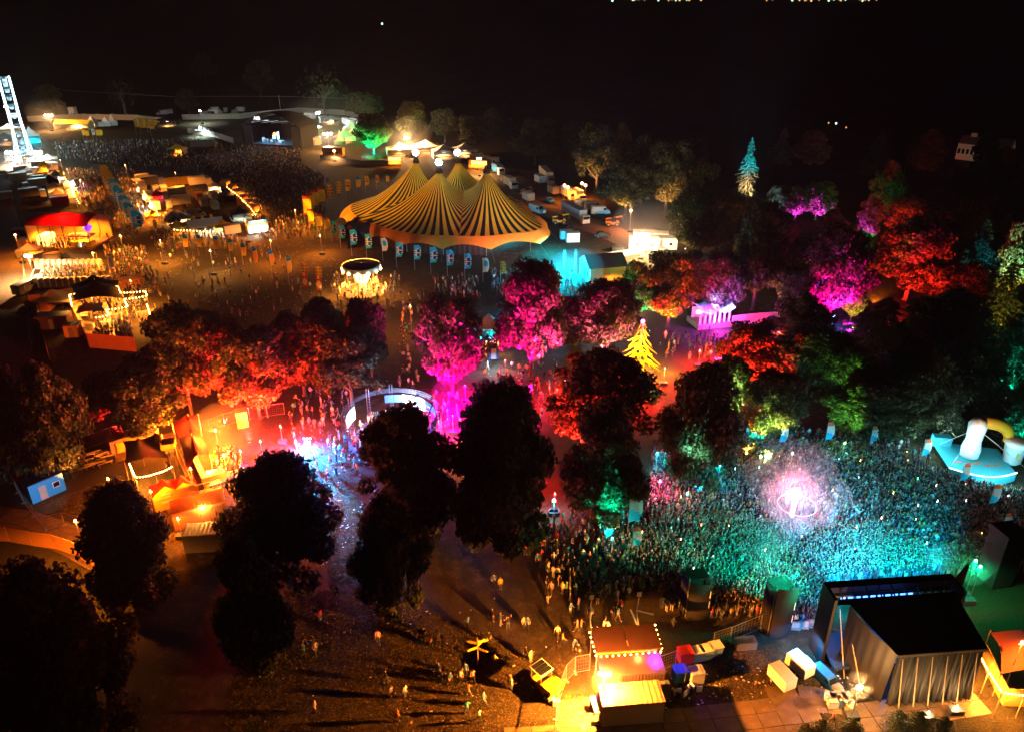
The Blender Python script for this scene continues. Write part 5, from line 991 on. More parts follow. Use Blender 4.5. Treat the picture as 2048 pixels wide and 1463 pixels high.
# ---------------------------------------------------------------- turquoise lit timber hut
def hut():
    a, b = G(1180, 568), G(1250, 562); d = b - a; o = thing('timber_hut', 'timber hut with turquoise gable and amber side wall', 'hut', a, math.atan2(d.y, d.x)); L = d.length; TW = mat('amber planks', (.50, .28, .08), .75, noise=.25); WP = mat('white planks', (.62, .62, .6), .7); n = 16
    for i in range(n): MB().box((L * (i + .5) / n, 0, 1.9), (L / n * .94, .12, 3.8)).build('wall_plank', TW, o)
    for i in range(14): MB().box((-.06, 7 * (i + .5) / 14, 1.9), (.12, .46, 3.8)).build('gable_plank', WP, o)
    MB().face([(-.1, 0, 3.8), (-.1, 7, 3.8), (-.1, 3.5, 5.6)]).build('gable', WP, o)
    for s in (0, 1): MB().face([(-.5, -.4 if s == 0 else 7.4, 3.6), (L + .4, -.4 if s == 0 else 7.4, 3.6), (L + .4, 3.5, 5.75), (-.5, 3.5, 5.75)]).build('roof_slope', mat('hut roof', (.05, .05, .06), .7), o)
    MB().box((-.14, 3.5, 1.2), (.08, 1.4, 2.4)).build('door', DARKP, o); MB().box((-.16, 1.4, 1.9), (.08, 1.1, 1.1)).build('window', GLASS, o)
    MB().box((L / 2, 7, 1.9), (L, .1, 3.8)).build('back_wall', TW, o)
    for q in ((-5, 2, 3.6, 26), (-3.5, 5.5, 2.4, 22), (-9, 4, 2.5, 16)): lamp(a + Matrix.Rotation(o.rotation_euler[2], 4, 'Z') @ Vector(q[:3]), CYAN, q[3], .4, None, 360)
    lamp(a + Matrix.Rotation(o.rotation_euler[2], 4, 'Z') @ Vector((L * .6, -2.5, 2.6)), FEST, 3, .3)
    for i, (x, y, h) in enumerate(((1150, 548, 6), (1160, 560, 5), (1142, 572, 4), (1128, 540, 5), (1115, 560, 4))):
        w = thing('lighting_truss', '%s thin truss post from left in the turquoise light by the hut' % ordinal(sorted([1150, 1160, 1142, 1128, 1115]).index(x)), 'truss', G(x, y)); m = MB()
        for sx, sy in ((-.2, -.2), (.2, -.2), (.2, .2), (-.2, .2)): m.tube((sx, sy, 0), (sx, sy, h), .04, n=4)
        for k in range(int(h / .5)): m.tube((-.2, -.2, k * .5), (.2, -.2, k * .5 + .5), .02, n=3).tube((.2, .2, k * .5), (-.2, .2, k * .5 + .5), .02, n=3)
        m.build('frame', STEEL, w); MB().box((0, -.3, h - .3), (.5, .4, .4)).build('lamp_head', BLACKM, w)
    z = 3.0; festoon([G(1212, 566, z), G(1235, 572, z), G(1250, 590, z), G(1256, 612, z)], 'double string of festoon bulbs beside the timber hut', 34, .2, True, 10, FEST, .12, 3); festoon([G(1220, 574, z), G(1240, 588, z), G(1246, 606, z)], 'second festoon string beside the timber hut', 24, .2, True, 6, FEST, .12, 2)
hut()
# small bar between the magenta trees
gazebo(978, 672, 'grey green peaked bar tent glowing turquoise between the two magenta trees', 5.0, None, 2.6, 4.6, mat('sage canvas', (.25, .33, .3), .8), .2, (2,), None, CYAN, 16, 2.3); stall(980, 700, 'amber lit counter under the turquoise bar tent', 3.5, 1.6, 2.2, .1, WHITEP, LITY, None, None, FEST, 5, None, False)
cabin(986, 716, 'small dark kiosk with a blue lamp beside the turquoise bar', 1.8, 1.6, 2.3, .2, NAVYC, NAVYC, 0, 0); lamp(G(988, 712, 2.9), CYAN, 5, .2); lamp(G(962, 668, 3.2), CYAN, 12, .3)
# yellow star sculpture of stretched cloth ---------------------------------------
def star_tree():
    p = G(1278, 738); o = thing('cloth_sculpture', 'yellow tree shaped sculpture of stretched triangular cloths', 'sculpture', p); Hh = tall(p, 648); SC = cloth_mat('sculpture yellow', (.85, .5, .03)); MB().tube((0, 0, 0), (0, 0, Hh + .2), .12, n=6).build('mast', STEEL, o); rng = random.Random(4)
    for lay in range(6):
        z = .8 + (Hh - 1.2) * lay / 5.5; r = 3.9 * (1 - lay / 6.6); n = 8 if lay < 4 else 6
        for i in range(n):
            a = 2 * PI * (i + .5 * (lay % 2)) / n + rng.uniform(-.2, .2); r = 4.1 * (1 - lay / 6.6) * rng.uniform(.82, 1.15); w = PI / n * 1.5; tip = Vector((r * math.cos(a), r * math.sin(a), z + rng.uniform(-.6, .35))); rows = []
            A = Vector((.3 * r * math.cos(a - w), .3 * r * math.sin(a - w), z + 1.35)); B = Vector((.3 * r * math.cos(a + w), .3 * r * math.sin(a + w), z + 1.35))
            for k in range(6):
                t = k / 5; l, q = A.lerp(tip, t), B.lerp(tip, t); m = (l + q) / 2; pin = .3 * math.sin(PI * t); rows.append([l.lerp(m, pin), m - Vector((0, 0, .25 * math.sin(PI * t))), q.lerp(m, pin)])
            MB().grid(rows).build('cloth_point', SC, o, True)
    for i in range(5): a = i * 1.26; lamp(p + Vector((1.5 * math.cos(a), 1.5 * math.sin(a), 1.6 + 1.1 * i)), (1, .5, .03), 3.2, .3, None, 360)
    for i, a in enumerate((-2.2, -1.2, -.3)): lamp(p + Vector((5.2 * math.cos(a), 5.2 * math.sin(a), 1.6)), (1, .5, .03), 2.4, .3, None, 360)
    lamp(p + Vector((0, -1, Hh + .7)), VIOLET, 2.5, .2); MB().ball((0, 0, Hh + .5), .35, 0, 8).build('top_lamp', glow('violet lamp', (.9, .2, 1), 8), o)
star_tree()
# purple stage and pink wall ------------------------------------------------------
def purple_stage():
    a, b = G(1398, 658), G(1456, 652); d = b - a; o = thing('woodland_stage', 'small violet lit woodland stage with winged roof', 'stage', a, math.atan2(d.y, d.x)); L = d.length; PW = mat('stage white', (.6, .58, .6), .6)
    MB().box((L / 2, 2, .5), (L + 1, 5, 1)).build('deck', DECK, o)
    for i in range(7): MB().tube((L * i / 6, 0, 1), (L * i / 6, 0, 3.2), .22, n=8).build('column', PW, o)
    MB().box((L / 2, 3.6, 2), (L, .2, 2.4)).build('back_wall', PW, o)
    for s in (0, 1):
        m = MB(); x0 = L * .5 * s; m.grid([[(x0 - .6 + (L * .5 + 1.2) * u / 6, -1 + 5.5 * v / 4, 3.3 + .9 * abs(u / 3 - 1) ** 1.5 + .5 * math.sin(PI * v / 4)) for u in range(7)] for v in range(5)]); m.build('roof_wing', PW, o, True)
    MB().ball((L * .8, 3, 4.6), 1.3, 0, 12).build('dome', PW, o, True)
    for x, w in ((L * .25, 1.3), (L * .75, 1.3)): MB().box((x, 3.4, 2.1), (w, .1, .6)).build('lit_sign', glow('stage sign', (1, .5, .6), 6), o)
    for q, c, k in (((L * .2, -2, 4.6), PURPLE, 14), ((L * .8, -2, 5), BLUE, 16), ((L * .5, -3, 2), VIOLET, 16), ((L * .5, 1, 5.8), (.3, .2, 1), 10), ((L * .5, -6, 4), RED, 10)): lamp(a + Matrix.Rotation(o.rotation_euler[2], 4, 'Z') @ Vector(q), c, k * .42, .4, None, 360)
purple_stage()
fence([(1462, 652), (1520, 646), (1592, 641)], 'long pink lit white boarding right of the violet stage', 4, 2.2, PALEB, 'boarding_fence', 'fence', 'board_panel', .08); lamp(G(1500, 668, 3), (1, .10, .06), 9, .4); lamp(G(1560, 664, 3), (1, .1, .08), 8, .4)
for x, y, c, k in ((1330, 735, RED, 18), (1400, 700, RED, 22), (1245, 790, RED, 16), (1010, 790, MAGENTA, 26), (960, 800, MAGENTA, 50), (930, 770, MAGENTA, 40), (1060, 790, RED, 10), (1010, 720, RED, 9), (1130, 760, RED, 22), (1180, 770, RED, 16), (1300, 770, RED, 12), (1440, 690, RED, 16), (870, 800, MAGENTA, 26), (1230, 735, RED, 7), (905, 830, MAGENTA, 50), (1085, 930, RED, 6), (1110, 985, RED, 5), (925, 860, AMBER, 14), (920, 900, AMBER, 5)):
    flood(x, y, 3.2, 'black lighting stand with one coloured lamp among the lit trees', k, c, 1, head=.14)['group'] = 'lighting stands among the trees'
for x, y, c in ((1215, 996, BLUE), (1108, 1000, CYAN), (1512, 862, TEAL), (1668, 632, BLUE), (1205, 690, YELLOW)): flood(x, y, 2.2, 'small %s lamp on a short stand in the dark trees' % {BLUE: 'blue', CYAN: 'cyan', TEAL: 'teal', YELLOW: 'yellow'}[c], 3.5, c, 1, head=.45)['group'] = 'small coloured lamps in the trees'
# ================================================================== orange lit yard at the left, round arena
CR = ang(130, 905, 260, 865)
fence([(25, 965), (48, 1005), (92, 1060), (130, 1050), (180, 1062), (192, 1015)], 'mesh fence at the near side of the orange lit yard', 3.4, 2.0, None); fence([(130, 918), (170, 898), (225, 878), (265, 868)], 'mesh fence behind the stacked benches of the orange yard', 3.4, 2.0, None); fence([(420, 862), (450, 850), (500, 838), (570, 828)], 'mesh fence at the back right of the orange yard', 3.4, 2.0, None)
fence([(-30, 1078), (20, 1082), (66, 1090), (112, 1097), (150, 1110), (208, 1142)], 'curving orange boarding in front of the timber trackway', 3.0, 2.1, ORGC, 'boarding_fence', 'fence', 'board_panel', .08); fence([(262, 1178), (300, 1190), (331, 1202)], 'short orange boarding at the foot of the silhouetted tree', 2.6, 2.0, ORGC, 'boarding_fence', 'fence', 'board_panel', .08)
def trackway(pts, w, label, m, n=3):
    P = [G(*q) for q in pts]; o = structure(thing('trackway', label, None, P[0])); 
    for a, b in zip(P, P[1:]):
        d = b - a; k = max(1, round(d.length / 2.4)); rz = math.atan2(d.y, d.x)
        for i in range(k):
            for j in range(n):
                nrm = Vector((-d.y, d.x, 0)).normalized(); q = a + d * ((i + .5) / k) + nrm * (w * ((j + .5) / n - .5)) - P[0]; c = link('track_panel', cached(('tp', round(d.length / k, 1), w, n, m.name), lambda: MB().box((0, 0, .025), (d.length / k * .97, w / n * .97, .05)).mesh('track_panel', m)), o, q + Vector((0, 0, .004 * ((i + j) % 3))), (0, 0, rz + R((i * 5 + j * 3) % 3 - 1)))
    if 'category' in o: del o['category']
    return o
trackway([(-40, 1030), (40, 1042), (100, 1062), (160, 1088), (215, 1118)], 4.4, 'timber panel trackway at the left edge', mat('weathered ply', (.13, .085, .05), .6, noise=.3, nscale=1.0, bump=.2))
trackway([(230, 905), (300, 890), (350, 882)], 5.5, 'timber boards behind the festoon lit stretch tent', PLY)
def site_cabin_blue():
    return cabin(93, 988, 'bright blue cabin with open dark doorway left of the orange yard', 4.2, 2.4, 2.7, ang(68, 992, 114, 972), mat('cabin blue', (.02, .25, .62), .45, noise=.1), mat('cabin blue roof', (.01, .08, .2), .5), -.6, 1)
site_cabin_blue(); spot(G(112, 1020, 3.0), G(93, 985, 1.4), (.5, .75, 1), 2.4, 44, .6, .2)  # unseen spot added to brighten the blue cabin
cabin(288, 893, 'bright yellow generator box at the back of the orange yard', 4.2, 2.0, 2.2, R(8), YELP, TIN, 1.2, 0, name='generator_unit', cat='generator'); vehicle('trailer', 152, 952, CR, 'dark cage trailer behind the blue cabin', BROWNC)
BN = [MB().box((0, 0, .45), (2.0, .35, .06)).mesh('seat', CREAM), MB().box((0, 0, .22), (.08, .3, .44)).mesh('leg', STEEL)]
k = 0
for x, y in ((172, 925), (178, 920), (184, 931), (190, 914), (196, 924), (165, 935), (176, 938), (188, 940), (202, 908), (206, 918), (212, 912), (220, 922), (226, 905), (200, 935), (212, 930), (158, 928)):
    o = thing('stacked_bench', '%s bench from left in the pile of benches behind the blue cabin' % ordinal(sorted([172, 178, 184, 190, 196, 165, 176, 188, 202, 206, 212.1, 220, 226, 200, 212, 158]).index(x)), 'bench', G(x, y) + Vector((0, 0, .5 * (k % 2))), CR + R((k * 31) % 20 - 10), 'piled benches in the orange yard'); link('seat', BN[0], o)
    for s in (-.8, .8): link('leg', BN[1], o, (s, 0, 0))
    k += 1
cabin(240, 900, 'timber crate stack beside the yellow generator', 2.4, 1.6, 2.0, CR, WOOD, WOOD, None, 0, name='crate_stack', cat='crates'); cabin(255, 897, 'small yellow plant trailer beside the yellow generator', 2.8, 1.4, 1.5, CR, YELP, YELP, None, 0, name='plant_trailer', cat='trailer')
stretch_tent([(258, 958), (345, 945), (332, 905), (254, 912)], 'brown stretch tent with festoon bulbs in the orange yard', [(.4, .5, 4.6), (.85, .75, 4.4)], 2.3, BROWNC)
festoon([G(258, 924, 3.0), G(270, 952, 3.0), G(310, 945, 3.0), G(345, 930, 3.0)], 'festoon bulbs along the front of the brown stretch tent', 26, .3, True, 12, FEST, .11, 3)
stretch_tent([(385, 985), (428, 952), (405, 872), (352, 880)], 'large dark red canopy over the bar of the orange yard', [(.5, .3, 5.6), (.6, .8, 5.2)], 3.2, mat('oxblood canvas', (.20, .02, .012), .7, spec=.15))
def bar_counter():
    a, b = G(372, 905), G(408, 985); d = b - a; o = thing('timber_bar', 'long timber bar under the dark red canopy', 'bar', a, math.atan2(d.y, d.x)); L = d.length
    for i in range(10): MB().box((L * (i + .5) / 10, -1.2, 1.4), (L / 10 * .95, .12, 2.8)).build('wall_plank', mat('amber planks', (.5, .28, .08), .75), o)
    MB().box((L / 2, .6, 1.1), (L, .7, .1)).build('counter_top', WOOD, o); MB().box((L / 2, .6, .55), (L, .5, 1.05)).build('counter_front', YELC, o); MB().box((L - .6, 1.6, 1.7), (1.0, 3.0, .9)).build('end_hatch', WOOD, o)
    for t in (.15, .5, .85): lamp(a + d * t + Vector((1.2, .3, 2.7)), SODIUM, 9, .3)
bar_counter()
o = thing('lookout_tower', 'small timber lookout tower between the stretch tent and the dark red canopy', 'tower', G(345, 925), .3)
for sx in (-1, 1):
    for sy in (-1, 1): MB().tube((sx * .8, sy * .8, 0), (sx * .8, sy * .8, 4.2), .09, n=5).build('leg', WOOD, o)
MB().box((0, 0, 2.6), (1.8, 1.8, .12)).build('platform', WOOD, o)
for k in range(4): MB().box((math.sin(k * PI / 2) * .88, -math.cos(k * PI / 2) * .88, 3.1), (1.76, .06, .9), 0, k * PI / 2).build('rail_panel', YELC, o)
def sign_gazebo(x, y, lab):
    o = gazebo(x, y, lab, 3.2, 3.2, 2.2, 3.6, REDC, ang(315, 1005, 385, 985), (0, 1, 2, 3), REDC); f = MB().face([(-1.6, -1.64, .05), (1.6, -1.64, .05), (1.6, -1.64, 2.3), (0, -1.64, 3.5), (-1.6, -1.64, 2.3)]).build('front_panel', YELC, o); T_ = mat('panel text', (.8, .75, .6), .7)
    MB().box((0, -1.67, 2.35), (1.2, .02, .22)).build('name_strip', T_, f); MB().box((0, -1.67, 1.85), (2.2, .02, .08)).build('text_line', T_, f); MB().box((0, -1.67, 1.2), (1.5, .02, .32)).build('lower_sign', T_, f); return o
sign_gazebo(335, 1004, 'left one of two yellow fronted pointed gazebos with red roofs'); sign_gazebo(371, 996, 'right one of two yellow fronted pointed gazebos with red roofs')
cabin(402, 1038, 'long shed with red brown sheet roof below the pointed gazebos', 6.2, 3.0, 2.6, ang(365, 1040, 445, 1020), BROWNC, REDSHEET, None, 0, ribs=True); cabin(424, 1092, 'pale roofed container half hidden by the black tree', 5.5, 2.4, 2.5, R(5), GREYP, WHITEP, None, 0, ribs=True)
o = thing('poster_board', 'white leaning board printed with a black letter A', 'sign', G(430, 968), .5); MB().face([(-.9, 0, .05), (.9, 0, .05), (.7, .5, 2.0), (-.7, .5, 2.0)]).face([(-.9, .06, .05), (.9, .06, .05), (.7, .56, 2.0), (-.7, .56, 2.0)][::-1]).build('board', WHITEP, o); text_on('A', 1.3, BLACKM, o, (0, .2, 1.0), (R(76), 0, 0), .01)
o = thing('walkway_bridge', 'timber gangway with railings above the red roofed shed', 'gangway', G(415, 1000), ang(390, 1005, 445, 990)); MB().box((0, 0, 1.2), (4.2, 1.6, .12)).build('deck', DECK, o)
for s in (-1, 1):
    MB().tube((-2.1, s * .8, 2.2), (2.1, s * .8, 2.2), .04, n=5).build('handrail', WHITEP, o)
    for x in (-2, -1, 0, 1, 2): MB().tube((x, s * .8, 0), (x, s * .8, 2.2), .04, n=5).build('post', WHITEP, o)
cabin(487, 852, 'yellow hatch kiosk at the far corner of the orange yard', 1.6, 1.6, 2.6, R(20), YELC, YELC, None, 0); fence([(455, 905), (485, 925), (482, 950), (440, 965)], 'timber railing of the terrace full of people in the orange yard', 2.6, 1.2, WOOD, 'timber_railing', 'railing', 'rail_panel')
for x, y, z, k, c in ((430, 858, 3.6, 42, (1, .38, .04)), (447, 908, 3.4, 34, (1, .40, .05)), (486, 935, 3.0, 16, (1, .42, .06)), (320, 870, 3.4, 18, (1, .33, .03)), (405, 1012, 3.0, 20, (1, .5, .1)), (355, 1035, 3.0, 7, SODIUM), (300, 980, 4.2, 9, SODIUM), (215, 955, 5, 10, SODIUM), (380, 935, 5.2, 8, AMBER)):
    flood(x, y, z, 'lamp stand with a hot amber lamp in the orange yard', k * .8, (c[0], c[1] * .62, c[2] * .4), 1, head=.22, cone=(360 if k > 12 else 160))['group'] = 'amber lamp stands in the orange yard'
for x, y, k in ((560, 850, 44), (520, 880, 36), (480, 900, 24)): flood(x, y, 3.0, 'lamp stand with a red lamp right of the orange yard', k, RED, 1, head=.16, cone=360)['group'] = 'red lamp stands'
flood(60, 1120, 7, 'orange lamp post shining on the boarding at the left edge', 36, SODIUM, 1, head=.4); flood(150, 1040, 5, 'lamp post beside the timber trackway', 5, SODIUM, 1, head=.3)
# ---------------------------------------------------------------- blue lamp tower
def blue_tower():
    p = G(620, 918); o = thing('light_tower', 'short tower of bright blue lamps facing the path', 'light tower', p); MB().tube((0, 0, 0), (0, 0, 3.6), .07, n=6).build('mast', STEEL, o); BL = glow('blue lamp', (.06, .5, 1), 9)
    for i in range(3): MB().box(((i - 1) * .45, -.08, 3.5), (.22, .1, .22)).build('small_lamp', BL, o)
    for z, w in ((2.8, .7), (2.0, .4)): MB().box((0, -.1, z), (w, .12, .35)).build('lamp_bar', BL, o)
    MB().box((0, 0, .2), (.9, .9, .4)).build('base', DARKP, o)
    lamp(p + Vector((0, -.5, 3.0)), (.0, .24, 1), 120, .25, None, 168); spot(p + Vector((0, -.6, 3.6)), G(575, 1150) + Vector((0, 0, 14)), (.0, .16, 1), 26, 70, .8, .2); spot(p + Vector((0, -.4, 3.4)), p + Vector((5, -9.5, 0)), (.0, .36, 1), 330, 32, .9, .2); spot(p + Vector((.2, -.4, 2.6)), p + Vector((8, -15, 0)), (1, .03, .06), 60, 20, .8, .2)
blue_tower()
# ---------------------------------------------------------------- round truss arena
def arena():
    c = G(783, 829, 4.0); c = Vector((c.x, c.y, 0)); o = thing('dance_arena', 'round truss dance arena with glowing screens', 'arena', c); RX = 97 * mpp(c); Z = 4.2; n = 40
    pt = lambda a, r, z: Vector((r * math.cos(a), r * math.sin(a), z)); TR = mat('truss white', (.10, .10, .12), .4, metal=.5)
    for r, z in ((RX, Z), (RX - .4, Z), (RX, Z + .4), (RX - .4, Z + .4)): MB().path([pt(2 * PI * i / n, r, z) for i in range(n + 1)], .03, 0, 4).build('ring_tube', TR, o)
    m = MB()
    for i in range(n * 2):
        a, b = PI * i / n, PI * (i + 1) / n; m.tube(pt(a, RX, Z), pt(b, RX, Z + .4), .02, n=3).tube(pt(a, RX - .4, Z + .4), pt(b, RX - .4, Z), .02, n=3).tube(pt(a, RX, Z), pt(b, RX - .4, Z), .02, n=3)
    br = m.build('ring_bracing', TR, o); br['kind'] = 'stuff'
    for i in range(12):
        a = 2 * PI * i / 12 + .15; m = MB()
        for dx, dy in ((-.2, -.2), (.2, -.2), (.2, .2), (-.2, .2)): m.tube(pt(a, RX - .2, 0) + Vector((dx, dy, 0)), pt(a, RX - .2, Z + (1.2 if i in (3, 4, 5) else .4)) + Vector((dx, dy, 0)), .035, n=4)
        for k in range(9): m.box(pt(a, RX - .2, .3 + k * .48), (.42, .42, .03))
        m.build('truss_leg', TR, o)
    # low wall with screens
    for i in range(30):
        a0, a1 = 2 * PI * i / 30, 2 * PI * (i + .96) / 30; am = math.degrees((a0 + a1) / 2) % 360; hot = 46 < am < 88 or 152 < am < 190
        big = hot; z0, z1 = (1.9, 3.9) if big else ((.1, 1.1) if 192 < am < 330 else (2.6, 3.9))
        if 112 < am < 150: continue
        m = MB(); rr = RX - .75; q = [pt(a0, rr, z0), pt(a1, rr, z0), pt(a1, rr, z1), pt(a0, rr, z1)]; q2 = [pt(a0, rr + .15, z0), pt(a1, rr + .15, z0), pt(a1, rr + .15, z1), pt(a0, rr + .15, z1)]; m.face(q[::-1]); m.face(q2)
        for k in range(4): m.face([q[k], q[(k + 1) % 4], q2[(k + 1) % 4], q2[k]])
        m.build('screen_panel' if big else 'ring_panel', glow('arena screen', (.60, .74, 1), 2.2, True) if big else mat('arena cloth', (.03, .08, .3) if am < 62 or am > 330 else (.25, .03, .05), .7), o)
    # tilted roof frame over the DJ booth
    A = [pt(R(60), RX * .9, 4.4), pt(R(18), RX * .85, 4.6), pt(R(-5), RX * .72, 3.7), pt(R(60), RX * .3, 3.5)]
    for i in range(4): MB().tube(A[i], A[(i + 1) % 4], .11, n=6).build('booth_frame', BLACKM, o)
    for t in (.25, .5, .75): MB().tube(A[0].lerp(A[3], t), A[1].lerp(A[2], t), .04, n=4).build('booth_rib', STEEL, o)
    for q in (A[2], A[3]): MB().tube((q.x, q.y, 0), (q.x, q.y, q.z), .07, n=5).build('booth_leg', STEEL, o)
    MB().box(pt(R(35), RX * .55, .9), (3.2, 1.4, 1.6), 0, R(-40)).build('dj_table', BLUEP, o); MB().lathe([(RX - 1, .02), (.2, .03)], 30).build('dance_floor', mat('dance floor', (.12, .12, .14), .5), o)
    for a, r, z, col, k in ((80, .7, 3.2, (.7, .8, 1), 9), (170, .7, 3.0, (.8, .7, 1), 8), (20, .6, 3.4, BLUE, 10), (230, .5, 3.8, VIOLET, 8), (0, .9, 2, (1, .2, .6), 6), (110, .3, 3.9, (.1, .6, 1), 8), (300, .75, 3.9, BLUE, 10)): lamp(c + pt(R(a), RX * r, z), col, k * .30, .3, None, 360)
    return c, RX
ARC, ARR = arena()
spot(ARC + Vector((0, -ARR * .6, 5.0)), G(815, 1075) + Vector((0, 0, 13)), (.01, .06, 1), 46, 95, .8, .3); spot(ARC + Vector((ARR * .9, -ARR * .5, 4.6)), G(1005, 1105) + Vector((0, 0, 14)), (.6, .0, .5), 30, 60, .8, .3)
# ================================================================== foreground stage, service yard, dance field
trackway([(1010, 1500), (1180, 1490), (1330, 1462), (1480, 1446), (1560, 1436), (1640, 1428)], 4.6, 'ply board road along the bottom edge', PLY); trackway([(1540, 1400), (1600, 1395), (1700, 1405)], 3.0, 'ply boards beside the flight cases', PLY, 2); trackway([(1690, 1440), (1800, 1425), (1960, 1398)], 3.2, 'ply walkway behind the stage wall', PLY, 2)
patch('sawdust_yard', [(1115, 1400), (1210, 1390), (1215, 1500), (1105, 1500)], mat('straw mulch', (.30, .20, .08), .9, noise=.4, nscale=2.0, bump=.8), .008)
def big_stage():
    a, b = G(1768, 1405), G(1932, 1392); d = (b - a); L = d.length; rz = math.atan2(d.y, d.x); o = thing('festival_stage', 'big black festival stage with pleated back wall in the bottom right', 'stage', a, rz)
    CL = mat('black stage drape', (.014, .011, .010), .55, noise=.25, nscale=.6, spec=.5); RFM = mat('black stage roof', (.012, .011, .011), .55, spec=.3)
    # local: x along the back wall, y away from the camera towards the crowd
    HB, HF, DB = 6.3, 7.2, 5.4; rows = []; n = 120
    for i in range(n + 1):
        x = L * i / n; f = .16 * math.sin(i * .62) + .10 * math.sin(i * 1.7 + 1) + .05 * math.sin(i * 3.9)
        rows.append([(x + .1 * math.sin(i * .9 + z) * (1 - z / HB), f * (1 - .75 * (z / HB)) - .25 * (1 - z / HB) ** 2, z) for z in [HB * k / 7 for k in range(8)]])
    MB().grid(rows).build('back_drape', CL, o, True)
    MB().face([(-.25, -.15, HB), (L + .25, -.15, HB), (L + .7, DB, HF), (-2.1, DB, HF)]).face([(-.2, -.15, HB - .35), (L + .2, -.15, HB - .35), (L + .2, -.15, HB), (-.2, -.15, HB)]).build('rear_roof', RFM, o); MB().box((L / 2, -.2, HB - .12), (L + .5, .12, .3)).build('roof_edge', mat('roof edge strip', (.12, .10, .09), .5), o)
    for s, x0 in ((-1, -2.0), (1, L + .6)):
        rows = []
        for i in range(31):
            t = i / 30; x = (-.1 if s < 0 else L + .1) + (x0 - (-.1 if s < 0 else L + .1)) * math.sin(t * PI / 2); y = DB * t
            rows.append([(x + .12 * math.sin(i * 1.3) * (1 - k / 5) + s * .8 * (1 - k / 5) * (1 - t) * .4, y, (HB + (HF - HB) * t) * k / 5) for k in range(6)])
        MB().grid(rows).build('side_drape', CL, o, True)
    # front header, deeper and wider, towards the crowd
    x0, x1 = -3.8, L + .9; F0, F1, HH = DB, 7.3, 8.3
    MB().face([(x0, F0 - .05, HF + .02), (x1, F0 - .05, HF + .02), (x1, F0 + .5, HF + .25), (x0, F0 + .5, HF + .25)]).face([(x0, F1 - .75, HH), (x1, F1 - .75, HH), (x1, F1, HH + .1), (x0, F1, HH + .1)]).build('front_roof', RFM, o); MB().box(((x0 + x1) / 2, F1, HH - .7), (x1 - x0, .2, 1.5)).build('header_board', RFM, o)
    for x in (x0, x1): MB().box((x, (F0 + F1) / 2 - .2, HH / 2), (.3, F1 - F0 + .6, HH)).build('side_wall', RFM, o)
    MB().box(((x0 + x1) / 2, F0 + .2, 1.0), (x1 - x0 - 1, 4.4, .3)).build('stage_deck', DARKP, o)
    for i in range(9): MB().tube((x0 + 1.2 + i * (x1 - x0 - 2.4) / 8, F0 + .4, HF + .3), (x0 + 1.2 + i * (x1 - x0 - 2.4) / 8, F1 - .6, HH - .2), .09, n=4).build('roof_truss', STEEL, o)
    for y in (F0 + .7, F0 + 1.0): MB().tube((x0 + .6, y, HH - .7), (x1 - .6, y, HH - .7), .12, n=5).build('lighting_bar', STEEL, o)
    for i in range(14): MB().box((x0 + 1.5 + i * (x1 - x0 - 3) / 13, F0 + .85, HH - 1.1), (.3, .3, .4)).build('stage_lamp', glow('stage blue', (.05, .2, 1), 7) if i < 10 else BLACKM, o)
    M4 = Matrix.Translation(a) @ Matrix.Rotation(rz, 4, 'Z')
    for x in (-1, 3, 7): lamp(M4 @ Vector((x, F0 + .9, HH - 1.7)), (.05, .25, 1), 2.5, .3)
    # wing screen on the right
    MB().face([(x1 + .3, F1 - 1.2, .5), (x1 + 1.6, F1 + .3, .5), (x1 + 2.2, F1 + .8, 9.2), (x1 + .1, F1 - .5, 8.2)]).face([(x1 + .35, F1 - 1.35, .5), (x1 + .15, F1 - .65, 8.2), (x1 + 2.25, F1 + .65, 9.2), (x1 + 1.65, F1 + .15, .5)]).build('wing_screen', mat('wing cloth', (.09, .055, .045), .6), o)
    for i in range(6): x = .5 + i * (L - 1) / 5; MB().tube((x + .5, -.7, .1), (x - .1, -.2, HB - .5), .05, n=5).build('wall_pole', mat('wall pole', (.45, .32, .2), .6), o)
    for q in (((-2.4, 3, .1), (-2.2, 6.5, 5.6)), ((-1.6, 1.2, .1), (-1.9, 5, 5.0))): MB().tube(q[0], q[1], .06, n=5).build('side_brace', mat('wall pole', (.45, .32, .2), .6), o)
    # light from the front of the stage onto the crowd: teal and green
    for x, t, c, k in ((0, (-9, 24, 0), (.0, .75, .66), 85), (L * .5, (4, 27, 0), (.02, .58, 1), 135), (L, (13, 24, 0), (.0, .64, .9), 100), (-2, (-15, 16, 0), (.0, .9, .42), 30), (L * .5, (0, 14, 0), (.0, .68, .95), 26)):
        spot(M4 @ Vector((x, F1 + .5, HH - .5)), M4 @ Vector(t), c, k, 58, 1.0, .5)
    return M4, F1, L
SM, SF, SL = big_stage()
def pa_tower(x, y, yt, label, w=2.6):
    p = G(x, y); h = tall(p, yt); o = thing('speaker_tower', label, 'speaker tower', p, R(12)); SC = mat('scrim', (.010, .008, .008), .8); rows = []
    for i in range(13): t = i / 12; rows.append([(w * (t - .5), .3 * math.sin(PI * t) * -1 - .6, z * (h - .9 * t * (1 if x < 1450 else .2))) for z in (0, .5, 1)])
    MB().grid(rows).build('back_scrim', SC, o, True); MB().box((0, .9, h * .45), (w * .92, 1.6, h * .9), 0, 0, .96).build('scrim_box', SC, o)
    for s in (-1, 1): MB().tube((s * w * .47, -.2, 0), (s * w * .47, -.2, h), .07, n=5).build('tower_leg', STEEL, o)
    for k in range(5): MB().box((0, 1.78, h * .35 + k * .55), (1.2, .1, .5)).build('speaker_box', BLACKM, o)
    for z in (.35, .6): MB().box((w * .4, -.75, h * z), (.06, .04, .9)).build('status_light', glow('amber strip', (1, .4, .1), 1.2), o)
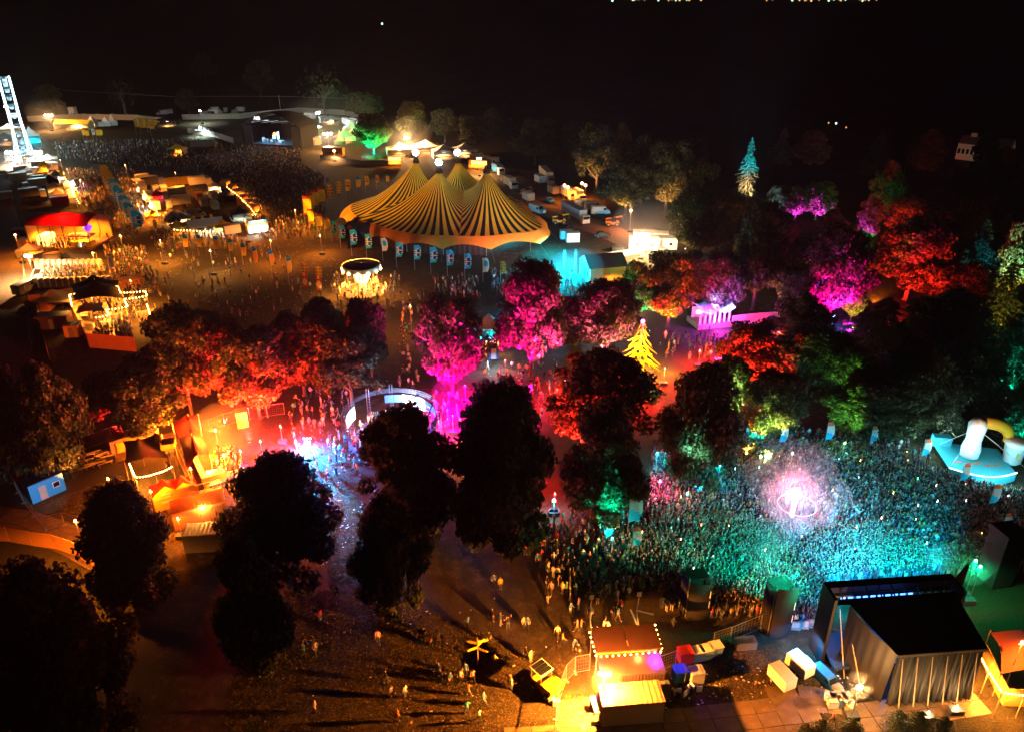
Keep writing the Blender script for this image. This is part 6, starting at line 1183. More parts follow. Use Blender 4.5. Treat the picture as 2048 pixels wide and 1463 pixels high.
pa_tower(1390, 1228, 1150, 'left black speaker tower at the front of the dance field'); pa_tower(1553, 1262, 1165, 'right black speaker tower beside the stage', 2.4)
cabin(1985, 1160, 'dark tower with green light bars right of the stage wing', 2.6, 2.6, 7.0, .2, BLACKM, BLACKM, None, 0, name='speaker_tower', cat='speaker tower')
for i in range(2):
    x, y = ((1952, 1120), (1961, 1132))[i]; flood(x, y, 5, '%s green tube light by the stage wing' % ('left', 'right')[i], 2.5, (0, 1, .35), 1, head=.3)
for i in range(4):
    p = G(1590 + i * 16, 1258 - i * 2); o = thing('front_barrier', '%s blue lit barrier from left in front of the stage' % ordinal(i), 'barrier', p, R(-3), 'crowd barriers before the stage'); m = MB()
    m.tube((-.55, 0, 1.1), (.55, 0, 1.1), .04, n=4).tube((-.55, 0, 0), (-.55, 0, 1.1), .04, n=4).tube((.55, 0, 0), (.55, 0, 1.1), .04, n=4); m.build('frame', STEEL, o); MB().box((0, .3, .05), (1.1, .8, .06)).build('foot_plate', TIN, o); MB().box((0, .02, .6), (1.0, .03, .8)).build('infill', TIN, o)
lamp(G(1620, 1275, 3), (.05, .4, 1), 4, .3)
# brown tent at the right edge
stretch_tent([(1985, 1390), (2110, 1390), (2110, 1290), (1965, 1305)], 'dark maroon tent cut by the right edge with amber rope light', [(.45, .5, 5.0)], 2.6, mat('maroon canvas', (.10, .02, .015), .8)); fence([(1962, 1320), (1985, 1370), (2005, 1410), (2070, 1412)], 'amber lit timber wall under the maroon tent', 2.2, 2.2, mat('amber planks', (.5, .28, .08), .75), 'timber_wall', 'wall', 'wall_panel')
festoon([G(1958, 1302, 3), G(1978, 1340, 3), G(2005, 1382, 3), G(2050, 1388, 3)], 'rope light along the edge of the maroon tent', 22, .1, True, 14, FEST, .09, 4); flood(2045, 1283, 6, 'amber lamp above the maroon tent at the right edge', 14, SODIUM, 1, head=.3)
# floodlights of the yard
flood(1209, 1346, 5.0, 'dazzling floodlight mast beside the container bar', 300, (1, .28, .025), 3, head=.36, size=.12, cone=175); flood(1720, 1372, 4.0, 'bright floodlight mast behind the stage wall', 9, (1, .46, .14), 2, head=.28, size=.12, cone=360)
for x, y in ((1800, 1432), (1858, 1422), (1915, 1410)): flood(x, y, .9, 'low work lamp on the walkway behind the stage wall', .6, (1, .55, .2), 1, head=.16, cone=360)['group'] = 'work lamps behind the stage'
# container bar
CB = ang(1200, 1440, 1305, 1432)
def container_bar():
    p = G(1258, 1368); o = thing('container_bar', 'dark container bar with red awning roof and festoon lights', 'bar', p, CB); DK = mat('dark container', (.035, .02, .03), .55); m = MB(); L = 6.0
    m.box((0, 0, 1.3), (L, 2.4, 2.6))
    for i in range(20): m.box((-L / 2 + L * (i + .5) / 20, -1.22, 1.3), (.14, .06, 2.4))
    m.build('body', DK, o); MB().box((0, 0, 2.66), (L + .1, 2.5, .12)).build('roof', DK, o)
    for s in (-1, 1): MB().box((s * 1.6, 2.4, 3.6), (3.1, 3.2, .08)).build('awning', mat('red awning', (.035, .011, .010), .7), o)
    for sx in (-1, 1):
        for sy in (1.0, 3.8): MB().tube((sx * 3.1, sy, 0), (sx * 3.1, sy, 3.6), .06, n=5).build('awning_post', STEEL, o)
    MB().box((0, 1.5, 2.0), (5.8, .1, 1.6)).build('bar_front', mat('bar orange', (.5, .10, .03), .7), o); MB().box((0, 4.2, 1.0), (5.6, .6, .12)).build('counter', WOOD, o)
    M4 = Matrix.Translation(p) @ Matrix.Rotation(CB, 4, 'Z'); q = lambda x, y, z: M4 @ Vector((x, y, z))
    festoon([q(-3.3, 4.0, 3.4), q(-3.2, .7, 3.3), q(3.2, .7, 3.4), q(3.3, 4.0, 3.5), q(-3.3, 4.2, 3.5)], 'festoon bulbs round the awning of the container bar', 34, .15, False, 5, (1, .28, .05), .085, 4); lamp(q(0, 2.4, 3.0), (1, .12, .03), 3.0, .3); lamp(q(2.5, .3, 3.2), PURPLE, 1.4, .15); lamp(q(-3.4, -.5, 3.2), PURPLE, .5, .15)
    for x in (-3.1, 1.6):     # cranked arms with square lamp heads
        m = MB(); m.path([(x, 3.9, 3.6), (x - .2, 4.4, 5.0), (x + .1, 4.9, 6.4)], .06, 0, 5); m.build('lamp_arm', STEEL, o); MB().box((x + .1, 4.95, 6.6), (.42, .1, .5)).build('lamp_panel', WHITEP, o)
    MB().path([(1.5, 4, 3.6), (.8, 4.4, 5.2)], .09, 0, 5).build('brace', STEEL, o); MB().path([(1.5, 4.4, 5.0), (3.2, 4.6, 4.2)], .09, 0, 5).build('side_arm', STEEL, o)
container_bar()
cabin(1258, 1428, 'white container with ribbed tin roof in front of the container bar', 5.6, 2.4, 2.6, CB, WHITEP, mat('rusty tin', (.15, .085, .055), .6, noise=.4, nscale=1.5), None, 0, name='storage_container', cat='container')
fence([(1110, 1500), (1112, 1440), (1118, 1402), (1132, 1362), (1150, 1345), (1180, 1340)], 'tall mesh fence round the lit yard beside the container', 2.2, 2.2, None); fence([(1115, 1455), (1165, 1452), (1212, 1448)], 'low mesh fence inside the lit yard', 2.2, 1.6, None); fence([(1308, 1345), (1350, 1330), (1368, 1372)], 'mesh fence right of the container bar', 2.4, 2.0, None)
fence([(1425, 1293), (1460, 1282), (1520, 1258), (1545, 1250)], 'mesh fence with dark cloth leading to the right speaker tower', 2.6, 2.0, None)
cabin(1194, 1428, 'white topped generator with black grille in the lit yard', 1.0, 1.6, 1.3, CB + .1, DARKP, WHITEP, None, 0, name='generator_unit', cat='generator')
def dumper():
    o = thing('site_dumper', 'yellow site dumper with solar panel roof beside the lit yard', 'dumper', G(1092, 1380), R(-50)); MB().box((0, 0, .8), (2.6, 1.4, .7)).build('chassis', YELP, o); MB().box((.9, 0, 1.35), (1.2, 1.5, .6), 0, 0, 1.2).build('skip_bucket', YELP, o); MB().box((-.7, 0, 2.4), (1.7, 1.6, .08)).build('roof_frame', WHITEP, o)
    for i in range(3): MB().box((-1.2 + i * .5, 0, 2.46), (.44, 1.4, .03)).build('solar_panel', GLASS, o)
    for sx in (-1.4, 0.0):
        for sy in (-.65, .65): MB().tube((sx, sy, 1.1), (sx, sy, 2.4), .04, n=4).build('roof_post', STEEL, o)
    wheels(o, [(-.9, -.75), (-.9, .75), (.9, -.75), (.9, .75)], .42, .3)
dumper()
for i, (x, y) in enumerate(((1096, 1395), (1104, 1402), (1112, 1408))): tag(MB().box((0, 0, .3), (.6, .5, .6)).build('white_crate', WHITEP, None, False, G(x, y)), '%s white crate from left beside the yellow dumper' % ordinal(i), 'crate', 'white crates by the dumper')
def wheelie(x, y, lab):
    o = thing('wheeled_bin', lab, 'bin', G(x, y), R(15)); MB().box((0, 0, .7), (1.1, .9, 1.2), 0, 0, 1.1).build('body', BLUEP if '%' in lab else mat('bin blue grey', (.12, .2, .32), .5), o); MB().box((0, 0, 1.36), (1.3, 1.05, .1)).build('lid', WHITEP, o); wheels(o, [(-.4, -.35), (-.4, .35), (.4, -.35), (.4, .35)], .1, .06)
for x, y, lab in ((1392, 1318, 'left one of three big bins with white lids'), (1410, 1314, 'middle one of three big bins with white lids'), (1429, 1308, 'right one of three big bins with white lids')): wheelie(x, y, lab)
for i, (x, y, m, lab) in enumerate(((1368, 1322, REDP, 'red crate box left of the three bins'), (1358, 1360, BLUEP, 'blue portable unit beside the mesh fence'), (1390, 1362, GREYP, 'grey grilled unit below the three bins'), (1322, 1390, DARKP, 'dark open skip right of the white container'))): cabin(x, y, lab, 1.3, 1.1, 1.4, .2, m, m, None, 0, name='storage_box', cat='box')
for i in range(7):
    o = thing('crowd_barrier', '%s barrier from the top in the stack right of the bins' % ordinal(6 - i), 'barrier', G(1490, 1292) + Vector((0, 0, .14 * i)), .1, 'stacked crowd barriers'); MB().tube((-1, -.5, .05), (1, -.5, .05), .035, n=4).tube((-1, .5, .05), (1, .5, .05), .035, n=4).tube((-1, -.5, .05), (-1, .5, .05), .035, n=4).tube((1, -.5, .05), (1, .5, .05), .035, n=4).build('frame', STEEL, o); m = MB(); [m.tube((-1 + .25 * k, -.5, .05), (-1 + .25 * k, .5, .05), .012, n=3) for k in range(1, 8)]; m.build('rail', STEEL, o)
o = thing('scrap_heap', 'small heap of white folded chairs below the bins', 'chairs', G(1370, 1385), .3)
for i in range(12): MB().box((.25 * i - 1.4, .3 * math.sin(i * 2.2), .35), (.12, .5, .7), 0, i * .4).build('folded_chair', WHITEP if i % 2 else DARKP, o)
for k, x, y, rz, pm, lab in (('trailer', 1616, 1362, R(-62), WHITEP, 'right one of two white cabins on wheels with yellow beacons left of the stage'), ('trailer', 1578, 1388, R(-66), WHITEP, 'left one of two white cabins on wheels left of the stage'), ('car', 1612, 1330, R(-65), WHITEP, 'pale buggy behind the two white cabins'), ('van', 1648, 1362, R(-65), BLUEP, 'small blue pickup van beside the stage')): vehicle(k, x, y, rz, lab, pm, None, .58 if k == 'trailer' else .5)
for i, (x, y, m) in enumerate(((1658, 1398, WHITEP), (1668, 1402, GREYP), (1676, 1393, BLUEP), (1664, 1412, WHITEP), (1682, 1406, BLUEP), (1690, 1400, GREYP), (1672, 1384, WHITEP), (1694, 1412, WHITEP), (1700, 1420, GREYP))):
    o = thing('flight_case', '%s flight case from left in the pile beside the stage' % ordinal(sorted([1658, 1668, 1676, 1664, 1682, 1690, 1672, 1694, 1700]).index(x)), 'case', G(x, y), R(-20 + i * 7), 'flight cases beside the stage'); MB().box((0, 0, .4), (.9, .6, .7)).build('body', m, o); MB().box((0, 0, .79), (.94, .64, .08)).build('lid', TIN, o)
o = thing('road_signpost', 'wooden signpost with five arrow boards on the muddy field', 'signpost', G(956, 1328)); MB().tube((0, 0, 0), (0, 0, 3.6), .06, n=6).build('post', WOOD, o)
for i, (a, z) in enumerate(((.2, 2.9), (2.9, 2.7), (.9, 2.4), (3.6, 2.2), (-.4, 2.0))): m = prism_y([(0, 0), (.9, 0), (1.1, .13), (.9, .26), (0, .26)], .05, WOOD).build('arrow_board', YELC, o, loc=(0, 0, z)); m.rotation_euler = (0, 0, a)
# low bushes along the bottom edge
rngb = np.random.default_rng(8)
for i, (x, y, w) in enumerate(((1640, 1475, 2.6), (1700, 1478, 3.0), (1790, 1462, 3.0), (1830, 1470, 3.4), (1610, 1478, 2.2), (1880, 1475, 3.0))):
    o = thing('dark_bush', '%s dark bush from left along the bottom edge under the stage' % ordinal(sorted([1640, 1700, 1790, 1830, 1610, 1880]).index(x)), 'bush', G(x, y), i, 'bushes along the bottom edge'); c = link('foliage', CONIFERS[i % 3], o); c.scale = (w, w, w * .9); c2 = link('stem', CTRUNK, o); c2.scale = (w, w, w * .8)
# ---------------------------------------------------------------- DJ pod in the crowd
def dj_pod():
    p = G(1588, 1040); o = thing('lamp_pod', 'ring truss pod with a blazing pink lamp in the dance crowd', 'lighting rig', p); RR = 37 * mpp(p); n = 28; Z = 2.4; RG = glow('ring light', (1, .3, .3), 1.2)
    MB().path([(RR * math.cos(2 * PI * i / n), RR * math.sin(2 * PI * i / n), Z) for i in range(n + 1)], .035, 0, 5).build('ring', RG, o)
    for i in range(6): a = 2 * PI * i / 6; MB().tube((RR * math.cos(a), RR * math.sin(a), 0), (RR * math.cos(a), RR * math.sin(a), Z), .04, n=4).build('ring_leg', STEEL, o)
    MB().box((-.4, 0, 1.9), (.4, .4, 3.8)).build('light_column', glow('pink column', (1, .3, .36), 7), o); MB().box((.8, .2, 1.8), (.12, .12, 3.6)).build('side_post', STEEL, o); MB().ball((-.4, 0, 4.0), .65, 0, 10).build('lamp_head', glow('pink lamp', (1, .6, .62), 120), o, True); MB().box((0, 0, .35), (2.4, 2.0, .7)).build('base_deck', DARKP, o)
    lamp(p + Vector((-.4, -.4, 4.4)), (1, .05, .16), 13, .3, None, 360)
dj_pod()
# ---------------------------------------------------------------- inflatable on its turquoise deck (plain arch and drum)
def inflatable():
    p = G(1948, 938); u = mpp(p); o = thing('stage_deck', 'turquoise lit curved deck with white rail in the dance crowd', 'deck', p, R(-8)); m = MB(); W2 = 62 * u; pts = [(-W2 + 2 * W2 * t, -2.2 - 1.6 * math.sin(PI * t)) for t in [k / 14 for k in range(15)]]
    m.face([(x, y, 1.2) for x, y in pts] + [(W2, 4, 1.2), (-W2, 5, 1.2)]); m.build('deck_floor', TEALD, o); MB().grid([[(x, y, 0) for x, y in pts], [(x, y, 1.25) for x, y in pts]]).build('deck_front', TEALD, o)
    MB().path([(x, y, 1.35) for x, y in pts], .08, 0, 4).build('front_rail', LITC, o); MB().box((-W2 + 1, 4.2, 1.9), (2.4, 1.2, 1.4)).build('booth', TEALD, o)
    for i in range(5): MB().box((-W2 * .6 + i * W2 * .3, -.4 - .3 * (i % 2), 1.23), (1.3, .35, .03), 0, .4).build('floor_stripe', mat('coral stripe', (.6, .2, .12), .7), o)
    M4 = Matrix.Translation(p) @ Matrix.Rotation(R(-8), 4, 'Z'); a = thing('inflatable_arch', 'white and orange inflatable arch on the turquoise deck', 'inflatable', M4 @ Vector((-.6, 1.2, 1.2))); OI = mat('orange vinyl', (.85, .36, .02), .4); WI = mat('white vinyl', (.75, .72, .7), .4)
    MB().lathe([(.3, 0), (1.15, .3), (1.25, 1.5), (1.0, 2.8), (1.1, 4.2), (1.2, 5.2), (.8, 6.0), (.05, 6.2)], 18).build('white_column', WI, a, True)
    rows = []
    for i in range(15):
        t = i / 14; th = PI / 2 * 1.15 * t; c = Vector((.7 + 4.0 * math.sin(th), 0, 2.6 + 3.0 * math.cos(th * .9))); r = .95 * (1 - .45 * t ** 2); tg = Vector((math.cos(th), 0, -math.sin(th) * .9)).normalized(); nn = tg.cross(Vector((0, 1, 0)))
        rows.append([c + Vector((0, 1, 0)) * (r * .8 * math.cos(2 * PI * k / 14)) + nn * (r * math.sin(2 * PI * k / 14)) for k in range(14)])
    MB().grid(rows, 0, True).build('orange_arch', OI, a, True)
    for q in ((-3.4, -2), (-3, 3), (6.4, -3), (6, 3)): MB().tube((0, 0, 4.6), (q[0], q[1], 0), .03, n=3).build('tether', WHITEP, a)
    d = thing('inflatable_drum', 'inflatable pale drum with a small golden harp mark under the orange arch', 'inflatable', M4 @ Vector((5.0, 1.2, .9))); MB().lathe([(.9, 0), (1.15, .3), (1.35, 2.4), (1.4, 2.9), (1.45, 3.3), (1.2, 3.5), (.05, 3.55)], 18).build('body', mat('pale teal vinyl', (.45, .58, .56), .4), d, True); MB().lathe([(1.42, 2.8), (1.55, 3.05), (1.5, 3.45), (1.1, 3.68), (.05, 3.7)], 18).build('top_ring', WI, d, True)
    hm = MB(); hm.path([(-.25, 0, .5), (-.3, 0, -.2), (.05, 0, -.6), (.3, 0, .35), (.05, 0, .3), (-.25, 0, .5)], .05, 0, 4)
    for k in range(3): hm.tube((-.15 + .12 * k, 0, .38 - .03 * k), (-.14 + .1 * k, 0, -.35 + .12 * k), .018, n=3)
    hm.build('harp_mark', mat('gold mark', (.7, .42, .08), .4), d, loc=(-.2, -1.36, 1.7))
    for q, c_, k in (((-5, -1, 4), (.35, .9, 1), 1.0), ((0, -5.5, 2.6), (.2, .8, 1), 1.6), ((4, -5, 3), (.3, .85, 1), 1.2), ((-2, -3, 6.5), (1, .75, .5), .8), ((-6, 3, 2.5), (.4, .9, 1), 1.0)): lamp(M4 @ Vector(q), c_, k, .3, None, 360)
inflatable()
RF_ = [(1560, 850, 908, 1555), (1653, 843, 905, 1645), (1742, 852, 905, 1735), (1846, 877, 935, 1836), (1922, 925, 985, 1912), (1980, 967, 1035, 1968), (2006, 1025, 1085, 1993), (1268, 985, 1085, 1253), (1272, 1053, 1120, 1262)]
for i, (x, yt, yb, xb) in enumerate(RF_): flag(x, yt, yb, 'tricolour', '%s tricolour flag from left standing in the dance field' % ordinal(sorted(r[0] for r in RF_).index(x)), 'tricolour flags in the dance field', xb=xb, rz=R(10), s=.9)
for x, y, c, k, w in ((1315, 905, CYAN, 5, 'cyan'), (1440, 930, CYAN, 4, 'turquoise'), (1320, 960, (1, .05, .2), 7, 'red')): flood(x, y, 4.2, 'added slim pole with a %s lamp at the left back of the dance crowd' % w, k, c, 1, head=.2)  # slim poles added to carry lamps at the back of the crowd

for x, y, tx, ty, tt, f, c, kw, deg, w in ((1522, 912, 1535, 890, 738, .55, (.65, 1, .2), 150, 80, 'lime'), (1585, 905, 1535, 890, 738, .6, (1, .8, .15), 60, 70, 'yellow'), (1225, 1075, 1210, 1035, 808, .6, TEAL, 60, 70, 'teal'), (1375, 985, 1390, 960, 715, .5, (.3, 1, .75), 70, 75, 'mint'), (1690, 885, 1690, 825, 695, .5, (.25, 1, .1), 90, 80, 'green'), (1428, 900, 1445, 850, 705, .5, (.5, 1, .25), 90, 75, 'pale green')):
    flood(x, y, 3.6, 'added lighting stand with a %s lamp at the back of the dance crowd' % w, .4, c, 1, head=.18); spot(G(x, y, 3.7), top(tx, ty, tt, f), c, kw * .42, deg * .62, .9, .15)  # stands and spots added above head height to light the trees
# ================================================================== people
def person_mat(kind):
    m = bpy.data.materials.new('person ' + kind); m.use_nodes = True; t = m.node_tree; b = t.nodes['Principled BSDF']; b.inputs['Roughness'].default_value = .8; b.inputs['Specular IOR Level'].default_value = .15; oi = t.nodes.new('ShaderNodeObjectInfo')
    if kind == 'top': t.links.new(oi.outputs['Color'], b.inputs['Base Color'])
    else:
        r = t.nodes.new('ShaderNodeValToRGB'); r.color_ramp.interpolation = 'CONSTANT'; cs = {'skin': [(.45, .28, .2), (.5, .33, .25), (.3, .17, .11)], 'legs': [(.03, .04, .08), (.02, .02, .022), (.09, .12, .18), (.35, .3, .24), (.06, .05, .04)], 'hair': [(.05, .03, .02), (.02, .015, .01), (.3, .2, .09)], 'shoes': [(.03, .03, .03), (.5, .5, .48)]}[kind]
        while len(r.color_ramp.elements) < len(cs): r.color_ramp.elements.new(.5)
        for i, c in enumerate(cs): r.color_ramp.elements[i].position = i / len(cs); r.color_ramp.elements[i].color = (*c, 1)
        t.links.new(oi.outputs['Random'], r.inputs[0]); t.links.new(r.outputs[0], b.inputs['Base Color'])
    return m
PM = [person_mat(k) for k in ('skin', 'top', 'legs', 'hair', 'shoes')]
def body_mesh(k, J, long_hair=False):
    """one continuous skinned body from posed joints"""
    V, E, RAD = [], [], []
    def add(p, r, par=None):
        V.append(p); RAD.append(r)
        if par is not None: E.append((par, len(V) - 1))
        return len(V) - 1
    pel = add(J['pelvis'], .155); ch = add(J['chest'], .165, add(J['waist'], .135, pel)); nk = add(J['neck'], .06, add(J['shoulders'], .13, ch)); hd = add(J['head'], .105, nk); add(J['crown'], .085, hd)
    for s in 'lr':
        sh = add(J['sh' + s], .065, 3 if False else ch + 1 if False else 3); el = add(J['el' + s], .047, sh); wr = add(J['wr' + s], .036, el); add(J['ha' + s], .04, wr)
        hp = add(J['hip' + s], .1, pel); kn = add(J['kn' + s], .067, hp); an = add(J['an' + s], .045, kn); add(J['toe' + s], .045, an)
    me = bpy.data.meshes.new('body'); me.from_pydata(V, E, []); o = bpy.data.objects.new('body', me); COL.objects.link(o); sk = o.modifiers.new('skin', 'SKIN'); sk.use_smooth_shade = True
    for i, sv in enumerate(me.skin_vertices[0].data): sv.radius = (RAD[i] * 1.05, RAD[i] * (.8 if i < 4 else 1.0)); sv.use_root = (i == 0)
    su = o.modifiers.new('sub', 'SUBSURF'); su.levels = 1; su.render_levels = 1
    dg = bpy.context.evaluated_depsgraph_get(); out = bpy.data.meshes.new_from_object(o.evaluated_get(dg)); bpy.data.objects.remove(o); out.name = 'body'; out.materials.clear()
    for m in PM: out.materials.append(m)
    hz, nz = J['head'][2], J['neck'][2]; hip = J['pelvis'][2]
    for p in out.polygons:
        c = p.center; h = Vector(c); arm = min((h - Vector(J['wr' + s])).length for s in 'lr')
        if c.z > nz + .0 and (h - Vector(J['head'])).length < .26: p.material_index = 3 if (c.z > hz + .04 or (c.y > J['head'][1] + .02)) else 0
        elif arm < .20: p.material_index = 0
        elif c.z < .09: p.material_index = 4
        elif c.z < hip + .02 and arm >= .2: p.material_index = 2
        else: p.material_index = 1
        p.use_smooth = True
    return out
def joints(stride=.0, armL=0, armR=0, lean=0, spread=.1):
    J = {'pelvis': (0, 0, .95), 'waist': (0, -lean * .1, 1.12), 'shoulders': (0, -lean * .3, 1.42), 'chest': (0, -lean * .2, 1.28), 'neck': (0, -lean * .32, 1.52), 'head': (0, -lean * .36 - .01, 1.63), 'crown': (0, -lean * .38, 1.74)}
    for s, q, sg, a in (('l', 1, 1, armL), ('r', -1, -1, armR)):
        y = -lean * .3; J['sh' + s] = (q * .19, y, 1.42)
        el, wr = {0: ((.26, .04, 1.14), (.27, -.06, .90)), 1: ((.32, -.12, 1.50), (.30, -.12, 1.78)), 2: ((.27, .02, 1.15), (.16, -.26, 1.16)), 3: ((.36, .0, 1.22), (.22, -.06, 1.02)), 4: ((.27, -.12, 1.17), (.27, -.3, 1.02))}[a]
        J['el' + s] = (q * el[0], el[1] + y, el[2]); J['wr' + s] = (q * wr[0], wr[1] + y, wr[2]); d = Vector(J['wr' + s]) - Vector(J['el' + s]); J['ha' + s] = tuple(Vector(J['wr' + s]) + d.normalized() * .13)
        J['hip' + s] = (q * .1, 0, .88); f = stride * q; J['kn' + s] = (q * spread, -f * .5 - .02, .50); J['an' + s] = (q * spread, -f, .09 + (.06 if f < -.05 else 0)); J['toe' + s] = (q * (spread + .02), -f - .17, .04)
    return J
POSES = [('standing still', joints(0)), ('walking', joints(.28, 0, 4)), ('walking with a bent arm', joints(-.25, 2, 0)), ('with one arm raised', joints(.05, 1, 0)), ('with both arms raised', joints(0, 1, 1, .05, .16)), ('with hands on hips', joints(.04, 3, 3, 0, .15)), ('holding a cup', joints(.1, 2, 0))]
BODIES = [body_mesh(i, j) for i, (n, j) in enumerate(POSES)]
TOPS = {'white': (.65, .64, .62), 'black': (.02, .02, .022), 'red': (.5, .03, .03), 'yellow': (.7, .48, .05), 'blue': (.05, .14, .4), 'grey': (.25, .25, .26), 'orange': (.6, .22, .04), 'teal': (.04, .35, .35), 'pink': (.6, .25, .3)}
PR = random.Random(21)
def pip(x, y, poly):
    r = False; n = len(poly)
    for i in range(n):
        (x0, y0), (x1, y1) = poly[i], poly[(i + 1) % n]
        if (y0 > y) != (y1 > y) and x < (x1 - x0) * (y - y0) / (y1 - y0) + x0: r = not r
    return r
def scatter(poly, n, rng, gap=.0, z=0.0):
    P = [G(x, y, z) for x, y in poly]; W_ = [(p.x, p.y) for p in P]; x0, x1 = min(p[0] for p in W_), max(p[0] for p in W_); y0, y1 = min(p[1] for p in W_), max(p[1] for p in W_); out = []; t = 0; cells = {}
    while len(out) < n and t < n * 60:
        t += 1; x, y = rng.uniform(x0, x1), rng.uniform(y0, y1)
        if not pip(x, y, W_): continue
        if gap:
            c = (int(x // gap), int(y // gap))
            if any((x - a) ** 2 + (y - b) ** 2 < gap * gap for i in (-1, 0, 1) for j in (-1, 0, 1) for a, b in cells.get((c[0] + i, c[1] + j), ())): continue
            cells.setdefault(c, []).append((x, y))
        out.append(Vector((x, y, z)))
    return out
FIELD = [(675, 1193), (632, 1236), (642, 1241), (757, 1284), (772, 1364), (784, 1395), (811, 1395), (610, 1312), (633, 1307), (609, 1290), (627, 1292), (632, 1424), (796, 1441), (878, 1350), (884, 1364), (901, 1368), (921, 1364), (931, 1350), (946, 1364), (938, 1390), (934, 1426), (958, 1442), (967, 1409), (1019, 1372), (842, 1279), (848, 1280), (864, 1292), (877, 1279), (886, 1299), (936, 1256), (985, 1242), (1001, 1250), (1016, 1256), (978, 1287), (990, 1331), (1013, 1327), (988, 1171), (1001, 1177), (837, 1185), (746, 1171), (1022, 1378)]
BARP = [(1047, 1255), (1055, 1257), (1051, 1316), (1061, 1322), (1115, 1276), (1125, 1288), (1149, 1301), (1156, 1311), (1154, 1262), (1162, 1260), (1207, 1262), (1215, 1266), (1141, 1228), (1180, 1236), (1195, 1208), (1241, 1220), (1345, 1258), (1095, 1205), (1102, 1186), (1125, 1186), (1187, 1168), (1245, 1181), (1340, 1209), (1332, 1222), (1235, 1240), (1226, 1235)]
ZONES = [('on the muddy field left of the container bar', FIELD), ('on the dark ground behind the container bar', BARP), ('walking on the boards beside the stage flight cases', [(1664, 1447)]),
         ('at the dark left edge of the dance field', [(lambda q: proj(q))(p) for p in scatter([(1040, 1090), (1230, 1060), (1330, 1170), (1250, 1200), (1080, 1180)], 48, PR, 1.0)]),
         ('on the blue lit path by the lamp tower', [proj(p) for p in scatter([(585, 800), (690, 800), (680, 850), (745, 905), (740, 950), (640, 960), (600, 930), (575, 850)], 70, PR, .8)]),
         ('on the magenta lawn beneath the lit trees', [proj(p) for p in scatter([(965, 735), (1110, 735), (1120, 780), (1080, 850), (1000, 800), (960, 770)], 46, PR, .9)]),
         ('on the path between the arena and the magenta tree', [proj(p) for p in scatter([(800, 610), (830, 600), (815, 700), (850, 790), (930, 800), (925, 880), (880, 860), (860, 790), (800, 770)], 58, PR, .9)]),
         ('behind the round arena', [(622, 792), (634, 793), (641, 795), (655, 787), (668, 780), (686, 800), (694, 798), (760, 790), (800, 772), (818, 773)])]
plist = []
for zone, pts in ZONES:
    for x, y in pts:
        c = PR.choices(list(TOPS), (5, 6, 2, 2, 3, 3, 1.5, 1, 1.5))[0]; plist.append((zone, x, y, c))
cnt = {}
for zone, c in sorted({(a[0], a[3]) for a in plist}):
    for i, a in enumerate(sorted([a for a in plist if a[0] == zone and a[3] == c], key=lambda a: a[1])):
        k = PR.choices(range(7), (3, 4, 3, 1, .6, 1, 2))[0]; p = G(a[1], a[2]); o = thing('person', ('%s %s topped person from left %s' % (ordinal(i), c, zone)), 'person', p, PR.uniform(0, 2 * PI), 'people standing and walking', PR.uniform(.94, 1.06)); b = link('body', BODIES[k], o); b.color = (*[min(1, v * PR.uniform(.8, 1.15)) for v in TOPS[c]], 1)
        if zone.startswith('walking'): o['label'] = 'person in %s top standing alone on the boards behind the stage' % c
# ---------------------------------------------------------------- the crowd
def crowd_proto(up):
    V, F, C = [], [], []; b = MB()
    def seg(f, ci):
        n0 = len(b.v); f(); C.extend([ci] * (len(b.v) - n0))
    for s in (-1, 1): seg(lambda: b.tube((s * .1, -.04 * s, 0), (s * .1, 0, .88), .06, n=4, r2=.1, cap=False), 2)
    seg(lambda: b.grid([[(rx * math.cos(t), ry * math.sin(t), z) for t in [2 * PI * k / 6 for k in range(6)]] for rx, ry, z in ((.17, .11, .84), (.16, .11, 1.1), (.22, .12, 1.4), (.08, .07, 1.5))], 0, True), 1)
    n0 = len(b.v); b.ball((0, -.01, 1.63), .12, 0, 6, 1.2); C.extend([3 if (q[2] > 1.66 or q[1] > .03) else 0 for q in b.v[n0:]])
    for s in (-1, 1):
        u = up == 2 or (up == 1 and s > 0)
        if u: seg(lambda: b.tube((s * .2, 0, 1.4), (s * .3, -.1, 1.62), .05, n=4, r2=.045, cap=False), 1); seg(lambda: b.tube((s * .3, -.1, 1.62), (s * .26, -.14, 1.98), .042, n=4, r2=.035), 0)
        else: seg(lambda: b.tube((s * .21, 0, 1.4), (s * .27, .03, 1.12), .052, n=4, r2=.042, cap=False), 1); seg(lambda: b.tube((s * .27, .03, 1.12), (s * .25, -.12, .92), .04, n=4, r2=.04), 0)
    return np.array(b.v), b.f, np.array(C)
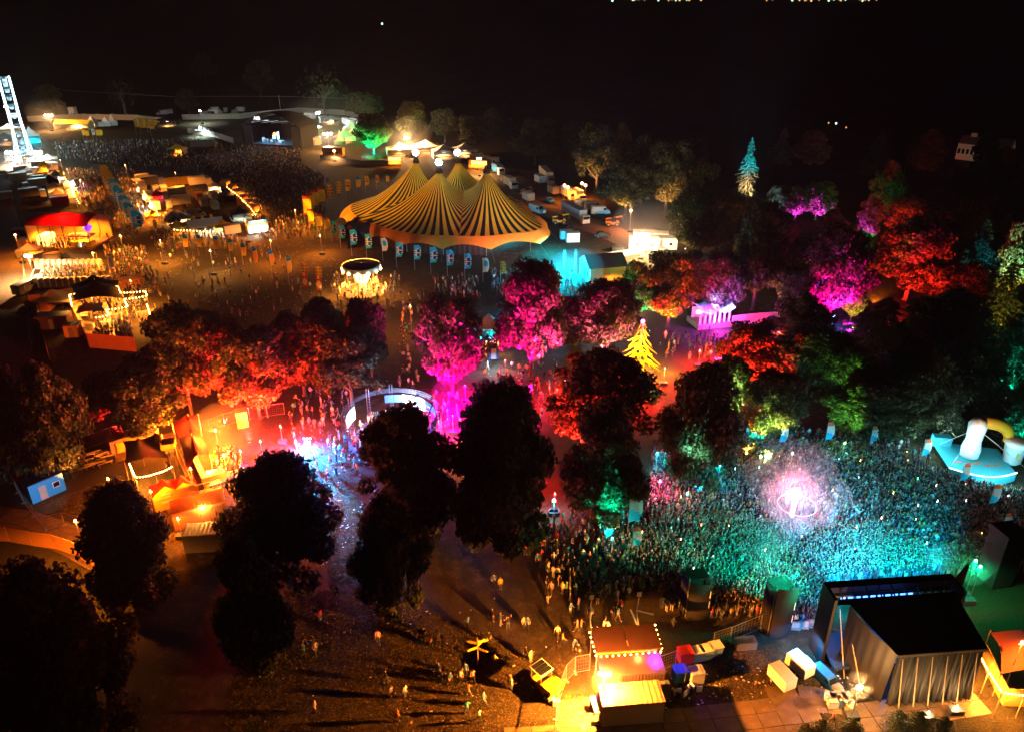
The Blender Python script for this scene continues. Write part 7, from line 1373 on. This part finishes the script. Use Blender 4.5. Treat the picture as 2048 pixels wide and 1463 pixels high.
def make_crowd(points, faces_to=None):
    rng = np.random.default_rng(77); protos = [crowd_proto(i) for i in range(3)]; AV_, AL, AS, AC = [], [], [], []; off = 0
    pal = np.array([(.62, .6, .58), (.012, .012, .014), (.02, .02, .025), (.015, .012, .012), (.3, .03, .03), (.4, .27, .05), (.03, .06, .16), (.03, .03, .03), (.02, .03, .03), (.03, .15, .15), (.35, .16, .18), (.5, .48, .45), (.05, .05, .06), (.02, .018, .015), (.025, .025, .03)])
    leg = np.array([(.03, .04, .07), (.02, .02, .02), (.07, .09, .14), (.25, .22, .18)]); skin = np.array([(.4, .26, .19), (.45, .3, .23), (.26, .15, .1)]); hair = np.array([(.05, .03, .02), (.02, .015, .01), (.22, .15, .07)])
    for up in range(3):
        v, f, c = protos[up]; idx = [i for i, p in enumerate(points) if p[4] == up]
        if not idx: continue
        P = np.array([points[i][:4] for i in idx]); n = len(P); s = rng.uniform(.92, 1.08, n); ca, sa = np.cos(P[:, 3]), np.sin(P[:, 3]); X = (v[None, :, 0] * ca[:, None] - v[None, :, 1] * sa[:, None]) * s[:, None] + P[:, 0:1]; Y = (v[None, :, 0] * sa[:, None] + v[None, :, 1] * ca[:, None]) * s[:, None] + P[:, 1:2]; Z = v[None, :, 2] * s[:, None] + P[:, 2:3]
        AV_.append(np.stack([X, Y, Z], -1).reshape(-1, 3)); col = np.zeros((n, len(v), 4)); col[..., 3] = 1
        for ci, pl in ((0, skin), (1, pal), (2, leg), (3, hair)): pick = pl[rng.integers(0, len(pl), n)]; col[:, c == ci, :3] = pick[:, None, :]
        AC.append(col.reshape(-1, 4)); fl = np.concatenate([np.array(q) for q in f]); ft = np.array([len(q) for q in f]); base = off + np.arange(n) * len(v); AL.append((fl[None, :] + base[:, None]).ravel()); AS.append(np.tile(ft, n)); off += n * len(v)
    V = np.concatenate(AV_); L = np.concatenate(AL); Tt = np.concatenate(AS); me = bpy.data.meshes.new('crowd'); me.vertices.add(len(V)); me.vertices.foreach_set('co', V.astype(np.float32).ravel()); me.loops.add(len(L)); me.loops.foreach_set('vertex_index', L.astype(np.int32)); me.polygons.add(len(Tt)); me.polygons.foreach_set('loop_start', np.concatenate([[0], np.cumsum(Tt)[:-1]]).astype(np.int32)); me.polygons.foreach_set('loop_total', Tt.astype(np.int32)); me.update(calc_edges=True)
    at = me.color_attributes.new('clothes', 'FLOAT_COLOR', 'POINT'); at.data.foreach_set('color', np.concatenate(AC).astype(np.float32).ravel())
    m = bpy.data.materials.new('crowd clothes'); m.use_nodes = True; t = m.node_tree; a = t.nodes.new('ShaderNodeVertexColor'); a.layer_name = 'clothes'; t.links.new(a.outputs[0], t.nodes['Principled BSDF'].inputs['Base Color']); t.nodes['Principled BSDF'].inputs['Roughness'].default_value = .8; me.materials.append(m)
    return tag(link('crowd', me), 'dense festival crowd filling the dance field and the far arena', None, kind='stuff')
CZ = [([(1262, 1120), (1300, 1060), (1300, 960), (1330, 890), (1480, 895), (1560, 893), (1760, 905), (1850, 945), (1890, 962), (2000, 990), (2100, 1010), (2100, 1140), (1960, 1150), (1890, 1150), (1648, 1172), (1640, 1248), (1585, 1252), (1560, 1240), (1420, 1215), (1330, 1185)], 7600, .42, 0, .3, 'stage'),
      ([(1420, 1215), (1330, 1160), (1400, 1040), (1560, 1060), (1760, 1060), (1900, 1140), (1648, 1172), (1640, 1248), (1585, 1252)], 4200, .34, 0, .45, 'stage'),
      ([(1040, 1060), (1300, 1000), (1330, 1180), (1150, 1220)], 170, .9, 0, 0, None), ([(1190, 1060), (1310, 960), (1340, 1180), (1230, 1170)], 260, .6, 0, .1, 'stage'), ([(1300, 900), (1340, 870), (1560, 868), (1800, 885), (1860, 930), (1500, 910), (1310, 960)], 260, .6, 0, .1, 'stage'), ([(1560, 1230), (1330, 1175), (1320, 1215), (1420, 1240)], 60, .6, 0, 0, None),
      ([(425, 300), (480, 296), (600, 304), (606, 335), (660, 365), (560, 395), (470, 365), (410, 330)], 1700, .5, 0, .2, 'far'),
      ([(100, 285), (440, 285), (480, 350), (240, 335), (120, 320)], 900, 1.0, 0, 0, None), ([(500, 360), (600, 360), (650, 420), (640, 480), (520, 480), (480, 380)], 600, .8, 0, 0, None),
      ([(135, 345), (200, 340), (280, 470), (230, 500), (190, 470), (160, 400)], 330, .7, 0, 0, None), ([(225, 340), (270, 345), (290, 430), (265, 420)], 140, .7, 0, 0, None), ([(85, 560), (215, 558), (210, 540), (90, 540)], 130, .5, 0, 0, None), ([(205, 500), (290, 500), (320, 590), (230, 600), (225, 560)], 210, .6, 0, 0, None),
      ([(300, 480), (560, 500), (640, 560), (840, 590), (960, 560), (820, 640), (560, 640), (330, 640)], 150, 1.0, 0, 0, None), ([(190, 680), (268, 680), (262, 640), (200, 645)], 90, .45, 1.3, .1, None), ([(180, 630), (250, 625), (244, 600), (160, 606)], 50, .45, 1.3, .1, None), ([(225, 610), (296, 600), (300, 650), (285, 650)], 30, .5, 0, .1, None),
      ([(440, 905), (470, 912), (484, 940), (440, 960), (425, 930)], 75, .5, 0, .2, None), ([(980, 545), (1080, 550), (1060, 600), (985, 590)], 90, .7, 0, 0, None), ([(860, 560), (960, 560), (960, 600), (870, 590)], 50, .7, 0, 0, None), ([(660, 555), (800, 555), (800, 605), (660, 605)], 60, .8, 0, 0, None), ([(60, 480), (180, 485), (180, 500), (62, 500)], 60, .6, .3, 0, None), ([(1330, 670), (1430, 665), (1420, 720), (1330, 720)], 35, .8, 0, 0, None),
      ([(300, 470), (470, 470), (500, 500), (310, 500)], 110, .7, 0, 0, None), ([(460, 380), (500, 375), (530, 440), (520, 460)], 100, .7, 0, 0, None), ([(1100, 560), (1200, 580), (1150, 600)], 20, .8, 0, 0, None), ([(1900, 985), (2100, 1000), (2100, 1090), (1980, 1090)], 240, .6, 0, .1, None)]
cp = []
stagep = SM @ Vector((SL / 2, SF, 0)); podp = G(1588, 1040); podr = 37 * mpp(podp) + .4
for poly, n, gap, z, up, face in CZ:
    for p in scatter(poly, n, PR, gap, z):
        if (p - podp).length < podr * .75: continue
        a = PR.uniform(0, 2 * PI)
        if face == 'stage': d = stagep - p; a = math.atan2(d.y, d.x) + PI / 2 + PR.gauss(0, .4)
        if face == 'far': d = G(545, 296) - p; a = math.atan2(d.y, d.x) + PI / 2 + PR.gauss(0, .4)
        r = PR.random(); cp.append((p.x, p.y, p.z, a, 2 if r < up * .35 else 1 if r < up else 0))
for i in range(190):
    a = PR.uniform(0, 2 * PI); r = ARR * .82 * math.sqrt(PR.random()); p = ARC + Vector((r * math.cos(a), r * math.sin(a), .03)); cp.append((p.x, p.y, p.z, PR.uniform(0, 6.28), PR.choice((0, 0, 0, 1, 2))))
make_crowd(cp)
# phone screens and glow sticks held up in the crowd
GC = [(1, .45, .05), (1, .2, .04), (.3, .8, 1), (.9, .95, 1), (.1, 1, .3), (1, .6, .1)]
for i, p in enumerate(scatter(CZ[0][0], 46, PR, 2.0)):
    c = GC[PR.choices(range(6), (4, 3, 2, 2, .5, 3))[0]]; o = tag(MB().box((0, 0, 0), (.09, .04, .34 if i % 2 else .16), 0, i).build('glow_stick' if i % 2 else 'phone_light', glow('crowd glow %d' % GC.index(c), c, 9), None, False, (p.x, p.y, 2.05)), 'tiny glowing %s held up somewhere in the dance crowd' % ('stick' if i % 2 else 'phone'), 'glow stick' if i % 2 else 'phone', 'lights held up in the dance crowd')
# ================================================================== rough grass in the lit foreground
def tufts(zones):
    rng = np.random.default_rng(31); P = []
    pr = random.Random(9)
    for poly, n in zones: P += [(p.x, p.y) for p in scatter(poly, n, pr)]
    P = np.array(P); n = len(P); V = np.zeros((n, 3, 3, 3)); 
    for k in range(3):
        a = rng.uniform(0, 2 * PI, n); h = rng.uniform(.04, .12, n); w = rng.uniform(.02, .06, n); ln = rng.uniform(.02, .12, n); b = rng.uniform(0, 2 * PI, n); ox, oy = rng.normal(scale=.08, size=n), rng.normal(scale=.08, size=n)
        for j, s in ((0, -1), (1, 1)): V[:, k, j, 0] = P[:, 0] + ox + s * w * np.cos(a); V[:, k, j, 1] = P[:, 1] + oy + s * w * np.sin(a)
        V[:, k, 2, 0] = P[:, 0] + ox + ln * np.cos(b); V[:, k, 2, 1] = P[:, 1] + oy + ln * np.sin(b); V[:, k, 2, 2] = h
    V = V.reshape(-1, 3); m = len(V) // 3; me = bpy.data.meshes.new('grass'); me.vertices.add(len(V)); me.vertices.foreach_set('co', V.astype(np.float32).ravel()); me.loops.add(3 * m); me.loops.foreach_set('vertex_index', np.arange(3 * m)); me.polygons.add(m); me.polygons.foreach_set('loop_start', np.arange(m) * 3); me.polygons.foreach_set('loop_total', np.full(m, 3)); me.materials.append(leaf_mat('dry grass', (.07, .052, .02), (.24, .17, .07))); me.update(calc_edges=True)
    return tag(link('grass', me), 'rough trodden grass of the festival field', None, kind='stuff')
tufts([([(540, 1180), (760, 1180), (1130, 1330), (1110, 1500), (440, 1500), (480, 1300)], 13000), ([(1320, 1330), (1580, 1290), (1700, 1400), (1320, 1440)], 5000), ([(100, 1000), (240, 950), (360, 1000), (380, 1100), (200, 1080)], 4000), ([(1120, 1390), (1200, 1390), (1210, 1490), (1115, 1490)], 1500), ([(620, 920), (700, 900), (740, 1180), (660, 1180)], 3500)])

def litter(zones):
    rng = np.random.default_rng(5); pr = random.Random(15); P = []
    for poly, n in zones: P += [(p.x, p.y, p.z) for p in scatter(poly, n, pr)]
    P = np.array(P); n = len(P); a = rng.uniform(0, 2 * PI, n); s = rng.uniform(.05, .13, n); t = rng.uniform(.3, 1, n); V = np.zeros((n, 4, 3))
    for j, (u, v) in enumerate(((-1, -1), (1, -1), (1, 1), (-1, 1))): V[:, j, 0] = P[:, 0] + s * (u * np.cos(a) - v * t * np.sin(a)); V[:, j, 1] = P[:, 1] + s * (u * np.sin(a) + v * t * np.cos(a)); V[:, j, 2] = .015 + .05 * rng.random(n)
    return tag(link('litter', card_mesh('litter', V.reshape(-1, 3), mat('waste paper', (.55, .52, .47), .8))), 'paper cups and litter scattered over the trodden ground', None, kind='stuff')
litter([([(140, 345), (600, 345), (640, 480), (820, 600), (560, 640), (330, 640), (230, 500)], 900), ([(560, 1180), (1100, 1180), (1130, 1330), (1100, 1463), (500, 1463)], 40), ([(600, 840), (760, 900), (760, 1150), (650, 1150)], 160), ([(960, 740), (1110, 740), (1090, 860), (930, 870)], 140), ([(1320, 1330), (1700, 1330), (1700, 1430), (1320, 1430)], 120)])
# ================================================================== the misty night air
def haze_box(dens):
    m = bpy.data.materials.new('night mist'); m.use_nodes = True; t = m.node_tree; t.nodes.remove(t.nodes['Principled BSDF'])
    v = t.nodes.new('ShaderNodeVolumePrincipled'); v.inputs['Color'].default_value = (.9, .9, .9, 1); v.inputs['Density'].default_value = dens; v.inputs['Anisotropy'].default_value = .35
    t.links.new(v.outputs[0], t.nodes['Material Output'].inputs['Volume'])
    o = MB().box((0, 3250, 35), (18400, 12900, 72)).build('haze', m)
    tag(o, 'thin mist hanging over the whole festival ground', None, kind='stuff'); return o
haze_box(.00006)
# ================================================================== drifting stage smoke, then mist balls added as lamp halos
def smoke(x, y, z, label, blobs, dens, col=(.9, .9, .9)):
    p = G(x, y, z); m = bpy.data.materials.new('stage smoke'); m.use_nodes = True; t = m.node_tree; t.nodes.remove(t.nodes['Principled BSDF']); v = t.nodes.new('ShaderNodeVolumePrincipled'); v.inputs['Color'].default_value = (*col, 1); v.inputs['Density'].default_value = dens
    t.links.new(v.outputs[0], t.nodes['Material Output'].inputs['Volume']); bm = bmesh.new()
    for dx, dy, dz, r in blobs:
        g_ = bmesh.ops.create_icosphere(bm, subdivisions=3, radius=r, matrix=Matrix.Translation((dx, dy, dz)))
        for q in g_['verts']:
            c = Vector((dx, dy, dz)); d = q.co - c; k = 1 + .16 * math.sin(d.x * 2.3 / r + dx) * math.sin(d.y * 2.9 / r + 1) + .12 * math.sin(d.z * 4 / r + dy * 2); q.co = c + d * k
            if q.co.z + z < .1: q.co.z = .1 - z
    me = bpy.data.meshes.new('smoke'); bm.to_mesh(me); bm.free(); me.materials.append(m); o = link('smoke', me, None, p); tag(o, label, None, kind='stuff')
    return o
smoke(1585, 1010, 4.2, 'pink lit smoke round the lamp pod', [(-1.2, .4, .2, 2.6), (1.5, -.2, .8, 2.2), (.3, 1.6, 1.8, 2.4), (3.6, -.6, -.6, 1.6), (.2, -1.2, -1.2, 2.2)], .075); smoke(1600, 985, 5, 'pink lit smoke drifting behind the lamp pod', [(1.5, 2.5, .5, 3.8), (-2.5, 3.5, 0, 3.0), (4, 1, -.5, 2.6), (0, 6, .5, 3)], .026)
smoke(1545, 1085, 2.8, 'blue white smoke puff below the lamp pod', [(0, 0, 0, 2.0), (-.9, -1.2, .2, 1.4), (.8, 1.3, .3, 1.3), (-.3, 2.4, .4, 1.0)], .022); smoke(1520, 1110, 2.6, 'second blue white smoke puff nearer the stage', [(0, 0, 0, 1.7), (.9, -1.0, 0, 1.2), (-1.2, .8, .3, 1.1)], .018)
smoke(1950, 1125, 4, 'green lit smoke by the stage wing', [(0, 0, 0, 2.4), (-2.2, 1, -.4, 2.0), (1.5, 1.8, .6, 1.8)], .03); smoke(1555, 1170, 5.6, 'pinkish smoke at the top of the right speaker tower', [(0, 0, 0, 1.3)], .06)
smoke(1140, 555, 3, 'turquoise smoke before the timber hut', [(0, 0, 0, 6.5)], .005); smoke(940, 795, 2, 'magenta smoke over the lawn beside the arena', [(0, 0, 0, 6.0)], .0011); smoke(860, 870, 2.2, 'violet smoke at the right foot of the arena', [(0, 0, 0, 2.4)], .025); smoke(440, 870, 3, 'orange smoke at the back of the orange yard', [(0, 0, 0, 5)], .006); smoke(620, 885, 2.6, 'blue haze round the lamp tower', [(0, 0, 0, 3.4)], .008)
smoke(1295, 470, 6, 'pale mist round the yard floodlight', [(0, 0, 0, 10)], .0035); smoke(655, 262, 7, 'pale mist over the backstage tents', [(0, 0, 0, 17)], .002)
smoke(1209, 1346, 5.0, 'mist ball added as a halo round the floodlight beside the container bar', [(0, 0, 0, 1.7)], .010); smoke(1720, 1372, 4.0, 'mist ball added as a halo round the floodlight behind the stage', [(0, 0, 0, 1.2)], .02)  # mist balls added to give these two floodlights a bloom
smoke(878, 322, 18.6, 'mist ball added as a halo round the mast lamp of the front tent peak', [(0, 0, 0, 3.2)], .012); smoke(97, 231, 7, 'mist ball added as a halo round the far floodlight at the upper left', [(0, 0, 0, 8)], .004); smoke(813, 276, 7, 'mist ball added as a halo round the floodlight below the three brown trees', [(0, 0, 0, 9)], .004); smoke(40, 305, 5, 'mist ball added as a halo for the floodlights at the foot of the wheel', [(0, 0, 0, 9)], .004)  # more added mist balls, imitating the bloom of the far lamps
# ================================================================== say which one: things that share a label are told apart by their place
by = {}
for o in COL.objects:
    if o.parent is None and 'label' in o and o.get('kind') is None: by.setdefault(o['label'], []).append(o)
for lab, L in by.items():
    if len(L) < 2: continue
    L.sort(key=lambda o: proj(o.location)[0])
    w = lab.split()
    for i, o in enumerate(L):
        o['label'] = ' '.join(w[:12]) + (', leftmost' if i == 0 else ', rightmost' if i == len(L) - 1 else ', %s from left' % ordinal(i))
for o in COL.objects:
    if o.parent is None and 'h' in o: del o['h']; del o['w']
